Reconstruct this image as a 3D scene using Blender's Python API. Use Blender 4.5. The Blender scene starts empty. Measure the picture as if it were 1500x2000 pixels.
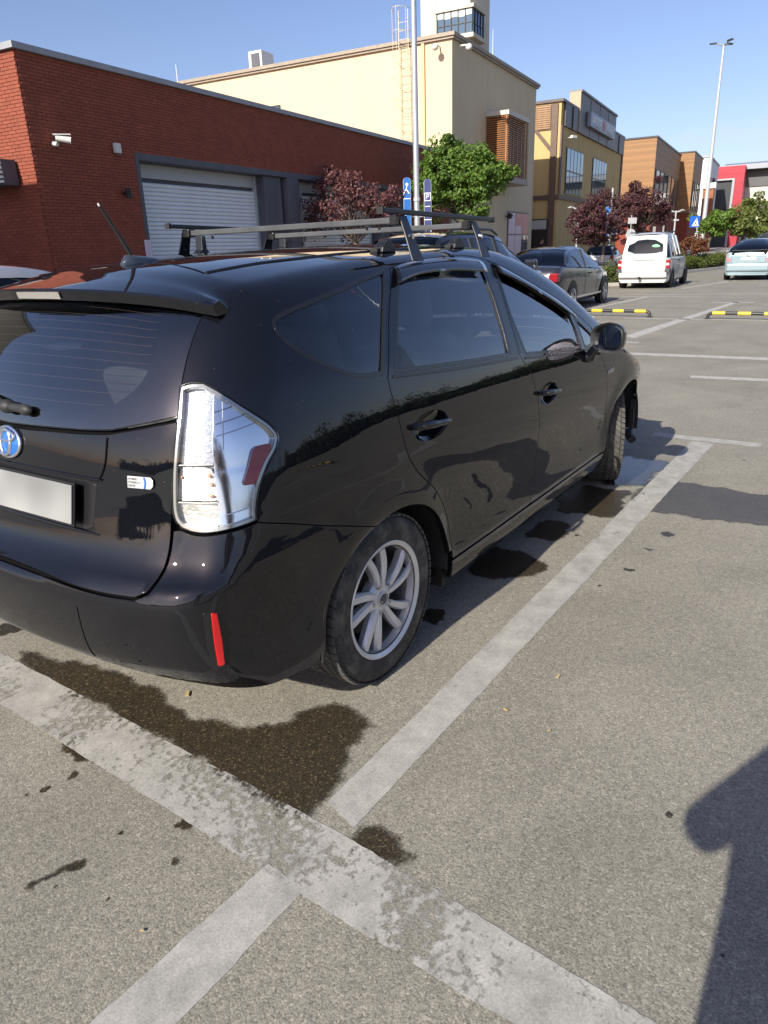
import bpy, bmesh, math, random
import numpy as np
from mathutils import Vector, Matrix
from mathutils.geometry import delaunay_2d_cdt

# ---------------------------------------------------------------- camera, sky, sun, exposure
scn = bpy.context.scene
col = scn.collection
CAM = np.array([-1.88448798, -2.1955591, 1.51703524])
cam_d = bpy.data.cameras.new('camera')
cam = bpy.data.objects.new('camera', cam_d)
col.objects.link(cam)
cam_d.sensor_fit = 'VERTICAL'
cam_d.sensor_height = 24.0
cam_d.lens = 1385.0 / 2000.0 * 24.0
cam_d.clip_start = 0.02
cam_d.clip_end = 3000
cam.matrix_world = Matrix(((0.55923368, 0.30344648, -0.77147775, CAM[0]),
                           (-0.82832914, 0.16682051, -0.53482872, CAM[1]),
                           (-0.03359358, 0.93813173, 0.34464521, CAM[2]),
                           (0, 0, 0, 1)))
scn.camera = cam

SUN_TO = Vector((-1.67, 0.035, 1.0)).normalized()      # direction towards the sun
world = bpy.data.worlds.new('World')
scn.world = world
world.use_nodes = True
nt = world.node_tree
nt.nodes.clear()
w_out = nt.nodes.new('ShaderNodeOutputWorld')
w_bg = nt.nodes.new('ShaderNodeBackground')
w_sky = nt.nodes.new('ShaderNodeTexSky')
w_sky.sky_type = 'NISHITA'
w_sky.sun_disc = False
w_sky.sun_elevation = math.asin(SUN_TO.z)
w_sky.sun_rotation = math.atan2(SUN_TO.x, SUN_TO.y)
w_sky.altitude = 400
w_sky.air_density = 1.0
w_sky.dust_density = 1.8
w_sky.ozone_density = 3.5
w_bg.inputs['Strength'].default_value = 0.087
# thin bank of cumulus low over the horizon, laid out by direction in the sky
w_geo = nt.nodes.new('ShaderNodeTexCoord')
w_map = nt.nodes.new('ShaderNodeMapping')
w_map.inputs['Scale'].default_value = (3.0, 3.0, 9.0)
w_noi = nt.nodes.new('ShaderNodeTexNoise')
w_noi.inputs['Scale'].default_value = 1.6
w_noi.inputs['Detail'].default_value = 7
w_noi.inputs['Roughness'].default_value = 0.55
w_rmp = nt.nodes.new('ShaderNodeMapRange')
w_rmp.inputs['From Min'].default_value = 0.60
w_rmp.inputs['From Max'].default_value = 0.80
w_sep = nt.nodes.new('ShaderNodeSeparateXYZ')
w_alt = nt.nodes.new('ShaderNodeMapRange')
w_alt.inputs['From Min'].default_value = 0.26
w_alt.inputs['From Max'].default_value = 0.05
w_mul = nt.nodes.new('ShaderNodeMath')
w_mul.operation = 'MULTIPLY'
w_mix = nt.nodes.new('ShaderNodeMix')
w_mix.data_type = 'RGBA'
w_mix.inputs[7].default_value = (4.6, 5.0, 5.8, 1)
L = nt.links.new
L(w_geo.outputs['Generated'], w_map.inputs['Vector'])
L(w_map.outputs['Vector'], w_noi.inputs['Vector'])
L(w_noi.outputs['Fac'], w_rmp.inputs['Value'])
L(w_geo.outputs['Generated'], w_sep.inputs['Vector'])
L(w_sep.outputs['Z'], w_alt.inputs['Value'])
L(w_rmp.outputs['Result'], w_mul.inputs[0])
L(w_alt.outputs['Result'], w_mul.inputs[1])
L(w_mul.outputs['Value'], w_mix.inputs[0])
w_tint = nt.nodes.new('ShaderNodeMix')          # white balance of the whole sky
w_tint.data_type = 'RGBA'
w_tint.blend_type = 'MULTIPLY'
w_tint.inputs[0].default_value = 1.0
w_tint.inputs[7].default_value = (1.04, 0.91, 0.96, 1)
L(w_sky.outputs['Color'], w_tint.inputs[6])
L(w_tint.outputs[2], w_mix.inputs[6])
L(w_mix.outputs[2], w_bg.inputs['Color'])
L(w_bg.outputs['Background'], w_out.inputs['Surface'])

sun_d = bpy.data.lights.new('sun', 'SUN')
sun_d.energy = 3.8
sun_d.angle = math.radians(0.53)
sun_d.color = (1.0, 0.94, 0.83)
sun = bpy.data.objects.new('sun', sun_d)
col.objects.link(sun)
sun.rotation_euler = SUN_TO.to_track_quat('Z', 'Y').to_euler()
sun.location = (-20, 0, 30)

scn.view_settings.view_transform = 'Standard'
scn.view_settings.look = 'None'
scn.view_settings.exposure = 0.97
scn.view_settings.gamma = 1.0
scn.view_settings.use_curve_mapping = False
scn.render.engine = 'CYCLES'
scn.cycles.use_denoising = True
scn.cycles.max_bounces = 10
scn.cycles.transparent_max_bounces = 24
scn.cycles.caustics_reflective = False
scn.cycles.caustics_refractive = False

# ---------------------------------------------------------------- helpers
RAD = math.radians
rnd = random.Random(7)


def tag(o, label=None, cat=None, group=None, kind=None):
    if label: o['label'] = label
    if cat: o['category'] = cat
    if group: o['group'] = group
    if kind: o['kind'] = kind
    return o


def empty(name, loc=(0, 0, 0), rz=0.0, label=None, cat=None, group=None):
    o = bpy.data.objects.new(name, None)
    o.empty_display_size = .1
    col.objects.link(o)
    o.location = loc
    o.rotation_euler = (0, 0, rz)
    return tag(o, label, cat, group)


def link(name, me, parent=None, loc=None, rot=None):
    o = bpy.data.objects.new(name, me)
    col.objects.link(o)
    if parent is not None: o.parent = parent
    if loc is not None: o.location = loc
    if rot is not None: o.rotation_euler = rot
    return o


def copy_tree(o, parent=None):
    c = o.copy()
    col.objects.link(c)
    c.parent = parent
    for ch in o.children: copy_tree(ch, c)
    return c


class MB:
    """collects simple shapes into one mesh"""
    def __init__(s): s.v = []; s.f = []
    def add(s, vs, fs):
        b = len(s.v)
        s.v += [tuple(float(c) for c in p) for p in vs]
        s.f += [tuple(i + b for i in f) for f in fs]
        return s
    def box(s, c, d, rz=0.0, m=None):
        vs = []
        for x in (-.5, .5):
            for y in (-.5, .5):
                for z in (-.5, .5):
                    p = Vector((x * d[0], y * d[1], z * d[2]))
                    if m is not None: p = m @ p
                    elif rz: p = Matrix.Rotation(rz, 3, 'Z') @ p
                    vs.append(p + Vector(c))
        return s.add(vs, [(0, 1, 3, 2), (4, 6, 7, 5), (0, 4, 5, 1), (2, 3, 7, 6), (0, 2, 6, 4), (1, 5, 7, 3)])
    def b2(s, lo, hi):
        return s.box([(a + b) / 2 for a, b in zip(lo, hi)], [b - a for a, b in zip(lo, hi)])
    def cyl(s, a, b, r0, r1=None, n=12, cap=True):
        a = Vector(a); b = Vector(b)
        r1 = r0 if r1 is None else r1
        q = (b - a).to_track_quat('Z', 'Y').to_matrix()
        vs = []
        for p, r in ((a, r0), (b, r1)):
            for i in range(n):
                t = 2 * math.pi * i / n
                vs.append(p + q @ Vector((math.cos(t) * r, math.sin(t) * r, 0)))
        fs = [(i, (i + 1) % n, n + (i + 1) % n, n + i) for i in range(n)]
        if cap: fs += [tuple(range(n - 1, -1, -1)), tuple(range(n, 2 * n))]
        return s.add(vs, fs)
    def tube(s, pts, r, n=8, closed=False):
        P = [Vector(p) for p in pts]
        rs = r if isinstance(r, (list, tuple)) else [r] * len(P)
        vs = []; up = None
        for i, p in enumerate(P):
            if closed: d = P[(i + 1) % len(P)] - P[i - 1]
            else: d = P[min(i + 1, len(P) - 1)] - P[max(i - 1, 0)]
            d.normalize()
            if up is None: up = d.orthogonal().normalized()
            up = (up - d * up.dot(d))
            up = up.normalized() if up.length > 1e-6 else d.orthogonal().normalized()
            sd = d.cross(up)
            for k in range(n):
                t = 2 * math.pi * k / n
                vs.append(p + (up * math.cos(t) + sd * math.sin(t)) * rs[i])
        m = len(P); fs = []
        for i in range(m if closed else m - 1):
            j = (i + 1) % m
            for k in range(n):
                fs.append((i * n + k, i * n + (k + 1) % n, j * n + (k + 1) % n, j * n + k))
        if not closed: fs += [tuple(range(n - 1, -1, -1)), tuple((m - 1) * n + k for k in range(n))]
        return s.add(vs, fs)
    def lathe(s, prof, n=48, closed=False, a0=0.0):
        """profile of (r, y) turned round the Y axis"""
        vs = []
        for i in range(n):
            t = a0 + 2 * math.pi * i / n
            for r, y in prof: vs.append((r * math.cos(t), y, r * math.sin(t)))
        m = len(prof); fs = []
        for i in range(n):
            j = (i + 1) % n
            for k in range(m if closed else m - 1):
                l = (k + 1) % m
                fs.append((i * m + k, i * m + l, j * m + l, j * m + k))
        return s.add(vs, fs)
    def prism(s, poly, o, ax, ay, dep):
        """planar polygon (2-D) on axes ax, ay from o, extruded by the vector dep"""
        o = Vector(o); ax = Vector(ax); ay = Vector(ay); dep = Vector(dep)
        n = len(poly)
        a = [o + ax * p[0] + ay * p[1] for p in poly]
        return s.add(a + [p + dep for p in a],
                     [tuple(range(n - 1, -1, -1)), tuple(range(n, 2 * n))] +
                     [(i, (i + 1) % n, n + (i + 1) % n, n + i) for i in range(n)])
    def ell(s, c, r, nu=14, nv=9):
        vs = [];
        for j in range(nv + 1):
            ph = math.pi * j / nv
            for i in range(nu):
                t = 2 * math.pi * i / nu
                vs.append((c[0] + r[0] * math.sin(ph) * math.cos(t), c[1] + r[1] * math.sin(ph) * math.sin(t), c[2] + r[2] * math.cos(ph)))
        fs = [(j * nu + i, (j + 1) * nu + i, (j + 1) * nu + (i + 1) % nu, j * nu + (i + 1) % nu) for j in range(nv) for i in range(nu)]
        return s.add(vs, fs)
    def mesh(s, name, mat, smooth=None):
        me = bpy.data.meshes.new(name)
        me.from_pydata(s.v, [], s.f)
        bm = bmesh.new(); bm.from_mesh(me)
        bmesh.ops.recalc_face_normals(bm, faces=bm.faces)
        bm.to_mesh(me); bm.free()
        if mat is not None: me.materials.append(mat)
        if smooth is not None:
            me.polygons.foreach_set('use_smooth', [True] * len(me.polygons))
            me.set_sharp_from_angle(angle=RAD(smooth))
        return me
    def build(s, name, mat, parent=None, smooth=None, loc=None, rot=None, bevel=None):
        o = link(name, s.mesh(name, mat, smooth), parent, loc, rot)
        if bevel:
            b = o.modifiers.new('bevel', 'BEVEL'); b.width = bevel; b.segments = 2; b.limit_method = 'ANGLE'
            b.angle_limit = RAD(40)
        return o


# ---------------------------------------------------------------- materials
MATS = {}


def mat(name, color, rough=.6, metal=0.0, var=0.0, scale=6.0, bump=0.0, bscale=40.0, coat=0.0, spec=.5, emit=None, coords='Object', detail=4, stretch=None):
    if name in MATS: return MATS[name]
    m = bpy.data.materials.new(name)
    m.use_nodes = True
    n = m.node_tree.nodes; l = m.node_tree.links.new
    p = n['Principled BSDF']
    p.inputs['Base Color'].default_value = (*color, 1)
    p.inputs['Roughness'].default_value = rough
    p.inputs['Metallic'].default_value = metal
    p.inputs['Coat Weight'].default_value = coat
    p.inputs['Coat Roughness'].default_value = .03
    p.inputs['Specular IOR Level'].default_value = spec
    if emit:
        p.inputs['Emission Color'].default_value = (*emit[0], 1)
        p.inputs['Emission Strength'].default_value = emit[1]
    if var or bump:
        tc = n.new('ShaderNodeTexCoord')
    if var:
        no = n.new('ShaderNodeTexNoise'); no.inputs['Scale'].default_value = scale; no.inputs['Detail'].default_value = detail
        no.inputs['Roughness'].default_value = .6
        if stretch:
            mpg = n.new('ShaderNodeMapping'); mpg.inputs['Scale'].default_value = stretch
            l(tc.outputs[coords], mpg.inputs['Vector']); l(mpg.outputs['Vector'], no.inputs['Vector'])
        else: l(tc.outputs[coords], no.inputs['Vector'])
        mr = n.new('ShaderNodeMapRange'); mr.inputs['From Min'].default_value = .3; mr.inputs['From Max'].default_value = .7
        mr.inputs['To Min'].default_value = 1 - var; mr.inputs['To Max'].default_value = 1 + var
        l(no.outputs['Fac'], mr.inputs['Value'])
        hs = n.new('ShaderNodeHueSaturation'); hs.inputs['Color'].default_value = (*color, 1)
        l(mr.outputs['Result'], hs.inputs['Value'])
        l(hs.outputs['Color'], p.inputs['Base Color'])
    if bump:
        nb = n.new('ShaderNodeTexNoise'); nb.inputs['Scale'].default_value = bscale; nb.inputs['Detail'].default_value = 5
        l(tc.outputs[coords], nb.inputs['Vector'])
        bu = n.new('ShaderNodeBump'); bu.inputs['Strength'].default_value = bump; bu.inputs['Distance'].default_value = .01
        l(nb.outputs['Fac'], bu.inputs['Height'])
        l(bu.outputs['Normal'], p.inputs['Normal'])
    MATS[name] = m
    return m


def glass_mat(name, tint, rough=.0, ior=1.5, gmix=1.0, gcol=(1, 1, 1)):
    """one pane of tinted glass: see-through colour plus mirror reflection by Fresnel"""
    if name in MATS: return MATS[name]
    m = bpy.data.materials.new(name); m.use_nodes = True
    n = m.node_tree.nodes; l = m.node_tree.links.new
    n.clear()
    out = n.new('ShaderNodeOutputMaterial')
    tr = n.new('ShaderNodeBsdfTransparent'); tr.inputs['Color'].default_value = (*tint, 1)
    gl = n.new('ShaderNodeBsdfGlossy'); gl.inputs['Roughness'].default_value = rough
    gl.inputs['Color'].default_value = (*gcol, 1)
    fr = n.new('ShaderNodeFresnel'); fr.inputs['IOR'].default_value = ior
    ml = n.new('ShaderNodeMath'); ml.operation = 'MULTIPLY'; ml.inputs[1].default_value = gmix; ml.use_clamp = True
    mx = n.new('ShaderNodeMixShader')
    l(fr.outputs['Fac'], ml.inputs[0]); l(ml.outputs['Value'], mx.inputs['Fac'])
    l(tr.outputs['BSDF'], mx.inputs[1]); l(gl.outputs['BSDF'], mx.inputs[2])
    l(mx.outputs['Shader'], out.inputs['Surface'])
    MATS[name] = m
    return m


def nd(m, t, **kw):
    x = m.node_tree.nodes.new(t)
    for k, v in kw.items():
        if k in x.inputs: x.inputs[k].default_value = v
        else: setattr(x, k, v)
    return x


def hexc(r, g, b):
    f = lambda c: ((c / 255 + .055) / 1.055) ** 2.4 if c > 10 else c / 255 / 12.92
    return (f(r), f(g), f(b))


def inside(pts, poly):
    x, y = pts[:, 0], pts[:, 1]; r = np.zeros(len(pts), bool)
    px, py = poly[:, 0], poly[:, 1]; qx, qy = np.roll(px, -1), np.roll(py, -1)
    for i in range(len(poly)):
        c = (py[i] > y) != (qy[i] > y)
        if c.any():
            xi = (qx[i] - px[i]) * (y - py[i]) / (qy[i] - py[i] + 1e-15) + px[i]
            r ^= c & (x < xi)
    return r


def far_from(pts, poly, d):
    ok = np.ones(len(pts), bool)
    for k in range(0, len(pts), 400):
        q = pts[k:k + 400]
        ok[k:k + 400] = np.min(np.linalg.norm(q[:, None] - poly[None], axis=2), 1) > d
    return ok


# ---------------------------------------------------------------- ground
def asphalt(name, base, dark, light, rough, wet=0.0):
    m = bpy.data.materials.new(name); m.use_nodes = True
    n = m.node_tree.nodes; l = m.node_tree.links.new
    p = n['Principled BSDF']
    tc = nd(m, 'ShaderNodeTexCoord')
    v1 = nd(m, 'ShaderNodeTexVoronoi', Scale=185.0); v1.feature = 'F1'
    v2 = nd(m, 'ShaderNodeTexVoronoi', Scale=430.0); v2.feature = 'F1'
    n1 = nd(m, 'ShaderNodeTexNoise', Scale=1.1, Detail=9.0, Roughness=.68, Distortion=.6)
    n2 = nd(m, 'ShaderNodeTexNoise', Scale=38.0, Detail=4.0, Roughness=.7)
    nw = nd(m, 'ShaderNodeTexNoise', Scale=70.0, Detail=2.0)
    mixw = nd(m, 'ShaderNodeVectorMath'); mixw.operation = 'MULTIPLY_ADD'
    mixw.inputs[1].default_value = (.006, .006, .006)
    for x in (n1, n2, nw): l(tc.outputs['Object'], x.inputs['Vector'])
    l(nw.outputs['Color'], mixw.inputs[0]); l(tc.outputs['Object'], mixw.inputs[2])
    for x in (v1, v2): l(mixw.outputs['Vector'], x.inputs['Vector'])
    # stones of random tone
    cr = nd(m, 'ShaderNodeValToRGB')
    e = cr.color_ramp.elements
    e[0].position = .0; e[0].color = (*dark, 1)
    e[1].position = 1.0; e[1].color = (*light, 1)
    a = cr.color_ramp.elements.new(.45); a.color = (*base, 1)
    b = cr.color_ramp.elements.new(.86); b.color = (*[c * 1.15 for c in base], 1)
    sep = nd(m, 'ShaderNodeSeparateColor'); l(v1.outputs['Color'], sep.inputs['Color']); l(sep.outputs['Red'], cr.inputs['Fac'])
    cr2 = nd(m, 'ShaderNodeValToRGB')
    e = cr2.color_ramp.elements
    e[0].color = (*[c * .8 for c in dark], 1); e[1].color = (*[c * 1.5 for c in base], 1)
    sep2 = nd(m, 'ShaderNodeSeparateColor'); l(v2.outputs['Color'], sep2.inputs['Color']); l(sep2.outputs['Green'], cr2.inputs['Fac'])
    mx = nd(m, 'ShaderNodeMix'); mx.data_type = 'RGBA'; mx.inputs[0].default_value = .5
    l(cr.outputs['Color'], mx.inputs[6]); l(cr2.outputs['Color'], mx.inputs[7])
    # blotches
    mr = nd(m, 'ShaderNodeMapRange'); mr.inputs['From Min'].default_value = .3; mr.inputs['From Max'].default_value = .7
    mr.inputs['To Min'].default_value = .80; mr.inputs['To Max'].default_value = 1.16
    l(n1.outputs['Fac'], mr.inputs['Value'])
    mr2 = nd(m, 'ShaderNodeMapRange'); mr2.inputs['From Min'].default_value = .25; mr2.inputs['From Max'].default_value = .75
    mr2.inputs['To Min'].default_value = .84; mr2.inputs['To Max'].default_value = 1.14
    l(n2.outputs['Fac'], mr2.inputs['Value'])
    mm = nd(m, 'ShaderNodeMath'); mm.operation = 'MULTIPLY'; l(mr.outputs['Result'], mm.inputs[0]); l(mr2.outputs['Result'], mm.inputs[1])
    hs = nd(m, 'ShaderNodeHueSaturation'); l(mx.outputs[2], hs.inputs['Color']); l(mm.outputs['Value'], hs.inputs['Value'])
    l(hs.outputs['Color'], p.inputs['Base Color'])
    p.inputs['Roughness'].default_value = rough
    p.inputs['Specular IOR Level'].default_value = .35
    h1 = nd(m, 'ShaderNodeMath'); h1.operation = 'MULTIPLY_ADD'; h1.inputs[1].default_value = .55
    l(v1.outputs['Distance'], h1.inputs[0]); l(n2.outputs['Fac'], h1.inputs[2])
    bu = nd(m, 'ShaderNodeBump', Strength=.30 if wet < .5 else .22, Distance=.004); bu.invert = True
    l(h1.outputs['Value'], bu.inputs['Height']); l(bu.outputs['Normal'], p.inputs['Normal'])
    if wet:                                # drying edge: the film breaks up between the stones
        at = nd(m, 'ShaderNodeAttribute'); at.attribute_name = 'edge'
        ne = nd(m, 'ShaderNodeTexNoise', Scale=75.0, Detail=4.0, Roughness=.7); l(tc.outputs['Object'], ne.inputs['Vector'])
        ne2 = nd(m, 'ShaderNodeTexNoise', Scale=9.0, Detail=3.0); l(tc.outputs['Object'], ne2.inputs['Vector'])
        s1 = nd(m, 'ShaderNodeMath'); s1.operation = 'ADD'; l(at.outputs['Fac'], s1.inputs[0]); l(ne.outputs['Fac'], s1.inputs[1])
        s2 = nd(m, 'ShaderNodeMath'); s2.operation = 'ADD'; l(s1.outputs[0], s2.inputs[0]); l(ne2.outputs['Fac'], s2.inputs[1])
        ra = nd(m, 'ShaderNodeMapRange'); ra.inputs['From Min'].default_value = 1.0; ra.inputs['From Max'].default_value = 1.6
        ra.inputs['To Max'].default_value = .97; l(s2.outputs[0], ra.inputs['Value'])
        l(ra.outputs['Result'], p.inputs['Alpha'])
    MATS[name] = m
    return m


A_DRY = asphalt('asphalt', (.243, .227, .184), (.120, .112, .094), (.45, .415, .335), .85)
A_WET = asphalt('wet_asphalt', (.046, .037, .023), (.013, .011, .008), (.21, .16, .09), .38, 1)
A_POOL = asphalt('standing_water', (.040, .036, .032), (.018, .016, .014), (.09, .08, .06), .10, 1)
A_POOL.node_tree.nodes['Principled BSDF'].inputs['Specular IOR Level'].default_value = .6
A_FAR = asphalt('damp_asphalt', (.085, .080, .072), (.04, .037, .033), (.16, .145, .12), .55, 1)

g = MB()
XS = [-1500, -400, -100, -30, -10, -4, 0, 4, 10, 30, 60, 120, 400, 1500]
for i in range(len(XS) - 1):
    for j in range(len(XS) - 1):
        g.add([(XS[i], XS[j], 0), (XS[i + 1], XS[j], 0), (XS[i + 1], XS[j + 1], 0), (XS[i], XS[j + 1], 0)], [(0, 1, 2, 3)])
ground = g.build('ground', A_DRY)
tag(ground, 'grey sunlit asphalt of the car park with fine aggregate', 'ground', kind='structure')


def ragged(pts, amp, seg=.012, seed=1, it=5):
    """polygon with a torn outline (midpoint displacement)"""
    r = random.Random(seed)
    P = [Vector((p[0], p[1])) for p in pts]
    for k in range(it):
        Q = []
        for i, a in enumerate(P):
            b = P[(i + 1) % len(P)]
            d = b - a; L_ = d.length
            Q.append(a)
            if L_ > seg:
                nrm = Vector((-d.y, d.x)) / L_
                Q.append((a + b) / 2 + nrm * r.uniform(-1, 1) * min(amp, L_ * .22))
        P = Q
    return [(p.x, p.y) for p in P]


def sheet(name, poly, z, m, parent, feather=0.0):
    vs = [Vector(p) for p in poly]
    n = len(vs)
    if feather:                            # points inside, so that the edge can fade out
        A = np.array(poly); lo = A.min(0); hi = A.max(0); st = max(.006, min(feather * .45, .03))
        G = np.stack(np.meshgrid(np.arange(lo[0], hi[0], st), np.arange(lo[1], hi[1], st)), -1).reshape(-1, 2)
        G = G[inside(G, A)] if len(G) else G
        if len(G): G = G[far_from(G, A, st * .6)]
        vs += [Vector(p) for p in G]
    r = delaunay_2d_cdt(vs, [(i, (i + 1) % n) for i in range(n)], [], 1, 1e-5)
    me = bpy.data.meshes.new(name)
    me.from_pydata([(v.x, v.y, z) for v in r[0]], [], [tuple(f) for f in r[2]])
    if feather:
        Q = np.array([(v.x, v.y) for v in r[0]]); A = np.array(poly)
        d = np.concatenate([np.min(np.linalg.norm(Q[k:k + 400][:, None] - A[None], axis=2), 1) for k in range(0, len(Q), 400)])
        at = me.attributes.new('edge', 'FLOAT', 'POINT'); at.data.foreach_set('value', np.clip(d / feather, 0, 1).astype('f'))
    bm = bmesh.new(); bm.from_mesh(me)
    for f in bm.faces:
        if f.normal.z < 0: f.normal_flip()
    bm.to_mesh(me); bm.free()
    me.materials.append(m)
    return link(name, me, parent)


WET = [
    [(-.61, .62), (-.575, .33), (-.50, .07), (-.515, -.08), (-.53, -.32), (-.485, -.61), (-.40, -.72), (-.30, -.715), (-.19, -.86), (-.245, -1.03), (-.62, -1.085), (-.72, -1.10), (-.735, -.9), (-.725, -.2), (-.70, .3), (-.665, .5)],
    [(-.72, -1.20), (-.627, -1.205), (-.60, -1.336), (-.635, -1.35), (-.64, -1.42), (-.68, -1.42), (-.73, -1.37)],
    [(2.23, -.62), (2.60, -.72), (2.63, -1.03), (2.24, -1.12), (2.05, -1.05), (2.02, -.77)],
    [(1.03, -.66), (1.40, -.66), (1.28, -1.03), (1.10, -1.0), (.92, -.86)],
    [(1.90, -.76), (1.84, -.95), (1.54, -.90), (1.55, -.75)],
    [(.42, -.70), (.58, -.72), (.56, -.82), (.44, -.83)],
    [(-.86, -.10), (-.84, -.25), (-.885, -.40), (-.905, -.3), (-.895, -.15)],
    [(-1.31, -.60), (-1.18, -.625), (-1.135, -.66), (-1.17, -.675), (-1.28, -.635)],
    [(-.87, -.745), (-.87, -.82), (-.92, -.83), (-.93, -.76)],
    [(-.95, -.30), (-.93, -.335), (-.97, -.35), (-.99, -.32)],
    [(-.63, .78), (-.50, .70), (-.48, .80), (-.58, .86)],
    [(-1.10, -.25), (-1.07, -.28), (-1.09, -.30)], [(-1.16, -.30), (-1.13, -.33), (-1.15, -.35)],
    [(-1.02, -.85), (-1.00, -.86), (-1.015, -.89), (-1.03, -.87)],
    [(2.02, -1.40), (1.99, -1.46), (1.93, -1.44), (1.96, -1.38)], [(1.72, -1.35), (1.73, -1.41), (1.69, -1.40)],
    [(1.42, -1.16 - .17), (1.43, -1.40), (1.39, -1.39)], [(2.75, -1.31), (2.74, -1.36), (2.68, -1.35)], [(2.60, -1.42), (2.58, -1.47), (2.53, -1.45)],
    [(1.75, -.96), (1.73, -1.02), (1.68, -.99)],
]
for i, w in enumerate(WET):
    sheet('wet_stain', ragged(w, .03, .014, 20 + i, 5), .0004 + .00002 * i, A_WET, ground, .05 if i < 5 else .02)
# pool of water by the front wheel and the drying sheet of damp that runs off to the right
sheet('puddle', ragged([(2.74, -.70), (3.1, -.62), (3.42, -.75), (3.45, -1.0), (3.30, -1.15), (2.80, -1.10), (2.62, -.95)], .05, .02, 77, 5), .0010, A_POOL, ground, .08)
sheet('damp_stain', ragged([(2.62, -1.05), (3.00, -1.15), (2.98, -1.34), (2.92, -1.70), (2.80, -2.3), (2.62, -3.1), (2.36, -3.1), (2.30, -2.3), (2.35, -1.85), (2.32, -1.6), (2.30, -1.36), (2.22, -1.2)], .05, .02, 78, 5), .0008, A_FAR, ground, .06)
# small dark oil and chewing-gum spots
r_ = random.Random(5)
for i in range(16):
    x = r_.uniform(-1.3, 4.0); y = r_.uniform(-2.2, -1.25) if i % 3 else r_.uniform(-.9, 0) * .9 - .1
    if i % 3 == 0: x = r_.uniform(-1.4, -.95)
    rr = r_.uniform(.005, .014)
    sheet('oil_spot', ragged([(x + rr * 1.4 * math.cos(a), y + rr * math.sin(a)) for a in (0, 1, 2, 3, 4.2, 5.3)], .01, .006, 300 + i, 3), .0009, A_WET, ground, .008)


def paint_mat(name, wear, scale=26.0, grime=.35, col_=(.40, .385, .345)):
    m = bpy.data.materials.new(name); m.use_nodes = True
    n = m.node_tree.nodes; l = m.node_tree.links.new
    p = n['Principled BSDF']; out = n['Material Output']
    tc = nd(m, 'ShaderNodeTexCoord')
    na = nd(m, 'ShaderNodeTexNoise', Scale=scale, Detail=5.0, Roughness=.62)
    nb = nd(m, 'ShaderNodeTexNoise', Scale=2.4, Detail=4.0)
    nc = nd(m, 'ShaderNodeTexNoise', Scale=9.0, Detail=6.0, Roughness=.7)
    nf = nd(m, 'ShaderNodeTexNoise', Scale=160.0, Detail=3.0)
    for x in (na, nb, nc, nf): l(tc.outputs['Object'], x.inputs['Vector'])
    # large patches decide where the paint has flaked, the fine noise gives the flakes
    ad = nd(m, 'ShaderNodeMath'); ad.operation = 'MULTIPLY_ADD'; ad.inputs[1].default_value = 1.6
    l(nb.outputs['Fac'], ad.inputs[0]); l(na.outputs['Fac'], ad.inputs[2])
    th = nd(m, 'ShaderNodeMapRange'); th.inputs['From Min'].default_value = wear; th.inputs['From Max'].default_value = wear + .16
    l(ad.outputs['Value'], th.inputs['Value'])
    tone = nd(m, 'ShaderNodeMapRange'); tone.inputs['From Min'].default_value = .3; tone.inputs['From Max'].default_value = .7
    tone.inputs['To Min'].default_value = 1 - grime; tone.inputs['To Max'].default_value = 1.1
    l(nc.outputs['Fac'], tone.inputs['Value'])
    t2 = nd(m, 'ShaderNodeMapRange'); t2.inputs['From Min'].default_value = .3; t2.inputs['From Max'].default_value = .7
    t2.inputs['To Min'].default_value = .8; t2.inputs['To Max'].default_value = 1.1
    l(nf.outputs['Fac'], t2.inputs['Value'])
    mm = nd(m, 'ShaderNodeMath'); mm.operation = 'MULTIPLY'; l(tone.outputs['Result'], mm.inputs[0]); l(t2.outputs['Result'], mm.inputs[1])
    hs = nd(m, 'ShaderNodeHueSaturation', Color=(*col_, 1)); l(mm.outputs['Value'], hs.inputs['Value'])
    l(hs.outputs['Color'], p.inputs['Base Color'])
    p.inputs['Roughness'].default_value = .75
    bu = nd(m, 'ShaderNodeBump', Strength=.2, Distance=.003); l(nf.outputs['Fac'], bu.inputs['Height']); l(bu.outputs['Normal'], p.inputs['Normal'])
    tr = nd(m, 'ShaderNodeBsdfTransparent')
    mx = nd(m, 'ShaderNodeMixShader')
    l(th.outputs['Result'], mx.inputs['Fac']); l(p.outputs['BSDF'], mx.inputs[2]); l(tr.outputs['BSDF'], mx.inputs[1])
    l(mx.outputs['Shader'], out.inputs['Surface'])
    return m


P_OK = paint_mat('line_paint', .84)
P_WORN = paint_mat('worn_line_paint', 1.12, 38.0)
P_BAD = paint_mat('flaked_line_paint', 1.3, 34.0)
P_FAR = paint_mat('far_line_paint', .8, col_=(.46, .44, .40))


def line(pts, m, z=.0014, amp=.006, seed=3, name='parking_line'):
    r = random.Random(seed); Q = []
    for i, a in enumerate(pts):
        a = Vector(a); b = Vector(pts[(i + 1) % len(pts)]); L_ = (b - a).length; n = max(1, int(L_ / .016)); w = 0
        nr = Vector((-(b - a).y, (b - a).x)) / L_
        for k in range(n):
            w = w * .82 + r.uniform(-1, 1) * .0016
            Q.append(tuple(a + (b - a) * k / n + nr * w * (1 if k else 0)))
    return sheet(name, Q, z, m, ground)


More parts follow.
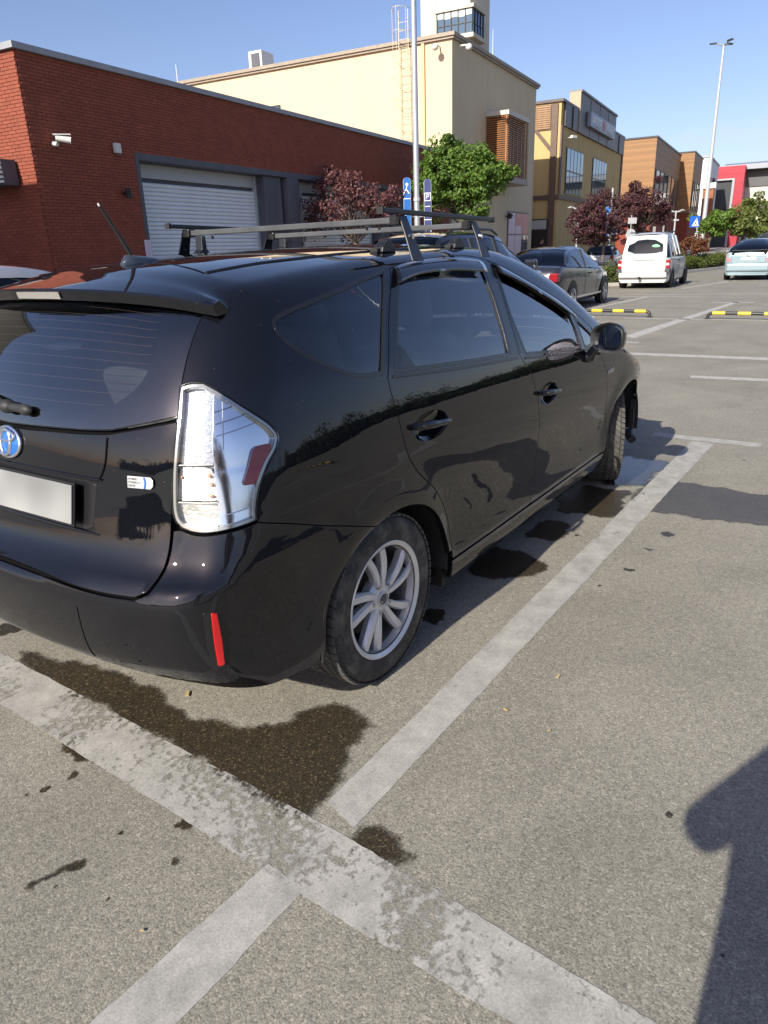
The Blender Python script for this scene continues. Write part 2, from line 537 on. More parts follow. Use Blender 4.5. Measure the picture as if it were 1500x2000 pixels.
line([(-.625, -1.082), (4.09, -1.098), (4.075, -1.265), (-.665, -1.207)], P_OK, seed=1)
line([(4.115, -.77), (4.245, -.77), (4.24, -1.585), (4.11, -1.585)], P_OK, z=.0016, seed=2)
line([(-.66, 3.6), (-.675, .62), (-.692, -.80), (-.705, -1.30), (-.76, -2.06), (-.81, -4.2), (-.99, -4.2), (-.925, -2.06), (-.915, -1.30), (-.902, -.80), (-.862, .62), (-.85, 3.6)], P_WORN, seed=3)
line([(-.885, -1.088), (-1.40, -1.055), (-3.4, -.95), (-3.4, -1.10), (-1.30, -1.211), (-.90, -1.222)], P_OK, z=.0012, seed=9)
line([(8.66, .9), (8.90, .9), (9.05, -1.6), (8.80, -1.6)], P_FAR, seed=10)
line([(7.05, -.45), (7.22, -.43), (7.36, -1.7), (7.15, -1.7)], P_FAR, seed=11)
line([(10.6, 1.20), (10.85, 1.44), (18.75, 1.02), (18.75, .86)], P_FAR, seed=12)
line([(10.0, 1.25), (10.12, 1.25), (10.12, .98), (10.0, .98)], P_FAR, seed=13)
line([(18.6, 1.5), (18.78, 1.5), (18.74, .5), (18.56, .5)], P_FAR, seed=14)
line([(15.0, 3.82), (15.0, 3.97), (20.5, 3.70), (20.5, 3.56)], P_FAR, seed=15)
line([(13.95, 2.4), (14.08, 2.4), (14.25, -1.2), (14.12, -1.2)], P_FAR, seed=16)
line([(20.5, 4.4), (20.64, 4.4), (20.9, 2.2), (20.76, 2.2)], P_FAR, seed=17)
line([(21.4, 4.5), (21.52, 4.5), (22.1, 0.5), (21.95, .5)], P_FAR, seed=18)
line([(24.6, 3.50), (24.6, 3.66), (30.2, 2.75), (30.2, 2.62)], P_FAR, seed=19)
line([(29.2, 3.3), (29.35, 3.3), (29.5, -.5), (29.35, -.5)], P_FAR, seed=20)
line([(15.5, -1.5), (15.5, -1.64), (21, -1.75), (21, -1.62)], P_FAR, seed=21)
for i in range(4):      # bays on the far side of the aisle, seen mirrored in the paint of the doors
    y = -6.2 - 2.5 * i
    line([(-.6, y), (4.4, y + .02), (4.4, y - .12), (-.6, y - .14)], P_FAR, seed=30 + i)
line([(-.5, -5), (-.36, -5), (-.36, -17), (-.5, -17)], P_FAR, seed=36)
line([(.4, -3.55), (4.6, -3.58), (4.6, -3.72), (.4, -3.70)], P_OK, seed=37)
# litter: bits of dry leaf and wood chip
M_CHIP = mat('dry_leaf', (.42, .31, .15), .8)
for i, (x, y, s) in enumerate([(.34, -1.42, .022), (.05, -1.34, .018), (.02, -1.51, .012), (-.47, -.30, .03), (-1.2, -.97, .009)]):
    MB().box((0, 0, 0), (s, s * .45, .003), rz=i * 1.3).build('leaf_scrap', M_CHIP, ground, loc=(x, y, .006))
# ---------------------------------------------------------------- buildings: s runs along the street front, b back from it
SD = np.array([0.9939558, 0.109781]); SB = np.array([-SD[1], SD[0]])
SANG = math.atan2(SD[1], SD[0])
ORG = CAM[:2] + 12.0 * SB


def sw(s, b): return tuple(ORG + s * SD + b * SB)


def house(name, s, b, label, cat='building', group=None):
    x, y = sw(s, b)
    return empty(name, (x, y, 0), SANG, label, cat, group)


def brick_mat(name, c1, c2, mortar, w=.24, h=.071, coords='xz'):
    m = bpy.data.materials.new(name); m.use_nodes = True
    l = m.node_tree.links.new; p = m.node_tree.nodes['Principled BSDF']
    tc = nd(m, 'ShaderNodeTexCoord'); sp = nd(m, 'ShaderNodeSeparateXYZ'); cb = nd(m, 'ShaderNodeCombineXYZ'); ad = nd(m, 'ShaderNodeMath')
    l(tc.outputs['Object'], sp.inputs[0]); l(sp.outputs['X'], ad.inputs[0]); l(sp.outputs['Y'], ad.inputs[1])
    l(ad.outputs[0], cb.inputs['X']); l(sp.outputs['Z'], cb.inputs['Y'])
    bt = nd(m, 'ShaderNodeTexBrick', Color1=(*c1, 1), Color2=(*c2, 1), Mortar=(*mortar, 1), Scale=1.0)
    bt.inputs['Brick Width'].default_value = w; bt.inputs['Row Height'].default_value = h; bt.inputs['Mortar Size'].default_value = .008
    l(cb.outputs[0], bt.inputs['Vector'])
    l(bt.outputs['Color'], p.inputs['Base Color'])
    bu = nd(m, 'ShaderNodeBump', Strength=.6, Distance=.008); bu.invert = True
    l(bt.outputs['Fac'], bu.inputs['Height']); l(bu.outputs['Normal'], p.inputs['Normal'])
    p.inputs['Roughness'].default_value = .85
    return m


def single_brick_mat(name, color, per_island):
    m = bpy.data.materials.new(name); m.use_nodes = True
    l = m.node_tree.links.new; p = m.node_tree.nodes['Principled BSDF']
    p.inputs['Roughness'].default_value = .82
    if per_island: src = nd(m, 'ShaderNodeNewGeometry').outputs['Random Per Island']
    else: src = nd(m, 'ShaderNodeObjectInfo').outputs['Random']
    mr = nd(m, 'ShaderNodeMapRange'); mr.inputs['To Min'].default_value = .90; mr.inputs['To Max'].default_value = 1.10
    l(src, mr.inputs['Value'])
    tc = nd(m, 'ShaderNodeTexCoord'); no = nd(m, 'ShaderNodeTexNoise', Scale=3.0, Detail=8.0, Roughness=.7)
    l(tc.outputs['Object'], no.inputs['Vector'])
    m2 = nd(m, 'ShaderNodeMapRange'); m2.inputs['From Min'].default_value = .3; m2.inputs['From Max'].default_value = .7; m2.inputs['To Min'].default_value = .85; m2.inputs['To Max'].default_value = 1.15
    l(no.outputs['Fac'], m2.inputs['Value'])
    mm = nd(m, 'ShaderNodeMath'); mm.operation = 'MULTIPLY'; l(mr.outputs['Result'], mm.inputs[0]); l(m2.outputs['Result'], mm.inputs[1])
    hs = nd(m, 'ShaderNodeHueSaturation', Color=(*color, 1)); l(mm.outputs[0], hs.inputs['Value']); l(hs.outputs['Color'], p.inputs['Base Color'])
    return m


def plank_mat(name, color, pitch, var=.25, rough=.55):
    m = bpy.data.materials.new(name); m.use_nodes = True
    l = m.node_tree.links.new; p = m.node_tree.nodes['Principled BSDF']
    tc = nd(m, 'ShaderNodeTexCoord'); sp = nd(m, 'ShaderNodeSeparateXYZ'); l(tc.outputs['Object'], sp.inputs[0])
    dv = nd(m, 'ShaderNodeMath'); dv.operation = 'DIVIDE'; dv.inputs[1].default_value = pitch; l(sp.outputs['Z'], dv.inputs[0])
    fl = nd(m, 'ShaderNodeMath'); fl.operation = 'FLOOR'; l(dv.outputs[0], fl.inputs[0])
    fr = nd(m, 'ShaderNodeMath'); fr.operation = 'FRACT'; l(dv.outputs[0], fr.inputs[0])
    wn = nd(m, 'ShaderNodeTexWhiteNoise'); wn.noise_dimensions = '1D'; l(fl.outputs[0], wn.inputs['W'])
    gr = nd(m, 'ShaderNodeTexNoise', Scale=1.0, Detail=6.0); mp = nd(m, 'ShaderNodeMapping'); mp.inputs['Scale'].default_value = (1.2, 1.2, 40)
    l(tc.outputs['Object'], mp.inputs['Vector']); l(mp.outputs['Vector'], gr.inputs['Vector'])
    ad = nd(m, 'ShaderNodeMath'); l(wn.outputs['Value'], ad.inputs[0]); l(gr.outputs['Fac'], ad.inputs[1])
    mr = nd(m, 'ShaderNodeMapRange'); mr.inputs['From Max'].default_value = 1.6; mr.inputs['To Min'].default_value = 1 - var; mr.inputs['To Max'].default_value = 1 + var
    l(ad.outputs[0], mr.inputs['Value'])
    hs = nd(m, 'ShaderNodeHueSaturation', Color=(*color, 1)); l(mr.outputs['Result'], hs.inputs['Value']); l(hs.outputs['Color'], p.inputs['Base Color'])
    gt = nd(m, 'ShaderNodeMath'); gt.operation = 'GREATER_THAN'; gt.inputs[1].default_value = .12; l(fr.outputs[0], gt.inputs[0])
    bu = nd(m, 'ShaderNodeBump', Strength=.8, Distance=.02); l(gt.outputs[0], bu.inputs['Height']); l(bu.outputs['Normal'], p.inputs['Normal'])
    p.inputs['Roughness'].default_value = rough
    return m


BRICK = (.255, .064, .034)
M_MORTAR = mat('brick_mortar', (.195, .053, .030), .9, var=.15, scale=3)
M_BRICK_1 = single_brick_mat('red_brick', BRICK, False)
M_BRICK_N = single_brick_mat('red_brick_field', BRICK, True)
M_COPE = mat('grey_coping', (.30, .31, .33), .5, var=.1)
M_GREYW = mat('slate_render', (.095, .098, .115), .7, var=.16, scale=3, bump=.1, stretch=(1, 1, .2), detail=7)
M_SHUT = mat('shutter_steel', (.76, .78, .80), .45, .0, var=.06, scale=1.5)
M_WHITE = mat('white_enamel', (.74, .74, .72), .45)
M_BLACK = mat('matt_black', (.012, .012, .013), .55)
M_YEL = mat('cream_render', (.58, .485, .325), .85, var=.05, scale=1.6, stretch=(1, 1, .16), detail=8, bump=.15, bscale=60)
M_YEL2 = mat('cream_trim', (.62, .50, .31), .8, var=.05)
M_OCH = mat('ochre_render', (.50, .36, .155), .85, var=.12, scale=1.4, stretch=(1, 1, .2), detail=8, bump=.15, bscale=60)
M_STEELB = mat('brown_steel', (.075, .058, .055), .45, .2, var=.2, scale=1.2)
M_POST = mat('brown_post', (.12, .075, .05), .6, var=.15)
M_WIN = mat('window_glass', (.03, .04, .055), .03, 0, coat=0, spec=1.0)
M_WINB = mat('sky_window_glass', (.10, .16, .21), .04, .6, spec=1.0)
M_FRAME = mat('dark_window_frame', (.03, .032, .036), .4)
M_WOOD = plank_mat('orange_cladding', (.25, .125, .043), .16)
M_LOUV = mat('louvre_wood', (.33, .145, .055), .5, var=.25, scale=5)

# ---- red brick workshop with roller shutters
R0, R1, RH = 9.53, 28.6, 5.0
red = house('brick_workshop', R0, 0, 'long low red brick workshop with grey roller shutters behind the black car')
LZ = 3.60                                  # head of the openings
O0, O1 = 11.98 - R0, 24.7 - R0
LEN = R1 - R0
mb = MB()
mb.b2((0.02, .02, 0), (O0, .5, LZ))
mb.b2((0.02, .02, LZ), (LEN, .5, RH - .03))
mb.b2((O1, .02, 0), (LEN, .5, LZ))
mb.b2((.02, .5, 0), (.5, 12, RH - .03))
mb.b2((LEN - .5, .5, 0), (LEN, 12, RH - .03))
mb.b2((.5, 11.5, 0), (LEN - .5, 12, RH - .03))
mb.b2((.5, .5, RH - .4), (LEN - .5, 11.5, RH - .25))
mb.build('wall', M_MORTAR, red)
MB().b2((-.06, -.06, RH - .03), (LEN, .56, RH + .07)).b2((-.06, .56, RH - .03), (.56, 12, RH + .07)).build('coping', M_COPE, red)
BW, BH, GAP = .195, .049, .008
bm_me = MB().b2((0, 0, 0), (BW, .035, BH)).mesh('brick', M_BRICK_1)
bm_end = MB().b2((0, 0, 0), (.035, BW, BH)).mesh('brick', M_BRICK_1)
field = MB(); n_b = 0
rows = int((RH - .03) / (BH + GAP))
jit = random.Random(11)
for r in range(rows):
    z = .005 + r * (BH + GAP)
    off = (r % 2) * (BW + GAP) / 2
    for c in range(0, 8):                  # end wall, facing left, as far back as the photograph shows
        y = .03 + c * (BW + GAP) - off * (1 if c else 0)
        d = jit.uniform(.008, .012)
        if z > 1.9 and c < 4:
            link('brick', bm_end, red, loc=(-.003 + d, max(y, -.01), z)); n_b += 1
        elif c < 8:
            field.b2((-.003 + d, max(y, -.01), z), (.03, max(y, -.01) + BW, z + BH))
    x = .05 - off
    while x < LEN - .05:
        a, b_ = max(x, .0), min(x + BW, LEN)
        if z + BH > LZ - .01 or b_ < O0 or a > O1 or (a < O0):
            if z < LZ - .01 and a < O0: b_ = min(b_, O0)
            if b_ - a > .03:
                d = jit.uniform(.008, .012)
                if a < 1.0 and z > 2.2 and n_b < 296 and abs(b_ - a - BW) < .001:
                    link('brick', bm_me, red, loc=(a, -.003 + d, z)); n_b += 1
                else:
                    field.b2((a, -.003 + d, z), (b_, .03, z + BH))
        x += BW + GAP
tag(field.build('brick_field', M_BRICK_N, red), kind='stuff')
# recess, posts and shutters
MB().b2((O0, .45, 0), (O1, .55, LZ)).build('recess_wall', M_GREYW, red)
MB().b2((O0 + .003, .0, 0), (O0 + .10, .45, LZ - .003)).b2((O0, .003, LZ - .13), (O1, .45, LZ - .003)).build('reveal', M_GREYW, red)
SHUT = [(12.29 - R0, 16.35 - R0), (18.55 - R0, 22.55 - R0)]
for a, b_ in ((16.45, 17.20), (17.36, 17.86), (22.7, 23.5), (23.7, 24.68)):
    MB().b2((a - R0, -.02 if a > 17.3 and a < 18 else .10, 0), (b_ - R0, .44, LZ - .135)).build('pier', M_GREYW, red, bevel=.01)
pitch = .088
prof = [(0, 0), (-.018, .012), (-.026, .040), (-.018, .070), (0, .084), (.006, .084), (.006, 0)]
for a, b_ in SHUT:
    gd = MB().b2((a - .1, .34, 0), (a, .44, LZ - .14)).b2((b_, .34, 0), (b_ + .1, .44, LZ - .14)).b2((a, .385, LZ - .42), (b_, .44, LZ - .135)).build('garage_door', mat('shutter_frame', (.42, .44, .46), .5), red, bevel=.008)
    sm = MB().prism([(p[0], p[1]) for p in prof], (0, 0, 0), (0, 1, 0), (0, 0, 1), (b_ - a, 0, 0)).mesh('slat', M_SHUT, 50)
    for k in range(int((LZ - .44) / pitch)):
        link('slat', sm, gd, loc=(a, .40, .02 + k * pitch))
MB().b2((11.90 - R0, -.008, 1.55), (12.10 - R0, -.003, 1.92)).build('notice', mat('notice_paper', (.62, .52, .60), .6), red)
MB().b2((17.45 - R0, -.028, 1.38), (17.72 - R0, -.022, 1.62)).build('notice', mat('notice_paper2', (.66, .68, .70), .6), red)

# fittings on the brick front
def wall_obj(name, s, b, z, label, cat, group=None):
    x, y = sw(s, b); return empty(name, (x, y, z), SANG, label, cat, group)
M_OFFW = mat('off_white_plastic', (.62, .62, .58), .4)
c1 = wall_obj('security_camera', 10.0, -.01, 3.66, 'white bullet camera on red brick wall left of the shutter', 'camera')
MB().cyl((0, 0, -.10), (0, -.12, -.12), .045, .035, 10).build('bracket', M_OFFW, c1, 40)
MB().cyl((-.02, -.12, -.02), (.16, -.30, -.06), .055, .06, 12).build('housing', M_OFFW, c1, 40)
MB().box((.06, -.2, .035), (.30, .12, .012), m=Matrix.Rotation(RAD(-45), 3, 'Z')).build('sunshade', M_WHITE, c1)
MB().cyl((.161, -.301, -.06), (.168, -.308, -.061), .04, .04, 10).build('lens', M_BLACK, c1)
c2 = wall_obj('junction_box', 11.48, -.01, 3.60, 'small cream box on brick wall above left of the shutter', 'box')
MB().b2((-.07, -.09, -.07), (.07, 0, .11)).build('case', M_OFFW, c2, bevel=.012)
MB().b2((-.045, -.07, -.10), (.045, -.02, -.07)).build('gland', M_GREYW, c2)
c3 = wall_obj('wall_lamp', 11.53, -.01, 2.80, 'small black up and down lamp on brick wall', 'lamp')
MB().cyl((0, -.12, -.09), (0, -.12, .09), .06, .06, 12).build('lamp_body', M_BLACK, c3, 40)
MB().b2((-.03, -.08, -.03), (.03, 0, .03)).build('arm', M_BLACK, c3)
c4 = wall_obj('louvre_unit', 9.50, .78, 3.05, 'white louvred ventilation unit at left edge on the sunlit brick end wall', 'vent')
MB().b2((-.30, -.32, -.18), (-.0, .5, .24)).build('case', M_GREYW, c4)
for k in range(5): MB().b2((-.34, -.33, -.15 + k * .075), (-.30, .5, -.11 + k * .075)).build('blade', M_WHITE, c4)
MB().cyl((0, 0, 0), (0, 0, .55), .012, .006, 6).build('lightning_rod', M_WHITE, loc=(*sw(14.2, .6), RH + .07))
tag(bpy.data.objects['lightning_rod'], 'thin white rod standing on the brick workshop roof edge', 'rod')

# unseen block added left of the frame to cast shade on the brick end wall
shade_blk = house('shading_block', 0.2, -.7, 'plain unseen block added left of the brick workshop to shade its end wall')
MB().b2((0, 0, 0), (4.0, 7.0, 5.9)).build('wall', M_YEL, shade_blk)
MB().b2((-.1, -.1, 5.9), (4.1, 7.1, 6.05)).build('coping', M_COPE, shade_blk)

# ---- cream hall
Y0, Y1, YH = 28.87, 39.9, 9.02
yb = house('cream_hall', Y0, 0, 'tall cream rendered hall with wooden louvre bay and rooftop ladder')
YL = Y1 - Y0
MB().b2((0, 0, 0), (YL, 16, YH)).build('wall', M_YEL, yb)
M_GUT = mat('gutter_stone', (.30, .25, .19), .6, var=.15)
MB().b2((-.16, -.16, YH), (YL + .16, 16.2, YH + .12)).b2((-.10, -.10, YH - .08), (YL + .1, 16.1, YH - .003)).build('coping', M_GUT, yb)
MB().b2((-.09, 1.12, 0), (-.003, 1.24, YH - .09)).build('downpipe', mat('ochre_pipe', (.56, .42, .22), .6), yb)
# ladder with hoops on the left wall
ld = MB()
for y in (1.75, 2.15): ld.cyl((-.16, y, 4.3), (-.16, y, YH + 1.1), .016, n=6)
for k in range(20): ld.cyl((-.16, 1.75, 4.4 + k * .28), (-.16, 2.15, 4.4 + k * .28), .009, n=5)
for k in range(7):
    z = 5.6 + k * .75
    ld.tube([(-.16 - .62 * math.sin(t) , 1.95 + .36 * math.cos(t), z) for t in np.linspace(0, math.pi, 9)], .009, 5)
for t in (.6, 1.57, 2.5): ld.cyl((-.16 - .62 * math.sin(t), 1.95 + .36 * math.cos(t), 5.6), (-.16 - .62 * math.sin(t), 1.95 + .36 * math.cos(t), YH + 1.1), .007, n=5)
ld.build('ladder', mat('cream_steel', (.68, .60, .42), .5), yb)
wn_ = MB().b2((-.02, 8.0, 6.6), (.05, 9.0, 7.62)).build('window', M_FRAME, yb)
MB().b2((-.03, 8.08, 6.68), (-.021, 8.92, 7.55)).build('pane', M_WINB, wn_)
MB().tube([(-.03, 10.2, 8.0), (-.10, 10.2, 7.4), (-.05, 10.1, 6.8), (-.03, 10.05, 6.4)], .02, 5).build('cable', M_BLACK, yb)
# louvre bay on the street front
BX0, BX1, BP, BZ0, BZ1 = 32.7 - Y0, 35.62 - Y0, .98, 4.45, 6.80
bay = MB().b2((BX0 + .12, -BP + .12, BZ0), (BX1 - .12, -.003, BZ1)).build('bay_window', M_WINB, yb)
MB().b2((BX0 - .05, -BP - .05, BZ1), (BX1 + .05, -.003, BZ1 + .18)).build('bay_roof', mat('pale_zinc', (.50, .47, .40), .5, var=.1), yb, bevel=.01)
MB().b2((BX0 - .05, -BP - .05, BZ0 - .26), (BX1 + .05, -.003, BZ0 - .02)).build('bay_base', mat('grey_plinth', (.34, .30, .25), .6), yb, bevel=.01)
slf = MB().box((0, 0, 0), (BX1 - BX0, .05, .035)).mesh('slat', M_LOUV)
sls = MB().box((0, 0, 0), (.05, BP, .035)).mesh('slat', M_LOUV)
for k in range(28):
    z = BZ0 + .04 + k * .084
    link('slat', slf, bay, loc=((BX0 + BX1) / 2, -BP, z), rot=(RAD(25), 0, 0))
    link('slat', sls, bay, loc=(BX0, -BP / 2, z), rot=(0, RAD(-25), 0))
for x in np.linspace(BX0, BX1, 6): MB().b2((x - .025, -BP + .04, BZ0), (x + .025, -BP + .09, BZ1)).build('mullion', M_LOUV, bay)
# shop front with posters
M_LILAC = mat('lilac_poster', (.50, .42, .56), .35, var=.06); M_ROSE = mat('rose_poster', (.45, .13, .15), .35)
sf = MB().b2((35.82 - Y0, -.03, .1), (39.16 - Y0, .06, 3.16)).build('shop_front', M_FRAME, yb)
for i in range(3):
    x0 = 35.90 - Y0 + i * 1.08
    for z0, z1 in ((.18, 2.06), (2.12, 3.08)):
        MB().b2((x0, -.05, z0), (x0 + 1.02, -.031, z1)).build('pane', M_ROSE if (z0 > 2 and i > 0 and i == 2) else (M_WIN if (i == 2 and z0 < 1) else M_LILAC), sf)
MB().b2((36.98 - Y0, -.056, 2.5), (38.0 - Y0, -.051, 3.08)).build('poster', M_ROSE, sf)
MB().b2((38.2 - Y0, -.07, .14), (38.26 - Y0, -.051, 2.05)).b2((38.8 - Y0, -.07, .14), (38.86 - Y0, -.051, 2.05)).b2((38.2 - Y0, -.068, 1.75), (38.86 - Y0, -.053, 1.80)).build('door', M_FRAME, sf)
fl_ = wall_obj('flood_lamp', 35.5, -.01, 2.92, 'small black flood lamp on the cream hall beside the poster window', 'lamp')
MB().box((0, -.22, 0), (.26, .2, .22), m=Matrix.Rotation(RAD(30), 3, 'X')).build('lamp_head', M_BLACK, fl_, bevel=.02)
MB().cyl((0, 0, 0), (0, -.16, 0), .025, n=6).build('arm', M_BLACK, fl_)
for s_, b_, dr in ((Y0 - .05, .5, 0), (Y0 + .35, -.15, 1)):
    k_ = wall_obj('security_camera', s_, b_, 8.75, 'white dome camera under the eaves on the sunlit side of the cream hall' if not dr else 'white bullet camera under the eaves on the shaded front of the cream hall', 'camera')
    MB().cyl((0, 0, 0), (-.02 if dr else -.35, -.35 if dr else -.0, -.02), .03, n=6).build('arm', M_OFFW, k_)
    MB().ell((-.02 if dr else -.40, -.40 if dr else -.0, -.10), (.13, .13, .12)).build('housing', M_OFFW, k_, 60)
ac = house('air_conditioner', Y0 + .8, 9.4, 'white air conditioner unit standing on the cream hall roof', 'air conditioner')
ac.location.z = YH + .12
MB().b2((-.45, -.35, 0), (.45, .35, .75)).build('case', M_WHITE, ac, bevel=.02)
MB().b2((-.47, -.25, .1), (-.451, .2, .65)).build('grille', M_GREYW, ac)
for s_, z_ in ((Y0 + 5.6, 1.3),):
    MB().cyl((0, 0, 0), (0, 0, z_), .015, .008, 6).build('rod', M_WHITE, loc=(*sw(s_, .4), YH + .12))
    tag(bpy.data.objects['rod'], 'thin white rod on the cream hall roof above the louvre bay', 'rod')

# ---- pale tower with corner window
T0, T1, TB0, TB1 = 46.05, 49.36, 6.0, 9.18
tw = house('stair_tower', T0, TB0, 'pale square tower with a wrap-around corner window behind the cream hall')
M_TOW = mat('pale_render', (.56, .52, .41), .85, var=.12, scale=1.2, bump=.1, stretch=(1, 1, .15), detail=8)
MB().b2((0, 0, 0), (T1 - T0, TB1 - TB0, 17.6)).build('wall', M_TOW, tw)
MB().b2((-.1, -.1, 17.6), (T1 - T0 + .1, TB1 - TB0 + .1, 17.8)).build('coping', M_COPE, tw)
cw = MB().b2((-.35, -.35, 13.2), (1.75, 2.15, 13.42)).b2((-.35, -.35, 14.68), (1.75, 2.15, 14.86)).build('bay_window', M_TOW, tw)
MB().b2((-.22, -.22, 13.42), (1.62, 2.02, 14.68)).build('glazing', M_WINB, cw)
M_BLIND = mat('blind', (.60, .62, .64), .6)
for k in range(6):
    y = -.24 + k * .45
    MB().b2((-.27, y - .03, 13.42), (-.221, y + .03, 14.68)).build('mullion', M_FRAME, cw)
    if k < 5: MB().b2((-.235, y + .04, 14.36 - .05 * (k % 2)), (-.224, y + .41, 14.66)).build('blind', M_BLIND, cw)
for k in range(5):
    x = -.24 + k * .46
    MB().b2((x - .03, -.27, 13.42), (x + .03, -.221, 14.68)).build('mullion', M_FRAME, cw)
MB().b2((-.262, -.262, 13.95), (-.22, 2.02, 13.99)).b2((-.218, -.262, 13.95), (1.62, -.222, 13.99)).build('transom', M_FRAME, cw)

# ---- ochre brewery
H0, H1, HH = 44.85, 63.3, 9.08
oc = house('ochre_brewery', H0, 0, 'ochre rendered brewery with brown steel fascia and a sign board')
HL = H1 - H0
MB().b2((0, 0, 0), (HL, 14, HH)).build('wall', M_OCH, oc)
MB().b2((-.12, -.14, HH), (HL + .1, 14, HH + .14)).build('coping', M_STEELB, oc)
fa = MB().b2((.5, -.12, 7.92), (3.72, -.003, HH - .002)).b2((14.6, -.12, 7.92), (HL, -.003, HH - .002)).b2((3.75, -.16, 7.92), (14.55, -.003, 10.1)).b2((3.75, .0, HH + .15), (14.55, .5, 10.1)).build('fascia', M_STEELB, oc)
MB().b2((3.65, -.24, 10.1), (14.65, .55, 10.22)).build('fascia_cap', mat('weathered_steel', (.16, .17, .18), .5), fa)
for x in (2.1, 6.4, 9.1, 11.8, 16.2): MB().b2((x - .03, -.175, 7.92), (x + .03, -.161 if 3.7 < x < 14.6 else -.121, 10.09 if 3.7 < x < 14.6 else HH - .01)).build('seam', M_BLACK, fa)
MB().b2((3.60, -.18, 7.94), (3.74, .5, 10.11)).build('fascia_end', mat('tan_panel', (.40, .30, .20), .6), fa)
sg = MB().b2((5.55, -.42, 8.44), (13.1, -.17, 9.28)).build('sign_board', mat('sign_grey', (.20, .24, .31), .4, var=.05), oc, bevel=.02)


def text(body, size, name, m, parent, loc, rot, ext=.01, align='CENTER', sx=1.0):
    cu = bpy.data.curves.new(name, 'FONT'); cu.body = body; cu.size = size; cu.extrude = ext
    cu.align_x = align; cu.align_y = 'CENTER'
    tmp = bpy.data.objects.new(name, cu); col.objects.link(tmp)
    dg = bpy.context.evaluated_depsgraph_get(); dg.update()
    me = bpy.data.meshes.new_from_object(tmp.evaluated_get(dg))
    bpy.data.objects.remove(tmp)
    me.name = name; me.materials.clear(); me.materials.append(m)
    o = link(name, me, parent, loc, rot)
    o.scale = (sx, 1, 1)
    return o


M_LET = mat('sign_letter', (.72, .74, .78), .5); M_SRED = mat('sign_red', (.50, .09, .06), .5)
text('კასრის', .44, 'lettering', M_LET, sg, (7.25, -.43, 8.93), (RAD(90), 0, 0), sx=1.0) if False else None
# worn condensed lettering, left word and right word either side of a red emblem
def glyph_row(word_strokes, x0, z0, w, h, gap, parent):
    mbx = MB()
    for i, strokes in enumerate(word_strokes):
        gx = x0 + i * (w + gap)
        for (a, b_, c, d) in strokes:
            mbx.b2((gx + a * w, -.435, z0 + b_ * h), (gx + c * w, -.421, z0 + d * h))
    return mbx.build('lettering', M_LET, parent)
ST = dict(B=[(0, 0, .25, 1), (.25, .84, .85, 1), (.25, .42, .85, .58), (.25, 0, .85, .16), (.75, .12, 1, .44), (.75, .56, 1, .88)],
          R=[(0, 0, .25, 1), (.25, .84, .85, 1), (.25, .42, .85, .58), (.75, .56, 1, .88), (.7, 0, .95, .42)],
          E=[(0, 0, .25, 1), (.25, .84, 1, 1), (.25, .42, .85, .58), (.25, 0, 1, .16)],
          W=[(0, 0, .2, 1), (.8, 0, 1, 1), (.4, 0, .6, .7), (.2, 0, .8, .15)],
          Y=[(0, .5, .25, 1), (.75, .5, 1, 1), (.25, .42, .75, .56), (.38, 0, .62, .42)],
          k=[(0, 0, .22, 1), (.22, 0, .9, .15), (.7, .15, .9, .6)], a=[(0, 0, .22, .9), (.78, 0, 1, .9), (.22, 0, .78, .15), (.4, .15, .6, .6)],
          b=[(0, 0, .22, .9), (.22, .75, .9, .9), (.7, .2, .9, .75), (.22, 0, .9, .15)], l=[(0, 0, .22, 1), (.3, .5, .5, .9), (.55, 0, .75, 1)],
          o=[(0, 0, .22, .9), (.78, 0, 1, .9), (.22, 0, .78, .15), (.22, .75, .78, .9)])
glyph_row([ST[c] for c in 'kabelou'.replace('e', 'b').replace('u', 'l')], 5.85, 8.74, .34, .40, .08, sg)
glyph_row([ST[c] for c in 'BREWERY'], 10.05, 8.74, .32, .40, .08, sg)
MB().cyl((9.32, -.44, 8.86), (9.32, -.421, 8.86), .32, n=20).build('emblem', M_SRED, sg)
MB().cyl((9.32, -.447, 8.92), (9.32, -.441, 8.92), .15, n=14).build('emblem_core', mat('sign_grey2', (.30, .22, .24), .5), sg)
MB().b2((6.6, -.433, 8.52), (8.0, -.421, 8.60)).b2((10.6, -.433, 8.52), (12.2, -.421, 8.60)).build('strapline', mat('sign_rust', (.32, .15, .15), .5), sg)
# posts and bands
pm = MB().b2((-.12, .16, 0), (-.003, .52, HH - .09)).build('corner_post', M_POST, oc)
MB().b2((-.10, -.10, 4.06), (HL, -.003, 4.30)).b2((-.098, -.003, 4.06), (-.004, 6, 4.30)).build('string_band', M_POST, oc)
for xa, xb in ((-.05, .28), (HL - .3, HL)): MB().b2((xa, -.1, 4.3), (xb, -.004, 7.9)).build('edge_post', M_POST, oc)
MB().prism([(0, 0), (1.0, 1.15), (1.0, 1.4), (-.0, .28)], (-.08, .5, 6.55), (0, 1, 0), (0, 0, 1), (.07, 0, 0)).build('brace', M_POST, oc)
pl_ = MB().b2((-.06, .55, 7.72), (-.003, 6, HH - .1)).build('plank_panel', M_POST, oc)
for k in range(11): link('plank', MB().b2((-.10, .58, 0), (-.061, 6, .085)).mesh('plank', mat('weathered_plank', (.30, .175, .085), .6, var=.3, scale=4)), pl_, loc=(0, 0, 7.78 + k * .108))
def tall_window(par, x0, x1, z0, z1, nx, nz, y=-.05):
    w = MB().b2((x0, y, z0), (x1, .04, z1)).build('window', M_FRAME, par)
    dx = (x1 - x0) / nx; dz = (z1 - z0) / nz
    for i in range(nx):
        for j in range(nz):
            MB().b2((x0 + i * dx + .07, y - .02, z0 + j * dz + .05), (x0 + (i + 1) * dx - .07, y - .001, z0 + (j + 1) * dz - .05)).build('pane', M_WINB, w)
    return w
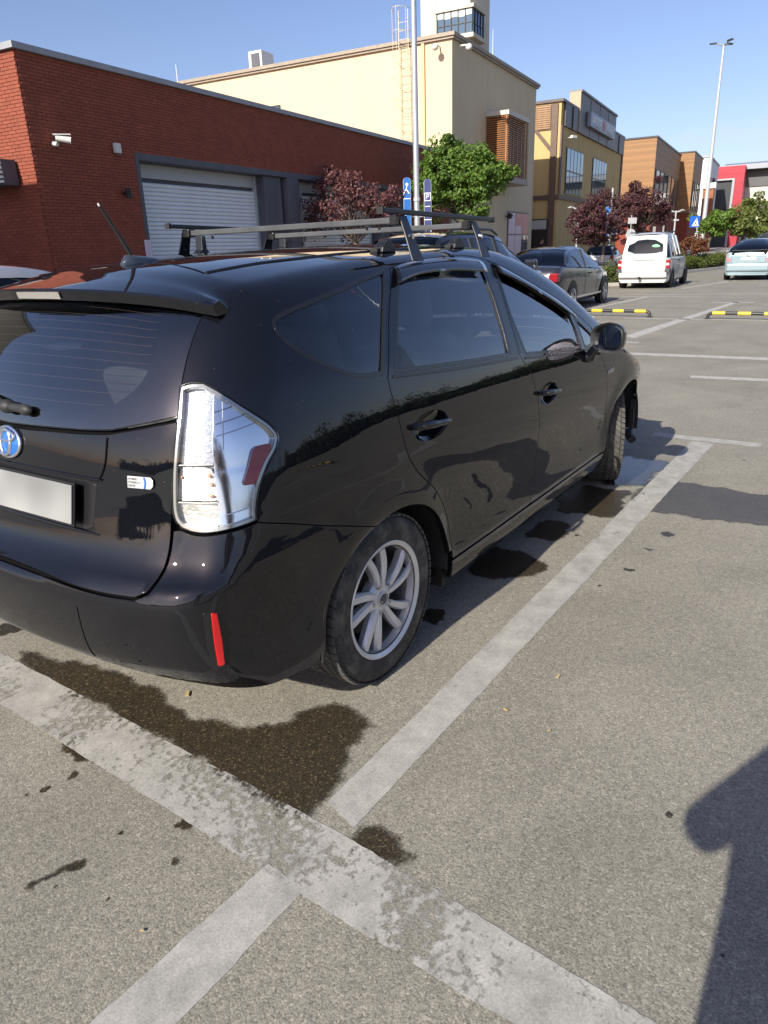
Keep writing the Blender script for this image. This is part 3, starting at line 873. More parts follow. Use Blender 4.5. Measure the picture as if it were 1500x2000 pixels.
tall_window(oc, 46.3 - H0, 50.5 - H0, 4.40, 6.92, 5, 2)
tall_window(oc, 53.3 - H0, 57.6 - H0, 4.40, 6.95, 5, 2)
d_ = MB().b2((-.15, .45, 0), (-.003, 1.75, 3.02)).build('doorway', M_FRAME, oc)
MB().b2((-.16, .55, 2.45), (-.151, 1.65, 2.95)).build('pane', mat('pale_blind', (.42, .43, .42), .5), d_)
MB().b2((-.165, .55, .1), (-.151, 1.65, 2.42)).build('opening', mat('doorway_dark', (.02, .016, .012), .6), d_)
k_ = wall_obj('security_camera', H0 + 1.2, -.01, 7.35, 'white camera on the ochre brewery above the first tall window', 'camera')
MB().cyl((0, 0, 0), (0, -.3, .03), .03, n=6).build('arm', M_OFFW, k_)
MB().box((.15, -.42, .05), (.5, .16, .16), rz=RAD(-20)).build('housing', M_OFFW, k_, bevel=.03)

# ---- orange timber-clad buildings on a brick base
M_BRK2 = brick_mat('orange_brick', (.28, .055, .028), (.22, .043, .024), (.15, .05, .035))
def timber_hall(name, s0, s1, b0, h, label, win):
    t = house(name, s0, b0, label)
    n = s1 - s0
    MB().b2((0, 0, 4.7), (n, 9, h)).build('cladding', M_WOOD, t)
    MB().b2((.02, .02, 0), (n - .02, 9, 4.7)).build('brick_base', M_BRK2, t)
    MB().b2((-.08, -.08, h), (n + .08, 9.1, h + .15)).build('coping', M_FRAME, t)
    MB().b2((-.04, -.04, 4.66), (n + .04, 9, 4.74)).build('drip_band', M_FRAME, t)
    for (a, b_, k) in win:
        w = MB().b2((a, -.04, 4.95), (b_, .05, 8.25)).build('window', M_FRAME, t)
        dx = (b_ - a) / k
        for i in range(k):
            MB().b2((a + i * dx + .18, -.06, 5.05), (a + (i + 1) * dx - .18, -.041, 8.15)).build('pane', M_WINB if i % 2 == 0 else mat('wood_shade_glass', (.20, .15, .12), .1, .3), w)
        for i in range(k + 1):
            MB().b2((a + i * dx - .08, -.12, 4.95), (a + i * dx + .08, -.041, 8.25)).build('mullion', M_FRAME, w)
    return t
th1 = timber_hall('timber_hall', 80.1, 99.4, 0, 10.95, 'orange timber-clad hall on a red brick base beyond the brewery', [(.8, 18.2, 6)])
MB().b2((2, -.05, 0), (4.0, .02, 3.0)).build('doorway', M_WIN, th1)
MB().b2((9, -.05, 0), (12.0, .02, 3.2)).build('doorway', M_WIN, th1)
th2 = timber_hall('timber_hall', 100.5, 110.5, -1.4, 11.35, 'narrower timber-clad block with a tall window further down the street', [(1.0, 9.0, 4)])

# ---- white block, red gateway block and the long grey hall at the end of the street
wb = house('white_block', 136.0, 0, 'white rendered block with dark lettering behind the tall mast')
M_WB = mat('white_block_render', (.62, .66, .70), .8, var=.05, scale=.4)
MB().b2((0, 0, 0), (18, 12, 13.9)).build('wall', M_WB, wb)
MB().b2((-.15, -.15, 13.9), (18.2, 12, 14.15)).build('coping', M_COPE, wb)
lt = MB()
for i, (a, w_, h_) in enumerate(((2.2, .5, 1.0), (3.0, .4, .9), (3.8, 1.0, .25), (4.2, .4, 1.0), (8.0, .5, 1.2), (9.2, .4, 1.1), (10.2, .5, 1.3), (11.4, .5, 1.2), (12.2, .35, 1.2))):
    lt.b2((a, -.12, 10.2), (a + w_, -.003, 10.2 + h_))
tag(lt.build('lettering', M_BLACK, wb), kind='stuff')
pp = house('brick_pier', 118.0, -2.5, 'brown brick pier with a white cap before the white block')
MB().b2((0, 0, 0), (1.6, 1.4, 8.3)).build('shaft', brick_mat('brown_brick', (.34, .13, .05), (.24, .08, .035), (.12, .06, .04), .35, .2), pp)
MB().b2((-.2, -.2, 8.3), (1.8, 1.6, 9.0)).build('cap', M_WHITE, pp)
rb = house('red_gateway', 160.0, -4.1, 'bright red panelled gateway block with a dark recess')
M_RED = plank_mat('red_panel', (.32, .012, .028), 1.6, .08, .5)
MB().b2((0, 0, 0), (8, 1.7, 14.3)).b2((0, 1.7, 12.0), (8, 5.2, 14.3)).build('wall', M_RED, rb)
MB().b2((.4, 1.7, 0), (7.5, 5.2, 12.0)).build('recess', mat('dark_recess', (.022, .027, .032), .6), rb)
MB().b2((-.15, 1.55, 0), (-.003, 1.95, 12.2)).b2((-.15, 1.95, 11.9), (-.003, 5.2, 12.2)).build('frame', M_COPE, rb)
gh = house('grey_hall', 168.0, -14.0, 'long pale grey hall with a low curved roof at the end of the street')
MB().b2((0, -40, 0), (20, 12, 11.0)).build('wall', mat('hall_render', (.46, .45, .43), .8), gh)
MB().b2((-.3, -40, 8.0), (-.003, 9.4, 8.9)).b2((-.3, -40, 5.0), (-.003, 9.4, 6.6)).build('band', mat('hall_cream', (.66, .62, .50), .8), gh)
MB().b2((-.2, -40, 6.7), (-.003, 9.4, 7.8)).b2((-.2, -40, 0), (-.003, 9.4, 3.0)).build('glazing', M_WIN, gh)
MB().b2((-.25, -40, 11.0), (18, 12, 14.0)).build('upper_wall', mat('hall_charcoal', (.085, .088, .09), .6), gh)
rf = MB()
pr = [(-2.5 , 14.0), (-2.5, 14.9), (3, 15.6), (10, 15.9), (20, 15.6), (20, 14.0)]
rf.prism(pr, (0, -40, 0), (1, 0, 0), (0, 0, 1), (0, 54, 0)).build('roof', mat('roof_sheet', (.26, .28, .31), .4, .3), gh)

# pavement in front of the shops
pv = MB().b2((28.0, -2.4, .0), (170, -.02, .14))
pvo = pv.build('pavement', mat('paving', (.26, .24, .22), .85, var=.1, scale=1.5), loc=(*sw(0, 0), 0), rot=(0, 0, SANG))
tag(pvo, 'raised grey pavement along the shop fronts', 'pavement', kind='structure')
pv2 = MB().b2((58.0, -17.0, .0), (160, -9.0, .13))
pvo2 = pv2.build('pavement', mat('paving2', (.30, .27, .235), .85, var=.1, scale=.7), loc=(*sw(0, 0), 0), rot=(0, 0, SANG))
tag(pvo2, 'raised paved walk beyond the planting at the end of the car park', 'pavement', kind='structure')
# ---------------------------------------------------------------- the black estate car: one smooth body surface, cut into panels
# car axes = world axes: x forward from the rear axle, y to the car's left, z up; the surface is F = 0
def pchip(xs,ys):
    xs=np.array(xs,float);ys=np.array(ys,float)
    h=np.diff(xs);d=np.diff(ys)/h
    m=np.zeros_like(xs);m[0]=d[0];m[-1]=d[-1]
    for i in range(1,len(xs)-1):
        if d[i-1]*d[i]>0:
            w1=2*h[i]+h[i-1];w2=h[i]+2*h[i-1]
            m[i]=(w1+w2)/(w1/d[i-1]+w2/d[i])
    def g(x):
        x=np.asarray(x,float);xc=np.clip(x,xs[0],xs[-1])
        i=np.clip(np.searchsorted(xs,xc,side='right')-1,0,len(xs)-2)
        t=(xc-xs[i])/h[i]
        y=ys[i]*(1+2*t)*(1-t)**2+m[i]*h[i]*t*(1-t)**2+ys[i+1]*t*t*(3-2*t)+m[i+1]*h[i]*t*t*(t-1)
        return y+np.where(x<xs[0],(x-xs[0])*m[0],0)+np.where(x>xs[-1],(x-xs[-1])*m[-1],0)
    return g
def smax(a,b,k):
    h=np.maximum(k-np.abs(a-b),0)/k
    return np.maximum(a,b)+h*h*k*.25
XR,XF=0.025,2.805   # wheel centres
W_low=pchip([.10,.18,.25,.33,.45,.58,.72,.80,.86,.92,.98,1.05],[.80,.845,.868,.872,.866,.875,.890,.8905,.8865,.8805,.8715,.8585])
def belt(x): return 1.135-.095*(x-.09)
TH=pchip([-.4,-.15,0,.10,.20,.30,.40,.50,.6],[.0,.0,.006,.025,.054,.087,.128,.184,.26])
REART=pchip([-1.2,-.9,-.6,-.3,0,.4],[.28,.155,.070,.024,.006,0])
FRT=pchip([1.9,2.4,2.8,3.2,3.5,3.8],[0,.004,.014,.055,.14,.3])
def S(x,z):
    zb=belt(np.clip(x,-.2,2.6))
    w=W_low(np.minimum(z,1.0))
    w=np.where(z<1.0,w,W_low(1.0)-(z-1.0)*.19)
    w=w-TH(np.minimum(z-zb,.6))
    gh=np.clip((z-.95)/.5,0,1)
    w=w-REART(x)*(1+.6*gh)-FRT(x)
    for xc in (XR,XF):
        r=np.hypot(x-xc,z-.33)
        w=w+.014*np.exp(-((r-.37)/.07)**2)*np.clip((z-.2)/.15,0,1)*(z<.85)
    return w
RC=pchip([-.95,-.75,-.5,-.2,.1,.4,.8,1.1,1.4,1.65,1.9,2.3,2.7,2.95,3.2,3.45,3.6,3.7],
         [1.36,1.42,1.468,1.508,1.530,1.543,1.550,1.553,1.546,1.518,1.458,1.285,1.09,.99,.925,.84,.74,.6])
def T(x,y):
    k=pchip([-1,0,1.4,2,3,3.6],[.065,.05,.045,.07,.07,.12])(x)
    return RC(x)-k*(np.abs(y)/.62)**2.3
ZR=pchip([.15,.30,.35,.42,.52,.60,.645,.68,.72,.80,.90,1.0,1.06,1.12,1.3,1.45,1.6],
         [-.66,-.79,-.84,-.885,-.905,-.91,-.90,-.855,-.825,-.80,-.778,-.760,-.745,-.72,-.615,-.52,-.42])
def Rr(y,z):
    a=np.abs(y)
    return ZR(z)+.085*(a/.75)**2+.05*(a/.8)**4+.016*np.clip((a-.58)/.10,0,1)**2*np.clip((z-.64)/.15,0,1)*np.clip((1.10-z)/.25,0,1)
ZF=pchip([.15,.3,.5,.65,.8,1.0],[3.62,3.70,3.71,3.70,3.62,3.4])
def Ff(y,z): return ZF(z)-.25*(np.abs(y)/.8)**2.2
def F(P):
    x,y,z=P[...,0],P[...,1],P[...,2]
    fs=np.abs(y)-S(x,z)
    ft=(z-T(x,y))*.95
    fr=(Rr(y,z)-x)*.97
    ff=(x-Ff(y,z))*.95
    v=smax(fs,ft,.075)
    v=smax(v,fr,.07+.09*np.clip((z-.72)/.25,0,1))
    return smax(v,ff,.2)
def grad(P,e=1e-3):
    g=np.stack([(F(P+np.eye(3)[i]*e)-F(P-np.eye(3)[i]*e)) for i in range(3)],-1)
    return g/np.maximum(np.linalg.norm(g,axis=-1,keepdims=True),1e-12)
XI,YI,AL,VZ,VS=-.30,.45,.785,1.15,.40
def uv_ray(u,v):
    u=np.asarray(u,float);v=np.asarray(v,float)
    s=np.where(u<0,1.,-1.);a=np.abs(u)
    phi=np.clip((a-YI)/AL,0,1)*np.pi/2
    ox=XI+np.maximum(a-YI-AL,0);oy=s*np.minimum(a,YI)
    th=np.maximum(v-VZ,0)/VS
    O=np.stack([ox,oy,np.minimum(v,VZ)],-1)
    D=np.stack([-np.cos(phi)*np.cos(th),s*np.sin(phi)*np.cos(th),np.sin(th)],-1)
    return O,D
def cast(O,D,t1=1.3,n=8):
    lo=np.zeros(O.shape[:-1]);hi=np.full(O.shape[:-1],t1)
    for _ in range(n):
        m=(lo+hi)/2;v=F(O+D*m[...,None])
        lo=np.where(v<0,m,lo);hi=np.where(v<0,hi,m)
    flo=F(O+D*lo[...,None]);fhi=F(O+D*hi[...,None])
    for _ in range(4):   # regula falsi, halving the stale end
        m=lo-flo*(hi-lo)/np.where(np.abs(fhi-flo)<1e-14,1e-14,fhi-flo);v=F(O+D*m[...,None]);ng=v<0
        fhi=np.where(ng,fhi*.5,v);flo=np.where(ng,v,flo*.5)
        lo=np.where(ng,m,lo);hi=np.where(ng,hi,m)
    m=np.where(np.abs(fhi)<np.abs(flo),hi,lo)
    return O+D*m[...,None]
def uv3(u,v):
    O,D=uv_ray(u,v);return cast(O,D)
def inv_uv(P):
    x,y,z=P;s=1 if y<=0 else -1;a=abs(y)
    if x>=XI: u=YI+AL+(x-XI);dh=a-YI
    elif a<=YI: u=a;dh=XI-x
    else: u=YI+AL*np.arctan2(a-YI,XI-x)/(np.pi/2);dh=np.hypot(a-YI,XI-x)
    v=z if z<=VZ else VZ+VS*np.arctan2(z-VZ,dh)
    return s*u,v
def cr(pts, seg=.018):
    """smooth curve through points"""
    P = [np.array(p, float) for p in pts]
    if len(P) == 1: return P
    if len(P) < 3:
        n = max(1, int(np.linalg.norm(P[1] - P[0]) / seg))
        return [P[0] + (P[1] - P[0]) * k / n for k in range(n + 1)]
    out = []
    Q = [2 * P[0] - P[1]] + P + [2 * P[-1] - P[-2]]
    for i in range(1, len(Q) - 2):
        p0, p1, p2, p3 = Q[i - 1:i + 3]
        n = max(1, int(np.linalg.norm(p2 - p1) / seg))
        for k in range(n):
            t = k / n
            m1 = (p2 - p0) * .5; m2 = (p3 - p1) * .5
            out.append(p1 * (1 + 2 * t) * (1 - t) ** 2 + m1 * t * (1 - t) ** 2 + p2 * t * t * (3 - 2 * t) + m2 * t * t * (t - 1))
    out.append(P[-1])
    return out


def loop(*curves, seg=.018):
    """closed outline from smooth curves, joined end to end by straight pieces"""
    pts = []
    for c in curves:
        d = cr(c, seg)
        if pts and np.linalg.norm(pts[-1] - d[0]) > seg * 1.5:
            a, b = pts[-1], d[0]; n = int(np.linalg.norm(b - a) / seg)
            pts += [a + (b - a) * k / (n + 1) for k in range(1, n + 1)]
        for p in d:
            if not pts or np.linalg.norm(pts[-1] - p) > seg * .3: pts.append(p)
    a, b = pts[-1], pts[0]; n = int(np.linalg.norm(b - a) / seg)
    pts += [a + (b - a) * k / (n + 1) for k in range(1, n + 1)]
    while np.linalg.norm(pts[-1] - pts[0]) < seg * .3: pts.pop()
    return np.array(pts)


def area2(p):
    x, y = p[:, 0], p[:, 1]
    return float(np.sum(x * np.roll(y, -1) - y * np.roll(x, -1)))


def grow(poly, d):
    """offset a closed outline outwards by d (inwards when negative)"""
    s = 1 if area2(poly) > 0 else -1
    a = np.roll(poly, 1, 0); b = np.roll(poly, -1, 0)
    e1 = poly - a; e2 = b - poly
    e1 /= np.linalg.norm(e1, axis=1, keepdims=True) + 1e-12; e2 /= np.linalg.norm(e2, axis=1, keepdims=True) + 1e-12
    n1 = np.stack([e1[:, 1], -e1[:, 0]], 1) * s; n2 = np.stack([e2[:, 1], -e2[:, 0]], 1) * s
    m = n1 + n2
    m /= np.maximum(np.sum(m * m, 1, keepdims=True), .5) / 2
    return poly + m * d


def top3(x, y):      # roof, screen and bonnet: straight up
    O = np.stack([x, y, 0 * x + .35], -1); D = np.stack([0 * x, 0 * x, 0 * x + 1.0], -1)
    return cast(O, D, 1.5)


def panel(name, out, holes=(), m=None, parent=None, res=.035, inset=.0028, off=0.0, rim=.014, mp='uv', mirror=False, edge=True, disp=None, custom=True):
    """cut one sheet out of the body surface; edges are rolled over and turned in"""
    fn = uv3 if mp == 'uv' else top3
    sign = 1.0
    loops = [grow(out, -inset)] + [grow(h, inset) for h in holes]
    if mirror:
        loops = [l * np.array([-1, 1]) if mp == 'uv' else l * np.array([1, -1]) for l in loops]
    o_ = loops[0]
    lo = o_.min(0); hi = o_.max(0)
    gx = np.arange(lo[0] + res * .3, hi[0], res); gy = np.arange(lo[1] + res * .3, hi[1], res * .87)
    G = np.array([(x + (j % 2) * res * .5, y) for j, y in enumerate(gy) for x in gx])
    if len(G):
        G = G[inside(G, o_)]
        for h in loops[1:]: G = G[~inside(G, h)] if len(G) else G
        allb = np.concatenate(loops)
        if len(G): G = G[far_from(G, allb, res * .45)]
    V2 = [Vector(p) for l in loops for p in l] + [Vector(p) for p in G]
    E2 = []; b = 0
    for l in loops:
        n = len(l); E2 += [(b + i, b + (i + 1) % n) for i in range(n)]; b += n
    r = delaunay_2d_cdt(V2, E2, [], 0, 1e-6)
    P2 = np.array([(v.x, v.y) for v in r[0]]); T3 = np.array([f for f in r[2] if len(f) == 3])
    cen = P2[T3].mean(1)
    ok = inside(cen, o_)
    for h in loops[1:]: ok &= ~inside(cen, h)
    T3 = T3[ok]
    P = fn(P2[:, 0], P2[:, 1]); N = grad(P)
    o3 = off if disp is None else off + disp(P)
    P = P + N * (o3[:, None] if disp is not None else o3)
    verts = [tuple(p) for p in P]; nrm = [tuple(n) for n in N]
    faces = []
    for t in T3:
        a, b_, c = (P[i] for i in t)
        g_ = np.dot(np.cross(b_ - a, c - a), N[t[0]])
        faces.append(tuple(int(i) for i in (t if g_ > 0 else t[::-1])))
    if edge:
        for k, l in enumerate(loops):
            n = len(l)
            ring0 = fn(l[:, 0], l[:, 1]); N0 = grad(ring0)
            sgn = 1 if k == 0 else -1
            l2 = grow(l, .0016 * sgn)
            ring1 = fn(l2[:, 0], l2[:, 1]); d = ring1 - ring0
            d /= np.linalg.norm(d, axis=1, keepdims=True) + 1e-12
            if disp is not None: oo = (off + disp(ring0))[:, None]
            else: oo = off
            A = ring0 + N0 * oo; B = ring0 + d * .0016 + N0 * (oo - .0018); Cc = B - N0 * rim
            base = len(verts)
            for X, NN in ((A, N0), (B, d), (Cc, d)):
                verts += [tuple(p) for p in X]; nrm += [tuple(q) for q in NN]
            for i in range(n):
                j = (i + 1) % n
                for q in (0, 1):
                    f = (base + q * n + i, base + q * n + j, base + (q + 1) * n + j, base + (q + 1) * n + i)
                    a, b_, c = (np.array(verts[z]) for z in f[:3])
                    if np.dot(np.cross(b_ - a, c - a), np.array(nrm[f[0]]) + np.array(nrm[f[3]])) < 0: f = f[::-1]
                    faces.append(f)
    me = bpy.data.meshes.new(name)
    me.from_pydata(verts, [], faces)
    me.polygons.foreach_set('use_smooth', [True] * len(me.polygons))
    if custom: me.normals_split_custom_set_from_vertices(nrm)
    if m is not None: me.materials.append(m)
    return link(name, me, parent)


# ---- paint, glass and trim
def car_paint(name, color, rough=.02, dirt=.07, flake=0.0):
    m = bpy.data.materials.new(name); m.use_nodes = True
    l = m.node_tree.links.new; p = m.node_tree.nodes['Principled BSDF']
    tc = nd(m, 'ShaderNodeTexCoord'); sp = nd(m, 'ShaderNodeSeparateXYZ'); l(tc.outputs['Object'], sp.inputs[0])
    # road film: dust thrown up over the sills and the lower bumper
    dn = nd(m, 'ShaderNodeTexNoise', Scale=5.0, Detail=7.0, Roughness=.65); l(tc.outputs['Object'], dn.inputs['Vector'])
    hz = nd(m, 'ShaderNodeMapRange'); hz.inputs['From Min'].default_value = .75; hz.inputs['From Max'].default_value = .22
    l(sp.outputs['Z'], hz.inputs['Value'])
    dm = nd(m, 'ShaderNodeMath'); dm.operation = 'MULTIPLY'; l(hz.outputs['Result'], dm.inputs[0]); l(dn.outputs['Fac'], dm.inputs[1])
    d2 = nd(m, 'ShaderNodeMath'); d2.operation = 'MULTIPLY'; d2.inputs[1].default_value = dirt * .55; l(dm.outputs[0], d2.inputs[0])
    # wiped-on haze of fine dust all over
    d3 = nd(m, 'ShaderNodeMapRange'); d3.inputs['From Min'].default_value = .35; d3.inputs['From Max'].default_value = .8; d3.inputs['To Max'].default_value = .02 * dirt * 2
    l(dn.outputs['Fac'], d3.inputs['Value'])
    ad = nd(m, 'ShaderNodeMath'); ad.use_clamp = True; l(d2.outputs[0], ad.inputs[0]); l(d3.outputs['Result'], ad.inputs[1])
    mx = nd(m, 'ShaderNodeMix'); mx.data_type = 'RGBA'; mx.inputs[6].default_value = (*color, 1); mx.inputs[7].default_value = (.17, .15, .12, 1)
    # sparse dried drops and grit
    vo = nd(m, 'ShaderNodeTexVoronoi', Scale=48.0); l(tc.outputs['Object'], vo.inputs['Vector'])
    sc_ = nd(m, 'ShaderNodeSeparateColor'); l(vo.outputs['Color'], sc_.inputs['Color'])
    pick = nd(m, 'ShaderNodeMath'); pick.operation = 'GREATER_THAN'; pick.inputs[1].default_value = .90; l(sc_.outputs['Red'], pick.inputs[0])
    dot = nd(m, 'ShaderNodeMapRange'); dot.inputs['From Min'].default_value = .12; dot.inputs['From Max'].default_value = .04; dot.inputs['To Max'].default_value = .35; l(vo.outputs['Distance'], dot.inputs['Value'])
    dk = nd(m, 'ShaderNodeMath'); dk.operation = 'MULTIPLY'; l(pick.outputs[0], dk.inputs[0]); l(dot.outputs['Result'], dk.inputs[1])
    a2 = nd(m, 'ShaderNodeMath'); a2.use_clamp = True; l(ad.outputs[0], a2.inputs[0]); l(dk.outputs[0], a2.inputs[1]); ad = a2
    l(ad.outputs[0], mx.inputs[0]); l(mx.outputs[2], p.inputs['Base Color'])
    rr = nd(m, 'ShaderNodeMath'); rr.operation = 'MULTIPLY_ADD'; rr.inputs[1].default_value = .35; rr.inputs[2].default_value = rough
    l(ad.outputs[0], rr.inputs[0]); l(rr.outputs[0], p.inputs['Roughness'])
    p.inputs['Coat Weight'].default_value = .08; p.inputs['Coat Roughness'].default_value = .02
    p.inputs['Metallic'].default_value = flake
    # faint orange peel
    pn = nd(m, 'ShaderNodeTexNoise', Scale=14.0, Detail=1.0); l(tc.outputs['Object'], pn.inputs['Vector'])
    bu = nd(m, 'ShaderNodeBump', Strength=.012, Distance=.02); l(pn.outputs['Fac'], bu.inputs['Height'])
    l(bu.outputs['Normal'], p.inputs['Normal']); l(bu.outputs['Normal'], p.inputs['Coat Normal'])
    return m


M_PAINT = car_paint('black_paint', (.0045, .005, .0075))
M_GAP = mat('seam_black', (.003, .003, .003), .9, spec=.1)
M_TRIM = mat('black_trim', (.012, .012, .013), .25)
M_RUB = mat('rubber', (.013, .013, .013), .75)
M_PLAS = mat('textured_plastic', (.018, .018, .019), .6, bump=.1, bscale=300)
G_DARK = glass_mat('privacy_glass', (.66, .70, .72), 0, 1.5, 1.7)
G_REAR = glass_mat('rear_glass', (.32, .35, .37), 0, 1.6, 2.2)
G_CLEAR = glass_mat('clear_glass', (.75, .80, .78), 0, 1.5, 1.9)
M_VISOR = glass_mat('smoked_visor', (.04, .04, .045))
M_CHROME = mat('chrome', (.80, .82, .85), .06, 1.0)
M_LENS = glass_mat('lamp_lens', (.93, .94, .94), .0, 1.45)

car = empty('estate_car', (0, 0, 0), 0, 'black estate car with roof rack parked in the foreground', 'car')
PP = []   # every painted panel is also backed in black so that no light shows through the seams
GRIDN = .034

# outlines on the body sheet (u round the car from the middle of the tail, v up)
ditch = [(1.254, 1.775), (1.349, 1.767), (1.466, 1.765), (1.598, 1.748), (1.744, 1.738), (2.001, 1.735), (2.191, 1.738), (2.5, 1.735), (2.75, 1.72)]
apil = [(2.75, 1.72), (2.95, 1.672), (3.15, 1.575), (3.35, 1.462), (3.55, 1.345), (3.75, 1.225), (3.95, 1.105), (4.10, 1.02)]
gapl = [(1.939, 1.528), (2.022, 1.545), (2.159, 1.565), (2.321, 1.580), (2.549, 1.588), (2.717, 1.571), (2.891, 1.510), (3.099, 1.418), (3.338, 1.298), (3.543, 1.180), (3.71, 1.078)]
rgap = [(1.643, 1.12), (1.640, 1.076), (1.650, 1.002), (1.676, .861), (1.743, .764), (1.881, .648), (1.981, .521), (2.016, .402), (2.028, .315)]
rgup = [(1.939, 1.526), (1.800, 1.359), (1.700, 1.21), (1.643, 1.12)]
bgap = [(2.698, 1.043), (2.762, .974), (2.812, .877), (2.845, .767), (2.876, .60), (2.870, .43), (2.815, .304)]
bgup = [(2.790, 1.548), (2.752, 1.408), (2.710, 1.201), (2.686, 1.065), (2.698, 1.043)]
fgap = [(3.735, .99), (3.760, .929), (3.806, .858), (3.840, .791), (3.893, .66), (3.935, .525), (3.955, .40), (3.955, .315)]
seam_ = [(.943, .816), (1.05, .784), (1.187, .740), (1.349, .688), (1.474, .644)]
tgs1 = [(.867, 1.478), (.809, 1.40), (.766, 1.303), (.741, 1.205)]
tgs2 = [(.728, 1.107), (.708, 1.0), (.693, .916), (.682, .815)]
tgs3 = [(.682, .81), (.674, .754), (.658, .70), (.630, .655)]
tgb = [(.60, .640), (.50, .640), (.40, .645), (.263, .655), (.13, .660), (0, .661)]
tl_t = [(.733, 1.196), (.777, 1.204), (.824, 1.203)]
tl_ur = [(.824, 1.203), (.883, 1.173), (.962, 1.126), (1.035, 1.079), (1.062, 1.052)]
tl_r = [(1.069, 1.037), (1.054, 1.007), (1.009, .966), (.971, .914), (.951, .864), (.944, .823)]
tl_b = [(.941, .820), (.864, .808), (.789, .800), (.743, .803), (.712, .813)]
tl_l = [(.697, .829), (.689, .86), (.695, .944), (.710, 1.028), (.726, 1.113), (.733, 1.192)]


def ellipse(c, rx, rz, a0, a1, n=26):
    return [(c[0] + rx * math.cos(a), c[1] + rz * math.sin(a)) for a in np.linspace(a0, a1, n)]


UR = YI + AL - XI + .06           # u of the rear arch centre
UF = YI + AL - XI + 2.845
AC_R, AC_F = (UR, .30), (UF, .31)
ARX, ARZ = .405, .365
arch_r_up = lambda a0, a1: ellipse(AC_R, ARX, ARZ, a0, a1)
bot = [(1.196, .250), (1.098, .262), (.964, .272), (.838, .297), (.703, .330), (.576, .345), (.456, .362), (.328, .385), (.151, .395), (0, .398)]
ang_seam = math.atan2((.644 - .30) / ARZ, (1.474 - UR) / ARX)
ang_gap = math.atan2((.345 - .30) / ARZ, .99)
qwin = loop([(1.209, 1.372), (1.222, 1.385), (1.252, 1.397), (1.327, 1.412), (1.555, 1.452), (1.720, 1.488), (1.890, 1.518)], [(1.890, 1.512), (1.757, 1.335), (1.628, 1.143)],
            [(1.618, 1.133), (1.507, 1.142), (1.416, 1.169), (1.317, 1.225), (1.242, 1.296), (1.212, 1.345), (1.209, 1.372)])
quarter = loop(ditch, apil, [(4.10, 1.02), (3.76, 1.03), (3.72, 1.065)], gapl[::-1], rgup, rgap[:-1], [(2.024, .345), (2.012, .347)],
               arch_r_up(.14, ang_seam), seam_[::-1], tl_r[::-1], tl_ur[::-1], tl_t[::-1], tgs1[::-1], [(.867, 1.478), (.93, 1.56), (1.02, 1.655), (1.13, 1.735), (1.254, 1.775)])
rwin = loop([(1.693, 1.128), (1.937, 1.110), (2.215, 1.091), (2.585, 1.070)], [(2.592, 1.078), (2.617, 1.185), (2.645, 1.329), (2.661, 1.455), (2.675, 1.528)],
            [(2.668, 1.540), (2.499, 1.556), (2.316, 1.554), (2.120, 1.540), (1.985, 1.520)], [(1.972, 1.510), (1.881, 1.400), (1.775, 1.255), (1.693, 1.135)])
rdoor = loop(gapl[:6][:5] + [(2.70, 1.574), (2.785, 1.549)], bgup, bgap, [(2.80, .302), (2.4, .302), (2.035, .306)], rgap[::-1], rgup[::-1])
fwin = loop([(2.760, 1.050), (3.07, 1.023), (3.462, .997)], [(3.472, 1.003), (3.480, 1.097), (3.462, 1.172)], [(3.455, 1.180), (3.308, 1.264), (3.07, 1.390), (2.92, 1.462), (2.81, 1.508)],
            [(2.80, 1.500), (2.775, 1.400), (2.745, 1.250), (2.745, 1.120), (2.757, 1.058)])
ftri = loop([(3.515, 1.15), (3.60, 1.10), (3.690, 1.045)], [(3.695, 1.035), (3.690, .995), (3.62, .985), (3.530, .99)], [(3.525, .998), (3.515, 1.15)])
fdoor = loop([(2.795, 1.546), (2.891, 1.510), (3.099, 1.418), (3.338, 1.298), (3.543, 1.180), (3.705, 1.080)], fgap, [(3.94, .302), (3.4, .300), (2.82, .302)], bgap[::-1], bgup[::-1])
sill = loop([(2.028, .298), (2.8, .294), (3.94, .294)], [(3.985, .30), (3.975, .24), (3.93, .205)], [(3.9, .200), (3.0, .195), (2.1, .200)], [(2.035, .21), (2.028, .298)])
fend_arch = ellipse(AC_F, ARX, ARZ, math.pi * .985, math.pi * .20)
fender = loop(fgap[:-1], [(3.965, .33)], fend_arch, [(UF + .35, .545), (UF + .40, .60), (UF + .37, .70), (UF + .30, .79)], [(UF + .25, .83), (UF + .05, .90), (4.15, .97), (4.05, 1.0)], [(4.0, 1.005), (3.80, 1.02), (3.735, 1.0)])
fbump = loop(ellipse(AC_F, ARX, ARZ, math.pi * .19, -.03), [(UF + .42, .25), (UF + .6, .22), (4.95, .20)], [(4.97, .20), (4.985, .5), (4.96, .62), (4.86, .68)], [(4.85, .69), (UF + .43, .60), (UF + .37, .55)])
hlamp = loop([(UF + .41, .615), (UF + .38, .70), (UF + .30, .80), (UF + .22, .845)], [(4.70, .80), (4.84, .72), (4.86, .69)])
def sym(half):
    """close a right-hand half outline (starting and ending on u = 0) with its mirror image"""
    h = np.array(half); return np.concatenate([h, (h * np.array([-1, 1]))[::-1][1:-1]])
tgate_half = cr([(0, 1.043), (.12, 1.046), (.213, 1.050), (.345, 1.054), (.437, 1.059)]) + cr([(.455, 1.061), (.573, 1.079), (.724, 1.102)]) + cr(tgs2) + cr(tgs3) + cr(tgb)
tgate = sym(tgate_half)
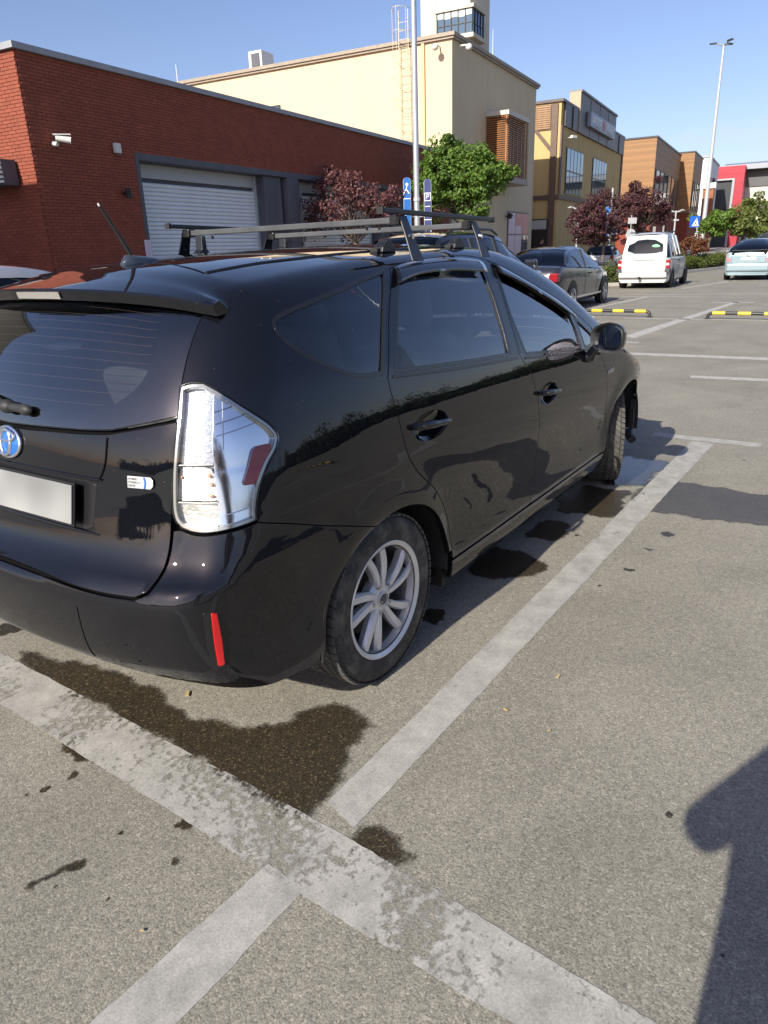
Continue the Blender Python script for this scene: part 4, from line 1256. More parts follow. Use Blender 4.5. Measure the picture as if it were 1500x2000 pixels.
glass_half = cr([(0, 1.052), (.213, 1.058), (.345, 1.062), (.437, 1.067)]) + cr([(.455, 1.069), (.573, 1.087), (.728, 1.112)]) + cr([(.733, 1.115), (.744, 1.205), (.768, 1.303), (.811, 1.40), (.860, 1.470)]) + cr([(.855, 1.475), (.70, 1.500), (.45, 1.545), (.2, 1.565), (0, 1.567)])
rglass = sym(glass_half)
frit_half = cr([(0, 1.118), (.2, 1.116), (.316, 1.120), (.42, 1.135), (.50, 1.172), (.555, 1.225), (.582, 1.309), (.578, 1.413), (.56, 1.46)]) + cr([(.54, 1.475), (.3, 1.50), (0, 1.505)])
fritin = sym(frit_half)
bump_half = cr([(0, .655), (.13, .654), (.263, .649), (.40, .639), (.50, .634), (.60, .634)]) + cr([(.636, .652), (.664, .70), (.680, .754), (.688, .805)]) + cr([(.712, .806), (.743, .796), (.789, .793), (.864, .801), (.941, .812)]) + cr(seam_) + \
    [np.array(p) for p in ellipse(AC_R, ARX, ARZ, ang_seam + .04, math.pi * 1.03)] + cr(bot)
bumper = sym([np.array(p) for p in bump_half])


def both(name, out, holes, m, parent=None, **k):
    return [panel(name, out, holes, m, parent or car, mirror=mr, **k) for mr in (False, True)]


def back(out, holes=(), mirror_too=True, g=.012, off=-.017, mp='uv'):
    for mr in ((False, True) if mirror_too else (False,)):
        panel('seam_backing', grow(out, g), [grow(h, -.014) for h in holes], M_GAP, car, res=.06, inset=0, off=off, edge=False, mirror=mr, mp=mp)


# crease in the bumper: a lip along its upper edge and the recess of the lower reflectors
def bump_disp(P):
    a = np.abs(P[:, 1]); z = P[:, 2]
    d = .006 * np.exp(-((z - .615) / .018) ** 2) * np.clip((.78 - a) / .1, 0, 1)
    return d


def cup(c, rx, rz): return np.array(ellipse(c, rx, rz, 0, 2 * math.pi * 39 / 40, 40))
rcup, fcup = cup((1.856, .912), .122, .050), cup((2.968, .838), .112, .050)
qp = both('quarter_panel', quarter, [qwin], M_PAINT, res=.036)
back(quarter, [qwin])
rd = both('rear_door', rdoor, [rwin, rcup], M_PAINT, res=.04); back(rdoor, [rwin, rcup], off=-.0185)
fd = both('front_door', fdoor, [fwin, ftri, fcup], M_PAINT, res=.04); back(fdoor, [fwin, ftri, fcup], off=-.020)
both('sill', sill, [], M_PAINT, res=.04); back(sill, off=-.0215)
both('front_wing', fender, [], M_PAINT, res=.04); back(fender, off=-.023)
both('front_bumper', fbump, [], M_PAINT, res=.04)
hl = both('headlight', hlamp, [], M_LENS, res=.03)
both('headlight_bowl', grow(hlamp, -.004), [], mat('lamp_bowl', (.5, .5, .5), .2, .8), None, off=-.03, edge=False)
tgp = panel('tailgate', tgate, [], M_PAINT, car, res=.03)
back(tgate, (), False, off=-.020)
bmp = panel('rear_bumper', bumper, [], M_PAINT, car, res=.026, disp=bump_disp)
back(bumper, (), False, off=-.024)
rgl = panel('rear_window', rglass, [], G_REAR, car, res=.04, rim=.004, inset=.006)
panel('window_border', rglass, [fritin], mat('glass_border', (.012, .013, .015), .12), rgl, res=.03, off=-.004, edge=False)
# side glass
for nm, o_, dr, gm in (('quarter_window', qwin, qp, G_DARK), ('rear_door_window', rwin, rd, G_DARK), ('front_door_window', fwin, fd, G_CLEAR), ('front_quarter_window', ftri, fd, G_CLEAR)):
    for i, mr in enumerate((False, True)):
        panel(nm, o_, [], gm, car, res=.06, inset=-.006, off=-.006, rim=.003, mirror=mr, edge=False)
        # rubber seal round the pane
        panel('window_seal', grow(o_, .004), [grow(o_, -.009)], M_TRIM, car, res=.06, inset=0, off=.0012, rim=.008, mirror=mr)
# blacked-out pillar between the doors
bp = loop([(2.600, 1.066), (2.626, 1.185), (2.654, 1.329), (2.670, 1.455), (2.684, 1.533)], [(2.690, 1.541), (2.783, 1.533)], [(2.782, 1.52), (2.740, 1.40), (2.700, 1.21), (2.678, 1.062)])
bp2 = loop([(2.700, 1.062), (2.72, 1.21), (2.762, 1.40), (2.798, 1.525)], [(2.803, 1.512), (2.767, 1.400), (2.737, 1.250), (2.737, 1.120), (2.749, 1.055)])
M_PILL = mat('pillar_vinyl', (.015, .016, .018), .22)
both('pillar_trim', bp, [], M_PILL, res=.05, off=.0012, rim=.002); both('pillar_trim', bp2, [], M_PILL, res=.05, off=.0012, rim=.002)
dv = loop([(1.700, 1.128), (1.73, 1.17), (1.765, 1.225)], [(1.80, 1.19), (1.835, 1.120)], [(1.83, 1.118), (1.70, 1.128)])
both('window_divider', dv, [], M_PILL, res=.05, off=-.003, rim=.002)
# belt moulding
both('belt_moulding', loop([(1.675, 1.122), (1.937, 1.100), (2.215, 1.081), (2.66, 1.056)], [(2.672, 1.050), (2.668, 1.040)], [(2.66, 1.040), (2.215, 1.066), (1.937, 1.086), (1.665, 1.110)]), [], M_TRIM, res=.05, off=.004, rim=.006)
both('belt_moulding', loop([(2.735, 1.044), (3.07, 1.014), (3.48, .987), (3.69, .977)], [(3.70, .965)], [(3.69, .962), (3.48, .972), (3.07, 1.000), (2.735, 1.030)]), [], M_TRIM, res=.05, off=.004, rim=.006)
# wind deflectors over the door glass
def visor(top, low, mr):
    a = np.array(cr(top, .03)); b = np.array(cr(low, .03))
    n = 26
    rs = lambda q: np.array([q[int(round(t))] for t in np.linspace(0, len(q) - 1, n)])
    a, b = rs(a), rs(b); V = []; N_ = []; Fc = []
    for k in range(7):
        t = k / 6; q = a + (b - a) * t
        if mr: q = q * np.array([-1, 1])
        P = uv3(q[:, 0], q[:, 1]); N = grad(P)
        V += [tuple(p) for p in P + N * (.004 + .018 * math.sin(t * 1.9))]
    for k in range(6):
        for i in range(n - 1): Fc.append((k * n + i, k * n + i + 1, (k + 1) * n + i + 1, (k + 1) * n + i))
    me = bpy.data.meshes.new('wind_deflector'); me.from_pydata(V, [], Fc)
    bm = bmesh.new(); bm.from_mesh(me); bmesh.ops.recalc_face_normals(bm, faces=bm.faces); bm.to_mesh(me); bm.free()
    me.polygons.foreach_set('use_smooth', [True] * len(me.polygons)); me.materials.append(M_VISB)
    o = link('wind_deflector', me, car)
    s_ = o.modifiers.new('t', 'SOLIDIFY'); s_.thickness = .003
M_VISB = mat('deflector_acrylic', (.006, .006, .008), .05, coat=.5)
for mr in (False, True):
    visor([(1.965, 1.530), (2.09, 1.552), (2.32, 1.572), (2.50, 1.574), (2.69, 1.555)], [(1.893, 1.445), (2.089, 1.478), (2.359, 1.485), (2.655, 1.470)], mr)
    visor([(2.80, 1.532), (2.92, 1.488), (3.10, 1.405), (3.33, 1.290), (3.50, 1.185)], [(2.785, 1.462), (2.90, 1.425), (3.06, 1.355), (3.31, 1.228), (3.49, 1.130)], mr)

# ---- roof, spoiler, windscreen, bonnet (cut in plan)
def plan_edge(uvs):
    a = np.array(cr(uvs, .03)); P = uv3(a[:, 0], a[:, 1]); return P
PE = plan_edge(ditch)
xr = np.linspace(-.205, 1.45, 60)
edge_x = PE[:, 0]; edge_y = np.abs(PE[:, 1])
srt = np.argsort(edge_x); ey = lambda x: np.interp(x, edge_x[srt], edge_y[srt])
roof_r = [(x, -float(ey(x)) + .006) for x in np.linspace(-.285, 1.50, 70)]
rear_e = [(-.285 + .085 * (1 - (y / .44) ** 2), y) for y in np.linspace(.44, -.44, 40)]
rear_e = [(x, y * float(ey(-.285) - .006) / .44) for x, y in rear_e]
front_e = [(1.50 + .10 * (1 - (y / .5) ** 2), y) for y in np.linspace(-float(ey(1.5)) + .006, float(ey(1.5)) - .006, 40)]
roof_o = np.array(roof_r[1:-1] + front_e + [(x, -y) for x, y in roof_r[::-1]][1:-1] + rear_e)
roof = panel('roof', roof_o, [], M_PAINT, car, res=.05, mp='xy', inset=.003)
panel('seam_backing', grow(roof_o, .02), [], M_GAP, car, res=.08, inset=0, off=-.016, edge=False, mp='xy')
AP = plan_edge(apil); asrt = np.argsort(AP[:, 0]); ay = lambda x: np.interp(x, AP[asrt, 0], np.abs(AP[asrt, 1]))
ws_r = [(x, -float(ay(x)) + .006) for x in np.linspace(1.52, 2.55, 40)]
ws = np.array(ws_r + [(2.55 + .14 * (1 - (y / .74) ** 2), y) for y in np.linspace(-float(ay(2.55)) + .01, float(ay(2.55)) - .01, 40)][1:-1] + [(x, -y) for x, y in ws_r[::-1]] + [(1.515 + .10 * (1 - (y / .5) ** 2), y) for y in np.linspace(float(ay(1.52)) - .01, -float(ay(1.52)) + .01, 40)][1:-1])
panel('windscreen', ws, [], G_CLEAR, car, res=.07, mp='xy', inset=.002, rim=.004)
hd_r = [(2.58, -.73), (2.8, -.745), (3.05, -.735), (3.25, -.70), (3.42, -.60)]
hd = np.array([tuple(p) for p in cr(hd_r, .03)] + [(3.42 + .16 * (1 - (y / .6) ** 2), y) for y in np.linspace(-.6, .6, 40)][1:-1] + [(p[0], -p[1]) for p in cr(hd_r, .03)[::-1]] + [(2.58 + .14 * (1 - (y / .73) ** 2), y) for y in np.linspace(.73, -.73, 40)][1:-1])
panel('bonnet', hd, [], M_PAINT, car, res=.06, mp='xy', inset=.003)
# spoiler: top follows the roof line out past the tail, lip, hollow underside
yy = np.concatenate([-np.linspace(.70, 0, 26), np.linspace(0, .70, 26)[1:]])
def trail(y): a = np.abs(y); return np.interp(a, [0, .16, .28, .40, .478, .556, .62, .69, .72], [-.572, -.567, -.550, -.526, -.507, -.489, -.475, -.455, -.44])
def joint(y): a = np.abs(y); return np.interp(a, [0, .25, .44, .5, .56, .62, .70], [-.208, -.236, -.292, -.312, -.345, -.385, -.425])
V = []; Fc = []
yc = np.clip(yy, -.665, .665)
rowsP = []
for t in np.linspace(0, 1, 12):
    x = joint(yc) + (trail(yc) - joint(yc)) * t
    z = T(x, yc) - .001 - .010 * t
    base = top3(x, yc)
    zz = base[:, 2] * (1 - min(1, t * 1.6)) + z * min(1, t * 1.6)
    rowsP.append(np.stack([x, yc, zz], 1))
xt = trail(yc); zt = T(xt, yc) - .011
rowsP.append(np.stack([xt - .004, yc, zt - .006], 1))
rowsP.append(np.stack([xt + .004, yc, zt - .034], 1))
for t in np.linspace(.12, 1, 7):
    rowsP.append(np.stack([xt + .01 + t * (.105 + .03 * (1 - (yc / .7) ** 2)), yc, zt - .034 + .012 * math.sin(t * 3.0) - .020 * t], 1))
n = len(yy)
for r in rowsP: V += [tuple(p) for p in r]
for k in range(len(rowsP) - 1):
    for i in range(n - 1): Fc.append((k * n + i, k * n + i + 1, (k + 1) * n + i + 1, (k + 1) * n + i))
Fc += [tuple(k * n for k in range(len(rowsP))), tuple(k * n + n - 1 for k in range(len(rowsP)))[::-1]]
spm = MB().add(V, Fc)
sp_ = spm.build('spoiler', M_PAINT, car, smooth=38)
bl = MB()
ys = np.linspace(-.115, .115, 9)
pts_o = [(float(trail(y)) - .0065, y, float(T(trail(y), y)) - .021) for y in ys]; pts_u = [(float(trail(y)) - .001, y, float(T(trail(y), y)) - .041) for y in ys]
bl.add(pts_o + pts_u, [(i, i + 1, 9 + i + 1, 9 + i) for i in range(8)])
M_BRL = mat('brake_lens_clear', (.26, .25, .23), .15, bump=.3, bscale=180)
b_o = bl.build('brake_light', M_BRL, sp_)
sol = b_o.modifiers.new('t', 'SOLIDIFY'); sol.thickness = .004; sol.offset = 0
# roof ditch strips
for sgn in (1, -1):
    D_ = PE[PE[:, 0] < 1.5]
    MB().tube([(p[0], p[1] * sgn, p[2] + .0005) for p in D_[::3]], .0050, 6).build('roof_ditch_moulding', M_TRIM, car, 60)
# ---- door handles
def at_uv(u, v, off=0.0):
    P = uv3(np.array([u]), np.array([v])); N = grad(P); return P[0] + N[0] * off, N[0]


for (c, rx, rz), doors in (((( 1.856, .912), .122, .050), rd), (((2.968, .838), .112, .050), fd)):
    for i, mr in enumerate((False, True)):
        def bowl(P, c=c, rx=rx, rz=rz):
            u = P[:, 0] - XI + YI + AL
            q = ((u - c[0]) / rx) ** 2 + ((P[:, 2] - c[1]) / rz) ** 2
            return -.026 * np.clip(1 - q, 0, 1) ** .8
        panel('handle_recess', cup(c, rx, rz), [], M_PAINT, doors[i], res=.012, inset=-.001, rim=.004, mirror=mr, disp=bowl, custom=False, edge=False)
        s = -1 if mr else 1
        pts = []; rr = []
        for t in np.linspace(-1, 1, 15):
            P, N = at_uv(s * (c[0] + t * rx * 1.02), c[1] + .006 - .012 * t, .026 - .016 * t ** 4)
            pts.append(P); rr.append(.0125 - .004 * t * t + (.003 if t < 0 else 0))
        h = MB(); h.tube(pts, rr, 12); 
        ho = h.build('door_handle', M_PAINT, doors[i], 60)
        P, N = at_uv(s * (c[0] - rx * .80), c[1] + .015, .036)
        MB().cyl(P - N * .012, P + N * .004, .010, .009, 12).build('keyhole_cap', M_TRIM, ho, 40)

# ---- tail lamps
tl = loop(tl_t, tl_ur, tl_r, tl_b, tl_l, seg=.012)
def fluted(name, color, sx, sz, strength, metal=.9, rough=.18):
    m = bpy.data.materials.new(name); m.use_nodes = True
    l = m.node_tree.links.new; p = m.node_tree.nodes['Principled BSDF']
    p.inputs['Base Color'].default_value = (*color, 1); p.inputs['Metallic'].default_value = metal; p.inputs['Roughness'].default_value = rough
    tc = nd(m, 'ShaderNodeTexCoord'); mp_ = nd(m, 'ShaderNodeMapping'); mp_.inputs['Scale'].default_value = (sx, sx, sz)
    no = nd(m, 'ShaderNodeTexNoise', Scale=1.0, Detail=3.0, Roughness=.6)
    l(tc.outputs['Object'], mp_.inputs['Vector']); l(mp_.outputs['Vector'], no.inputs['Vector'])
    bu = nd(m, 'ShaderNodeBump', Strength=strength, Distance=.02); l(no.outputs['Fac'], bu.inputs['Height']); l(bu.outputs['Normal'], p.inputs['Normal'])
    return m
M_FLUTE = fluted('prism_reflector', (.74, .76, .78), 40, 160, .16, .75, .30)
M_FLUTE2 = fluted('ribbed_reflector', (.74, .70, .68), 10, 330, .35, .65, .28)
M_FLUTE3 = fluted('faceted_reflector', (.75, .75, .71), 30, 40, .2, .7, .28)
M_MIRR = mat('lamp_mirror', (.86, .87, .90), .13, 1.0)
M_REDL = mat('red_lens', (.52, .006, .014), .15, coat=.4)
M_AMB = mat('amber_bulb', (.72, .36, .20), .3)
M_CLR = glass_mat('clear_edge', (.80, .80, .78), .05, 1.6)
split = [(.862, 1.19), (.846, 1.10), (.836, 1.03), (.831, .92), (.829, .80)]
mirror_o = loop(split[::-1], [(.888, 1.165), (.962, 1.118), (1.03, 1.072), (1.052, 1.048)], [(1.057, 1.036), (1.043, 1.009), (1.000, .970), (.962, .916), (.941, .866), (.934, .830)], [(.93, .828), (.88, .82), (.835, .815)])
up_o = loop([(.745, 1.185), (.78, 1.192), (.825, 1.19), (.858, 1.182)], [(.846, 1.10), (.836, 1.03), (.833, .992)], [(.83, .985), (.72, .985)], [(.712, .99), (.724, 1.06), (.738, 1.13), (.745, 1.185)])
turn_o = loop([(.705, .978), (.80, .978), (.822, .972)], [(.838, .945), (.840, .915), (.832, .892)], [(.825, .885), (.70, .884)], [(.700, .89), (.703, .94), (.705, .978)])
rev_o = loop([(.700, .877), (.826, .877)], [(.829, .86), (.829, .822)], [(.82, .812), (.77, .811), (.73, .815)], [(.715, .822), (.703, .84), (.700, .877)])
redr_o = loop([(.972, 1.014), (.985, 1.020), (1.033, 1.021)], [(1.037, 1.013), (1.005, .975), (.968, .925)], [(.96, .921), (.923, .921)], [(.921, .928), (.945, .97), (.966, 1.008)], seg=.008)
for mr in (False, True):
    lamp = panel('tail_light', tl, [], M_LENS, car, res=.03, inset=.002, off=.004, rim=.02, mirror=mr)
    panel('lamp_rim', grow(tl, -.003), [grow(tl, -.011)], mat('rim_silver', (.55, .55, .52), .22, .7), lamp, res=.02, inset=0, off=-.003, rim=.02, mirror=mr)
    panel('mirror_bowl', mirror_o, [], M_MIRR, lamp, res=.02, inset=.001, off=-.020, rim=.01, mirror=mr)
    panel('prism_bowl', up_o, [], M_FLUTE, lamp, res=.02, inset=.001, off=-.026, rim=.012, mirror=mr)
    panel('turn_signal', turn_o, [], M_FLUTE2, lamp, res=.02, inset=.001, off=-.024, rim=.012, mirror=mr)
    panel('reverse_light', rev_o, [], M_FLUTE3, lamp, res=.02, inset=.001, off=-.024, rim=.012, mirror=mr)
    panel('red_reflector', redr_o, [], M_REDL, lamp, res=.02, inset=.001, off=-.004, rim=.012, mirror=mr)
    panel('lamp_housing', grow(tl, .002), [], mat('lamp_grey', (.42, .43, .45), .35, .3), lamp, res=.05, inset=0, off=-.045, edge=False, mirror=mr)
    s = -1 if mr else 1
    for k in range(4):    # bright ridges across the mirror
        v = 1.125 - k * .032 if k < 3 else .845
        a = []
        for u in np.linspace(.852, min(1.0, .955 + .028 * k) if k < 3 else .925, 10):
            a.append(at_uv(s * u, v + (u - .85) * .16, -.017)[0])
        MB().tube(a, .0016, 5).build('mirror_ridge', M_CHROME, lamp, 60)
    a = [at_uv(s * (.888 - .004 * k), 1.15 - .032 * k, -.017)[0] for k in range(5)]
    MB().tube(a, .0013, 5).build('mirror_ridge', M_WHITE, lamp, 60)
    for (u, v, du) in ((.815, .955, .012), (.818, .93, .014), (.812, .90, .02), (.722, .95, .006)):
        P, N = at_uv(s * u, v, -.020)
        MB().ell(P, (.004, du * .5, .005), 8, 6).build('amber_bulb', M_AMB, lamp, 60)
    for v in (.985, .881):
        a = [at_uv(s * u, v, -.012)[0] for u in np.linspace(.702, .834, 8)]
        MB().tube(a, .0022, 5).build('lamp_divider', M_WHITE, lamp, 60)

# ---- bumper reflectors
refl_o = loop([(.790, .596), (.806, .592)], [(.809, .50), (.808, .417)], [(.800, .414), (.788, .416)], [(.787, .50), (.790, .596)], seg=.01)
rec_o = loop([(.772, .600), (.812, .596)], [(.815, .50), (.812, .405)], [(.80, .402), (.772, .404)], [(.770, .5), (.772, .600)], seg=.01)
for mr in (False, True):
    panel('reflector_recess', rec_o, [], M_TRIM, bmp, res=.02, off=.0015, rim=.004, mirror=mr)
    panel('red_reflector', refl_o, [], mat('red_reflex', (.55, .008, .010), .2, bump=.15, bscale=400, coat=.5), bmp, res=.02, off=.006, rim=.006, mirror=mr)

bs = MB()
for s in (1, -1): bs.tube([at_uv(s * u, v, .0002)[0] for u, v in cr([(.412, .628), (.405, .55), (.398, .47), (.392, .395)], .012)], .0016, 5)
bs.build('bumper_seam', M_GAP, bmp, 60)

# ---- tail furniture: emblem, badge, plate, wiper, heater wires
def frame_at(u, v, off):
    P, N = at_uv(u, v, off)
    ax = np.cross(np.array([0, 0, 1.0]), N); ax /= np.linalg.norm(ax); up_ = np.cross(N, ax)
    return P, N, Matrix(((ax[0], up_[0], N[0], P[0]), (ax[1], up_[1], N[1], P[1]), (ax[2], up_[2], N[2], P[2]), (0, 0, 0, 1)))


def ring(rx, ry, r, n=36, cy=0.0, rot=0.0):
    return [(rx * math.cos(t), cy + ry * math.sin(t), 0) for t in np.linspace(0, 2 * math.pi, n, endpoint=False)]


P, N, Mx = frame_at(.0, .998, .004)
em = MB(); em.ell((0, 0, 0), (.070, .048, .008), 28, 8)
emo = em.build('emblem', mat('emblem_blue', (.02, .16, .55), .15, .3, coat=.8), tgp, 60); emo.matrix_world = Mx
er = MB().tube(ring(.068, .047, 0), .0062, 8, True); er.tube([(p[0], p[1], .008) for p in ring(.026, .041, 0)], .0052, 8, True); er.tube([(p[0], p[1], .008) for p in ring(.046, .017, 0, cy=.020)], .0052, 8, True)
ero = er.build('emblem_rings', M_CHROME, tgp, 60); ero.matrix_world = Mx
P, N, Mx = frame_at(.584, .935, .003)
bd = MB().prism([(-.043, -.017), (.034, -.017), (.043, -.008), (.043, .008), (.034, .017), (-.043, .017)], (0, 0, 0), (1, 0, 0), (0, 1, 0), (0, 0, .004)).build('hybrid_badge', mat('badge_silver', (.66, .66, .66), .25, .4), tgp, bevel=.002)
bd.matrix_world = Mx
M_BLUE = mat('badge_blue', (.02, .10, .42), .3)
o = MB().prism([(.012, -.016), (.018, -.016), (.022, 0), (.018, .016), (.012, .016), (.016, 0)], (0, 0, .0042), (1, 0, 0), (0, 1, 0), (0, 0, .001)).build('badge_wave', M_BLUE, bd)
o.matrix_world = Mx
for i, w in enumerate(('HYBRID', 'SYNERGY', 'DRIVE')):
    t_ = text(w, .0095, 'badge_lettering', M_BLACK, bd, (0, 0, 0), (0, 0, 0), .0003, 'LEFT')
    t_.matrix_world = Mx @ Matrix.Translation((-.040, .009 - i * .0095, .0045))
for s in (1, -1):
    P, N, Mx = frame_at(s * 3.915, .806, .003)
    t_ = text('HYBRID', .034, 'wing_badge', M_CHROME, car, (0, 0, 0), (0, 0, 0), .002)
    t_.matrix_world = Mx
# plate in its recess
rec = loop([(-.30, .925), (.0, .925), (.37, .925)], [(.405, .915), (.400, .85), (.395, .79)], [(.37, .780), (0, .776), (-.30, .780)], [(-.32, .80), (-.32, .92)])
panel('plate_recess', rec, [], mat('plate_well', (.006, .006, .007), .35), tgp, res=.04, off=.0015, rim=.003)
P, N, Mx = frame_at(.075, .855, .022)
pl = MB().box((0, 0, 0), (.545, .115, .005)).build('number_plate', mat('plate_white', (.22, .225, .22), .6, var=.4, scale=3.5, detail=1), car, bevel=.002)
pl.matrix_world = Mx
MB().box((0, 0, -.006), (.56, .128, .006)).build('plate_holder', M_TRIM, pl).matrix_world = Mx
o = MB().box((-.258, 0, .0032), (.026, .11, .001)).build('plate_band', M_BLUE, pl); o.matrix_world = Mx
# light strip over the plate and creases of the tailgate
both('tailgate_lip', loop([(0, .938), (.2, .938), (.425, .934)], [(.430, .93)], [(.425, .926), (.2, .930), (0, .930)]), [], M_PAINT, tgp, res=.03, off=.008, rim=.008)
a_ = [at_uv(u, .772 + .012 * (1 - (u / .42) ** 2), .001)[0] for u in np.linspace(-.42, .42, 40)]
MB().tube(a_, [.002 + .0075 * (1 - (t / 20 - 1) ** 4) for t in np.linspace(0, 40, 40)], 10).build('tailgate_crease', M_PAINT, tgp, 60)
gs = MB()
for s in (1, -1): gs.tube([at_uv(s * u, v, .0008)[0] for u, v in cr([(.444, 1.050), (.440, .986), (.425, .945), (.408, .925)], .012)], .0028, 6)
gs.build('tailgate_seam', M_GAP, tgp, 60)
wp = MB()
wp.tube([at_uv(u, v, .022)[0] for u, v in ((.0, 1.10), (-.06, 1.118), (-.2, 1.135), (-.42, 1.15))], [.011, .009, .007, .005], 8)
wp.ell(at_uv(.0, 1.10, .016)[0], (.022, .030, .022), 12, 8)
wp.ell(at_uv(.095, 1.098, .014)[0], (.016, .030, .018), 12, 8)
wp.tube([at_uv(u, 1.10, .014)[0] for u in (0, .05, .1)], .014, 8)
wp.build('rear_wiper', M_PLAS, car, 50)
M_WIRE = mat('heater_wire', (.34, .20, .15), .5)
hw = MB()
for k in range(11):
    v = 1.135 + k * .034
    half = float(np.interp(v, [1.12, 1.135, 1.172, 1.225, 1.309, 1.413, 1.5], [.316, .42, .50, .553, .58, .575, .55])) - .012
    hw.tube([at_uv(u, v, -.004)[0] for u in np.linspace(-half, half, 24)], .0011, 4)
hw.build('heater_wires', M_WIRE, rgl)

# ---- wheels (axis along y, outer face towards -y)
def tread_blocks():
    t = MB(); n = 58
    for i in range(n):
        for s in (-1, 1):
            for (y0, y1, sk0, sk1) in ((.008, .036, 0, .030), (.042, .070, .034, .058), (.076, .097, .060, .066)):
                vs = []
                for r in (.3165, .3245):
                    for y, sk in ((y0, sk0), (y1, sk1)):
                        for e in (0.1, .9):
                            a = (i + e) * 2 * math.pi / n + sk * 3.0
                            rr = r - (.004 if y > .09 else 0) - (.001 if y > .06 else 0)
                            vs.append((rr * math.cos(a), s * y, rr * math.sin(a)))
                t.add(vs, [(0, 1, 3, 2), (4, 6, 7, 5), (0, 4, 5, 1), (2, 3, 7, 6), (0, 2, 6, 4), (1, 5, 7, 3)])
    return t
def tyre_mat():
    m = bpy.data.materials.new('tyre_rubber'); m.use_nodes = True
    l = m.node_tree.links.new; p = m.node_tree.nodes['Principled BSDF']
    tc = nd(m, 'ShaderNodeTexCoord'); no = nd(m, 'ShaderNodeTexNoise', Scale=9.0, Detail=6.0, Roughness=.65); l(tc.outputs['Object'], no.inputs['Vector'])
    mr = nd(m, 'ShaderNodeMapRange'); mr.inputs['From Min'].default_value = .46; mr.inputs['From Max'].default_value = .62; l(no.outputs['Fac'], mr.inputs['Value'])
    mx = nd(m, 'ShaderNodeMix'); mx.data_type = 'RGBA'; mx.inputs[6].default_value = (.022, .022, .023, 1); mx.inputs[7].default_value = (.095, .085, .070, 1)
    l(mr.outputs['Result'], mx.inputs[0]); l(mx.outputs[2], p.inputs['Base Color'])
    p.inputs['Roughness'].default_value = .7
    return m
M_TYRE = tyre_mat()
M_TREAD = mat('tread_rubber', (.075, .070, .062), .9, var=.35, scale=14)
M_ALLOY = mat('alloy', (.66, .66, .66), .36, .45, var=.06, scale=12)
M_ALLOY_D = mat('alloy_dull', (.40, .39, .37), .45, .6)
tp = [(.200, -.090), (.212, -.097), (.228, -.099), (.262, -.1035), (.288, -.1005), (.304, -.094), (.3135, -.086), (.3175, -.070), (.3185, 0)]
tyre_me = MB().lathe(tp + [(r, -y) for r, y in tp[::-1][1:]], 72).mesh('tyre', M_TYRE, 50)
tread_me = tread_blocks().mesh('tread', M_TREAD)
rp = [(.2235, -.0985), (.2225, -.1015), (.217, -.1020), (.2125, -.0985), (.205, -.0935), (.203, -.080), (.198, -.060), (.188, -.045), (.186, .085), (.205, .098), (.222, .100), (.2235, -.0985)]
rim_me = MB().lathe(rp[:7], 64).mesh('rim', M_ALLOY, 40)
barrel_me = MB().lathe(rp[6:], 64).mesh('barrel', mat('barrel_dust_shade', (.10, .095, .085), .5, .5), 40)  # dusty alloy, its colour darkened to paint in shade behind the spokes
disc_me = MB().lathe([(.01, .015), (.075, .015), (.078, -.005), (.150, -.005), (.152, .02), (.01, .02)], 40).mesh('brake_disc', mat('disc_steel', (.05, .045, .04), .5, .6), 40)
def spoke_mesh():
    m = MB(); n = 9; secs = []
    for k in range(n):
        t = k / (n - 1); r = .045 + t * .158
        th = .16 * t ** 1.3
        w = .0128 + .0035 * math.sin(t * 2.4) + .001 * t
        yf = -.076 - .014 * math.sin(t * math.pi * .6) + .006 * t * t
        c = Vector((r * math.cos(th), 0, r * math.sin(th)))
        dr = Vector((math.cos(th + .22 * t), 0, math.sin(th + .22 * t))); sd = Vector((-dr.z, 0, dr.x))
        secs.append([c + sd * (-w) + Vector((0, yf + .012, 0)), c + sd * (-w * .55) + Vector((0, yf - .001, 0)), c + sd * (w * .75) + Vector((0, yf - .003, 0)), c + sd * w + Vector((0, yf + .006, 0)), c + sd * (w * .8) + Vector((0, yf + .034, 0)), c + sd * (-w * .8) + Vector((0, yf + .034, 0))])
    vs = [p for s in secs for p in s]; fs = []
    for k in range(n - 1):
        for i in range(6): fs.append((k * 6 + i, k * 6 + (i + 1) % 6, (k + 1) * 6 + (i + 1) % 6, (k + 1) * 6 + i))
    m.add(vs, fs + [(5, 4, 3, 2, 1, 0)])
    return m.mesh('spoke', M_ALLOY, 28)
spoke_me = spoke_mesh()
hub_me = MB().lathe([(.001, -.078), (.040, -.078), (.060, -.070), (.070, -.060), (.072, -.03), (.001, -.03)], 40).mesh('hub', M_ALLOY, 40)
cap_me = MB().lathe([(.001, -.0845), (.026, -.084), (.031, -.080), (.032, -.07)], 32).mesh('hub_cap', mat('cap_silver', (.50, .50, .50), .3, .6), 40)
ce = MB().tube([(p[0], -.0865, p[1]) for p in ring(.0225, .016, 0)], .0016, 6, True); ce.tube([(p[0], -.0868, p[1]) for p in ring(.0085, .0135, 0)], .0014, 6, True); ce.tube([(p[0], -.0868, p[1]) for p in ring(.0150, .0060, 0, cy=.0065)], .0014, 6, True)
capem_me = ce.mesh('cap_emblem', mat('emblem_grey', (.07, .07, .075), .3, .3), 50)
nut_me = MB().cyl((0, -.068, 0), (0, -.082, 0), .0105, .0085, 6).mesh('wheel_nut', mat('nut_steel', (.35, .35, .36), .3, .9))
hole_me = MB().cyl((0, -.0795, 0), (0, -.0725, 0), .0155, .0155, 14).mesh('nut_hole', M_BLACK)
valve_me = MB().cyl((.176, -.075, 0), (.190, -.055, 0), .005, n=8).mesh('valve', M_RUB)


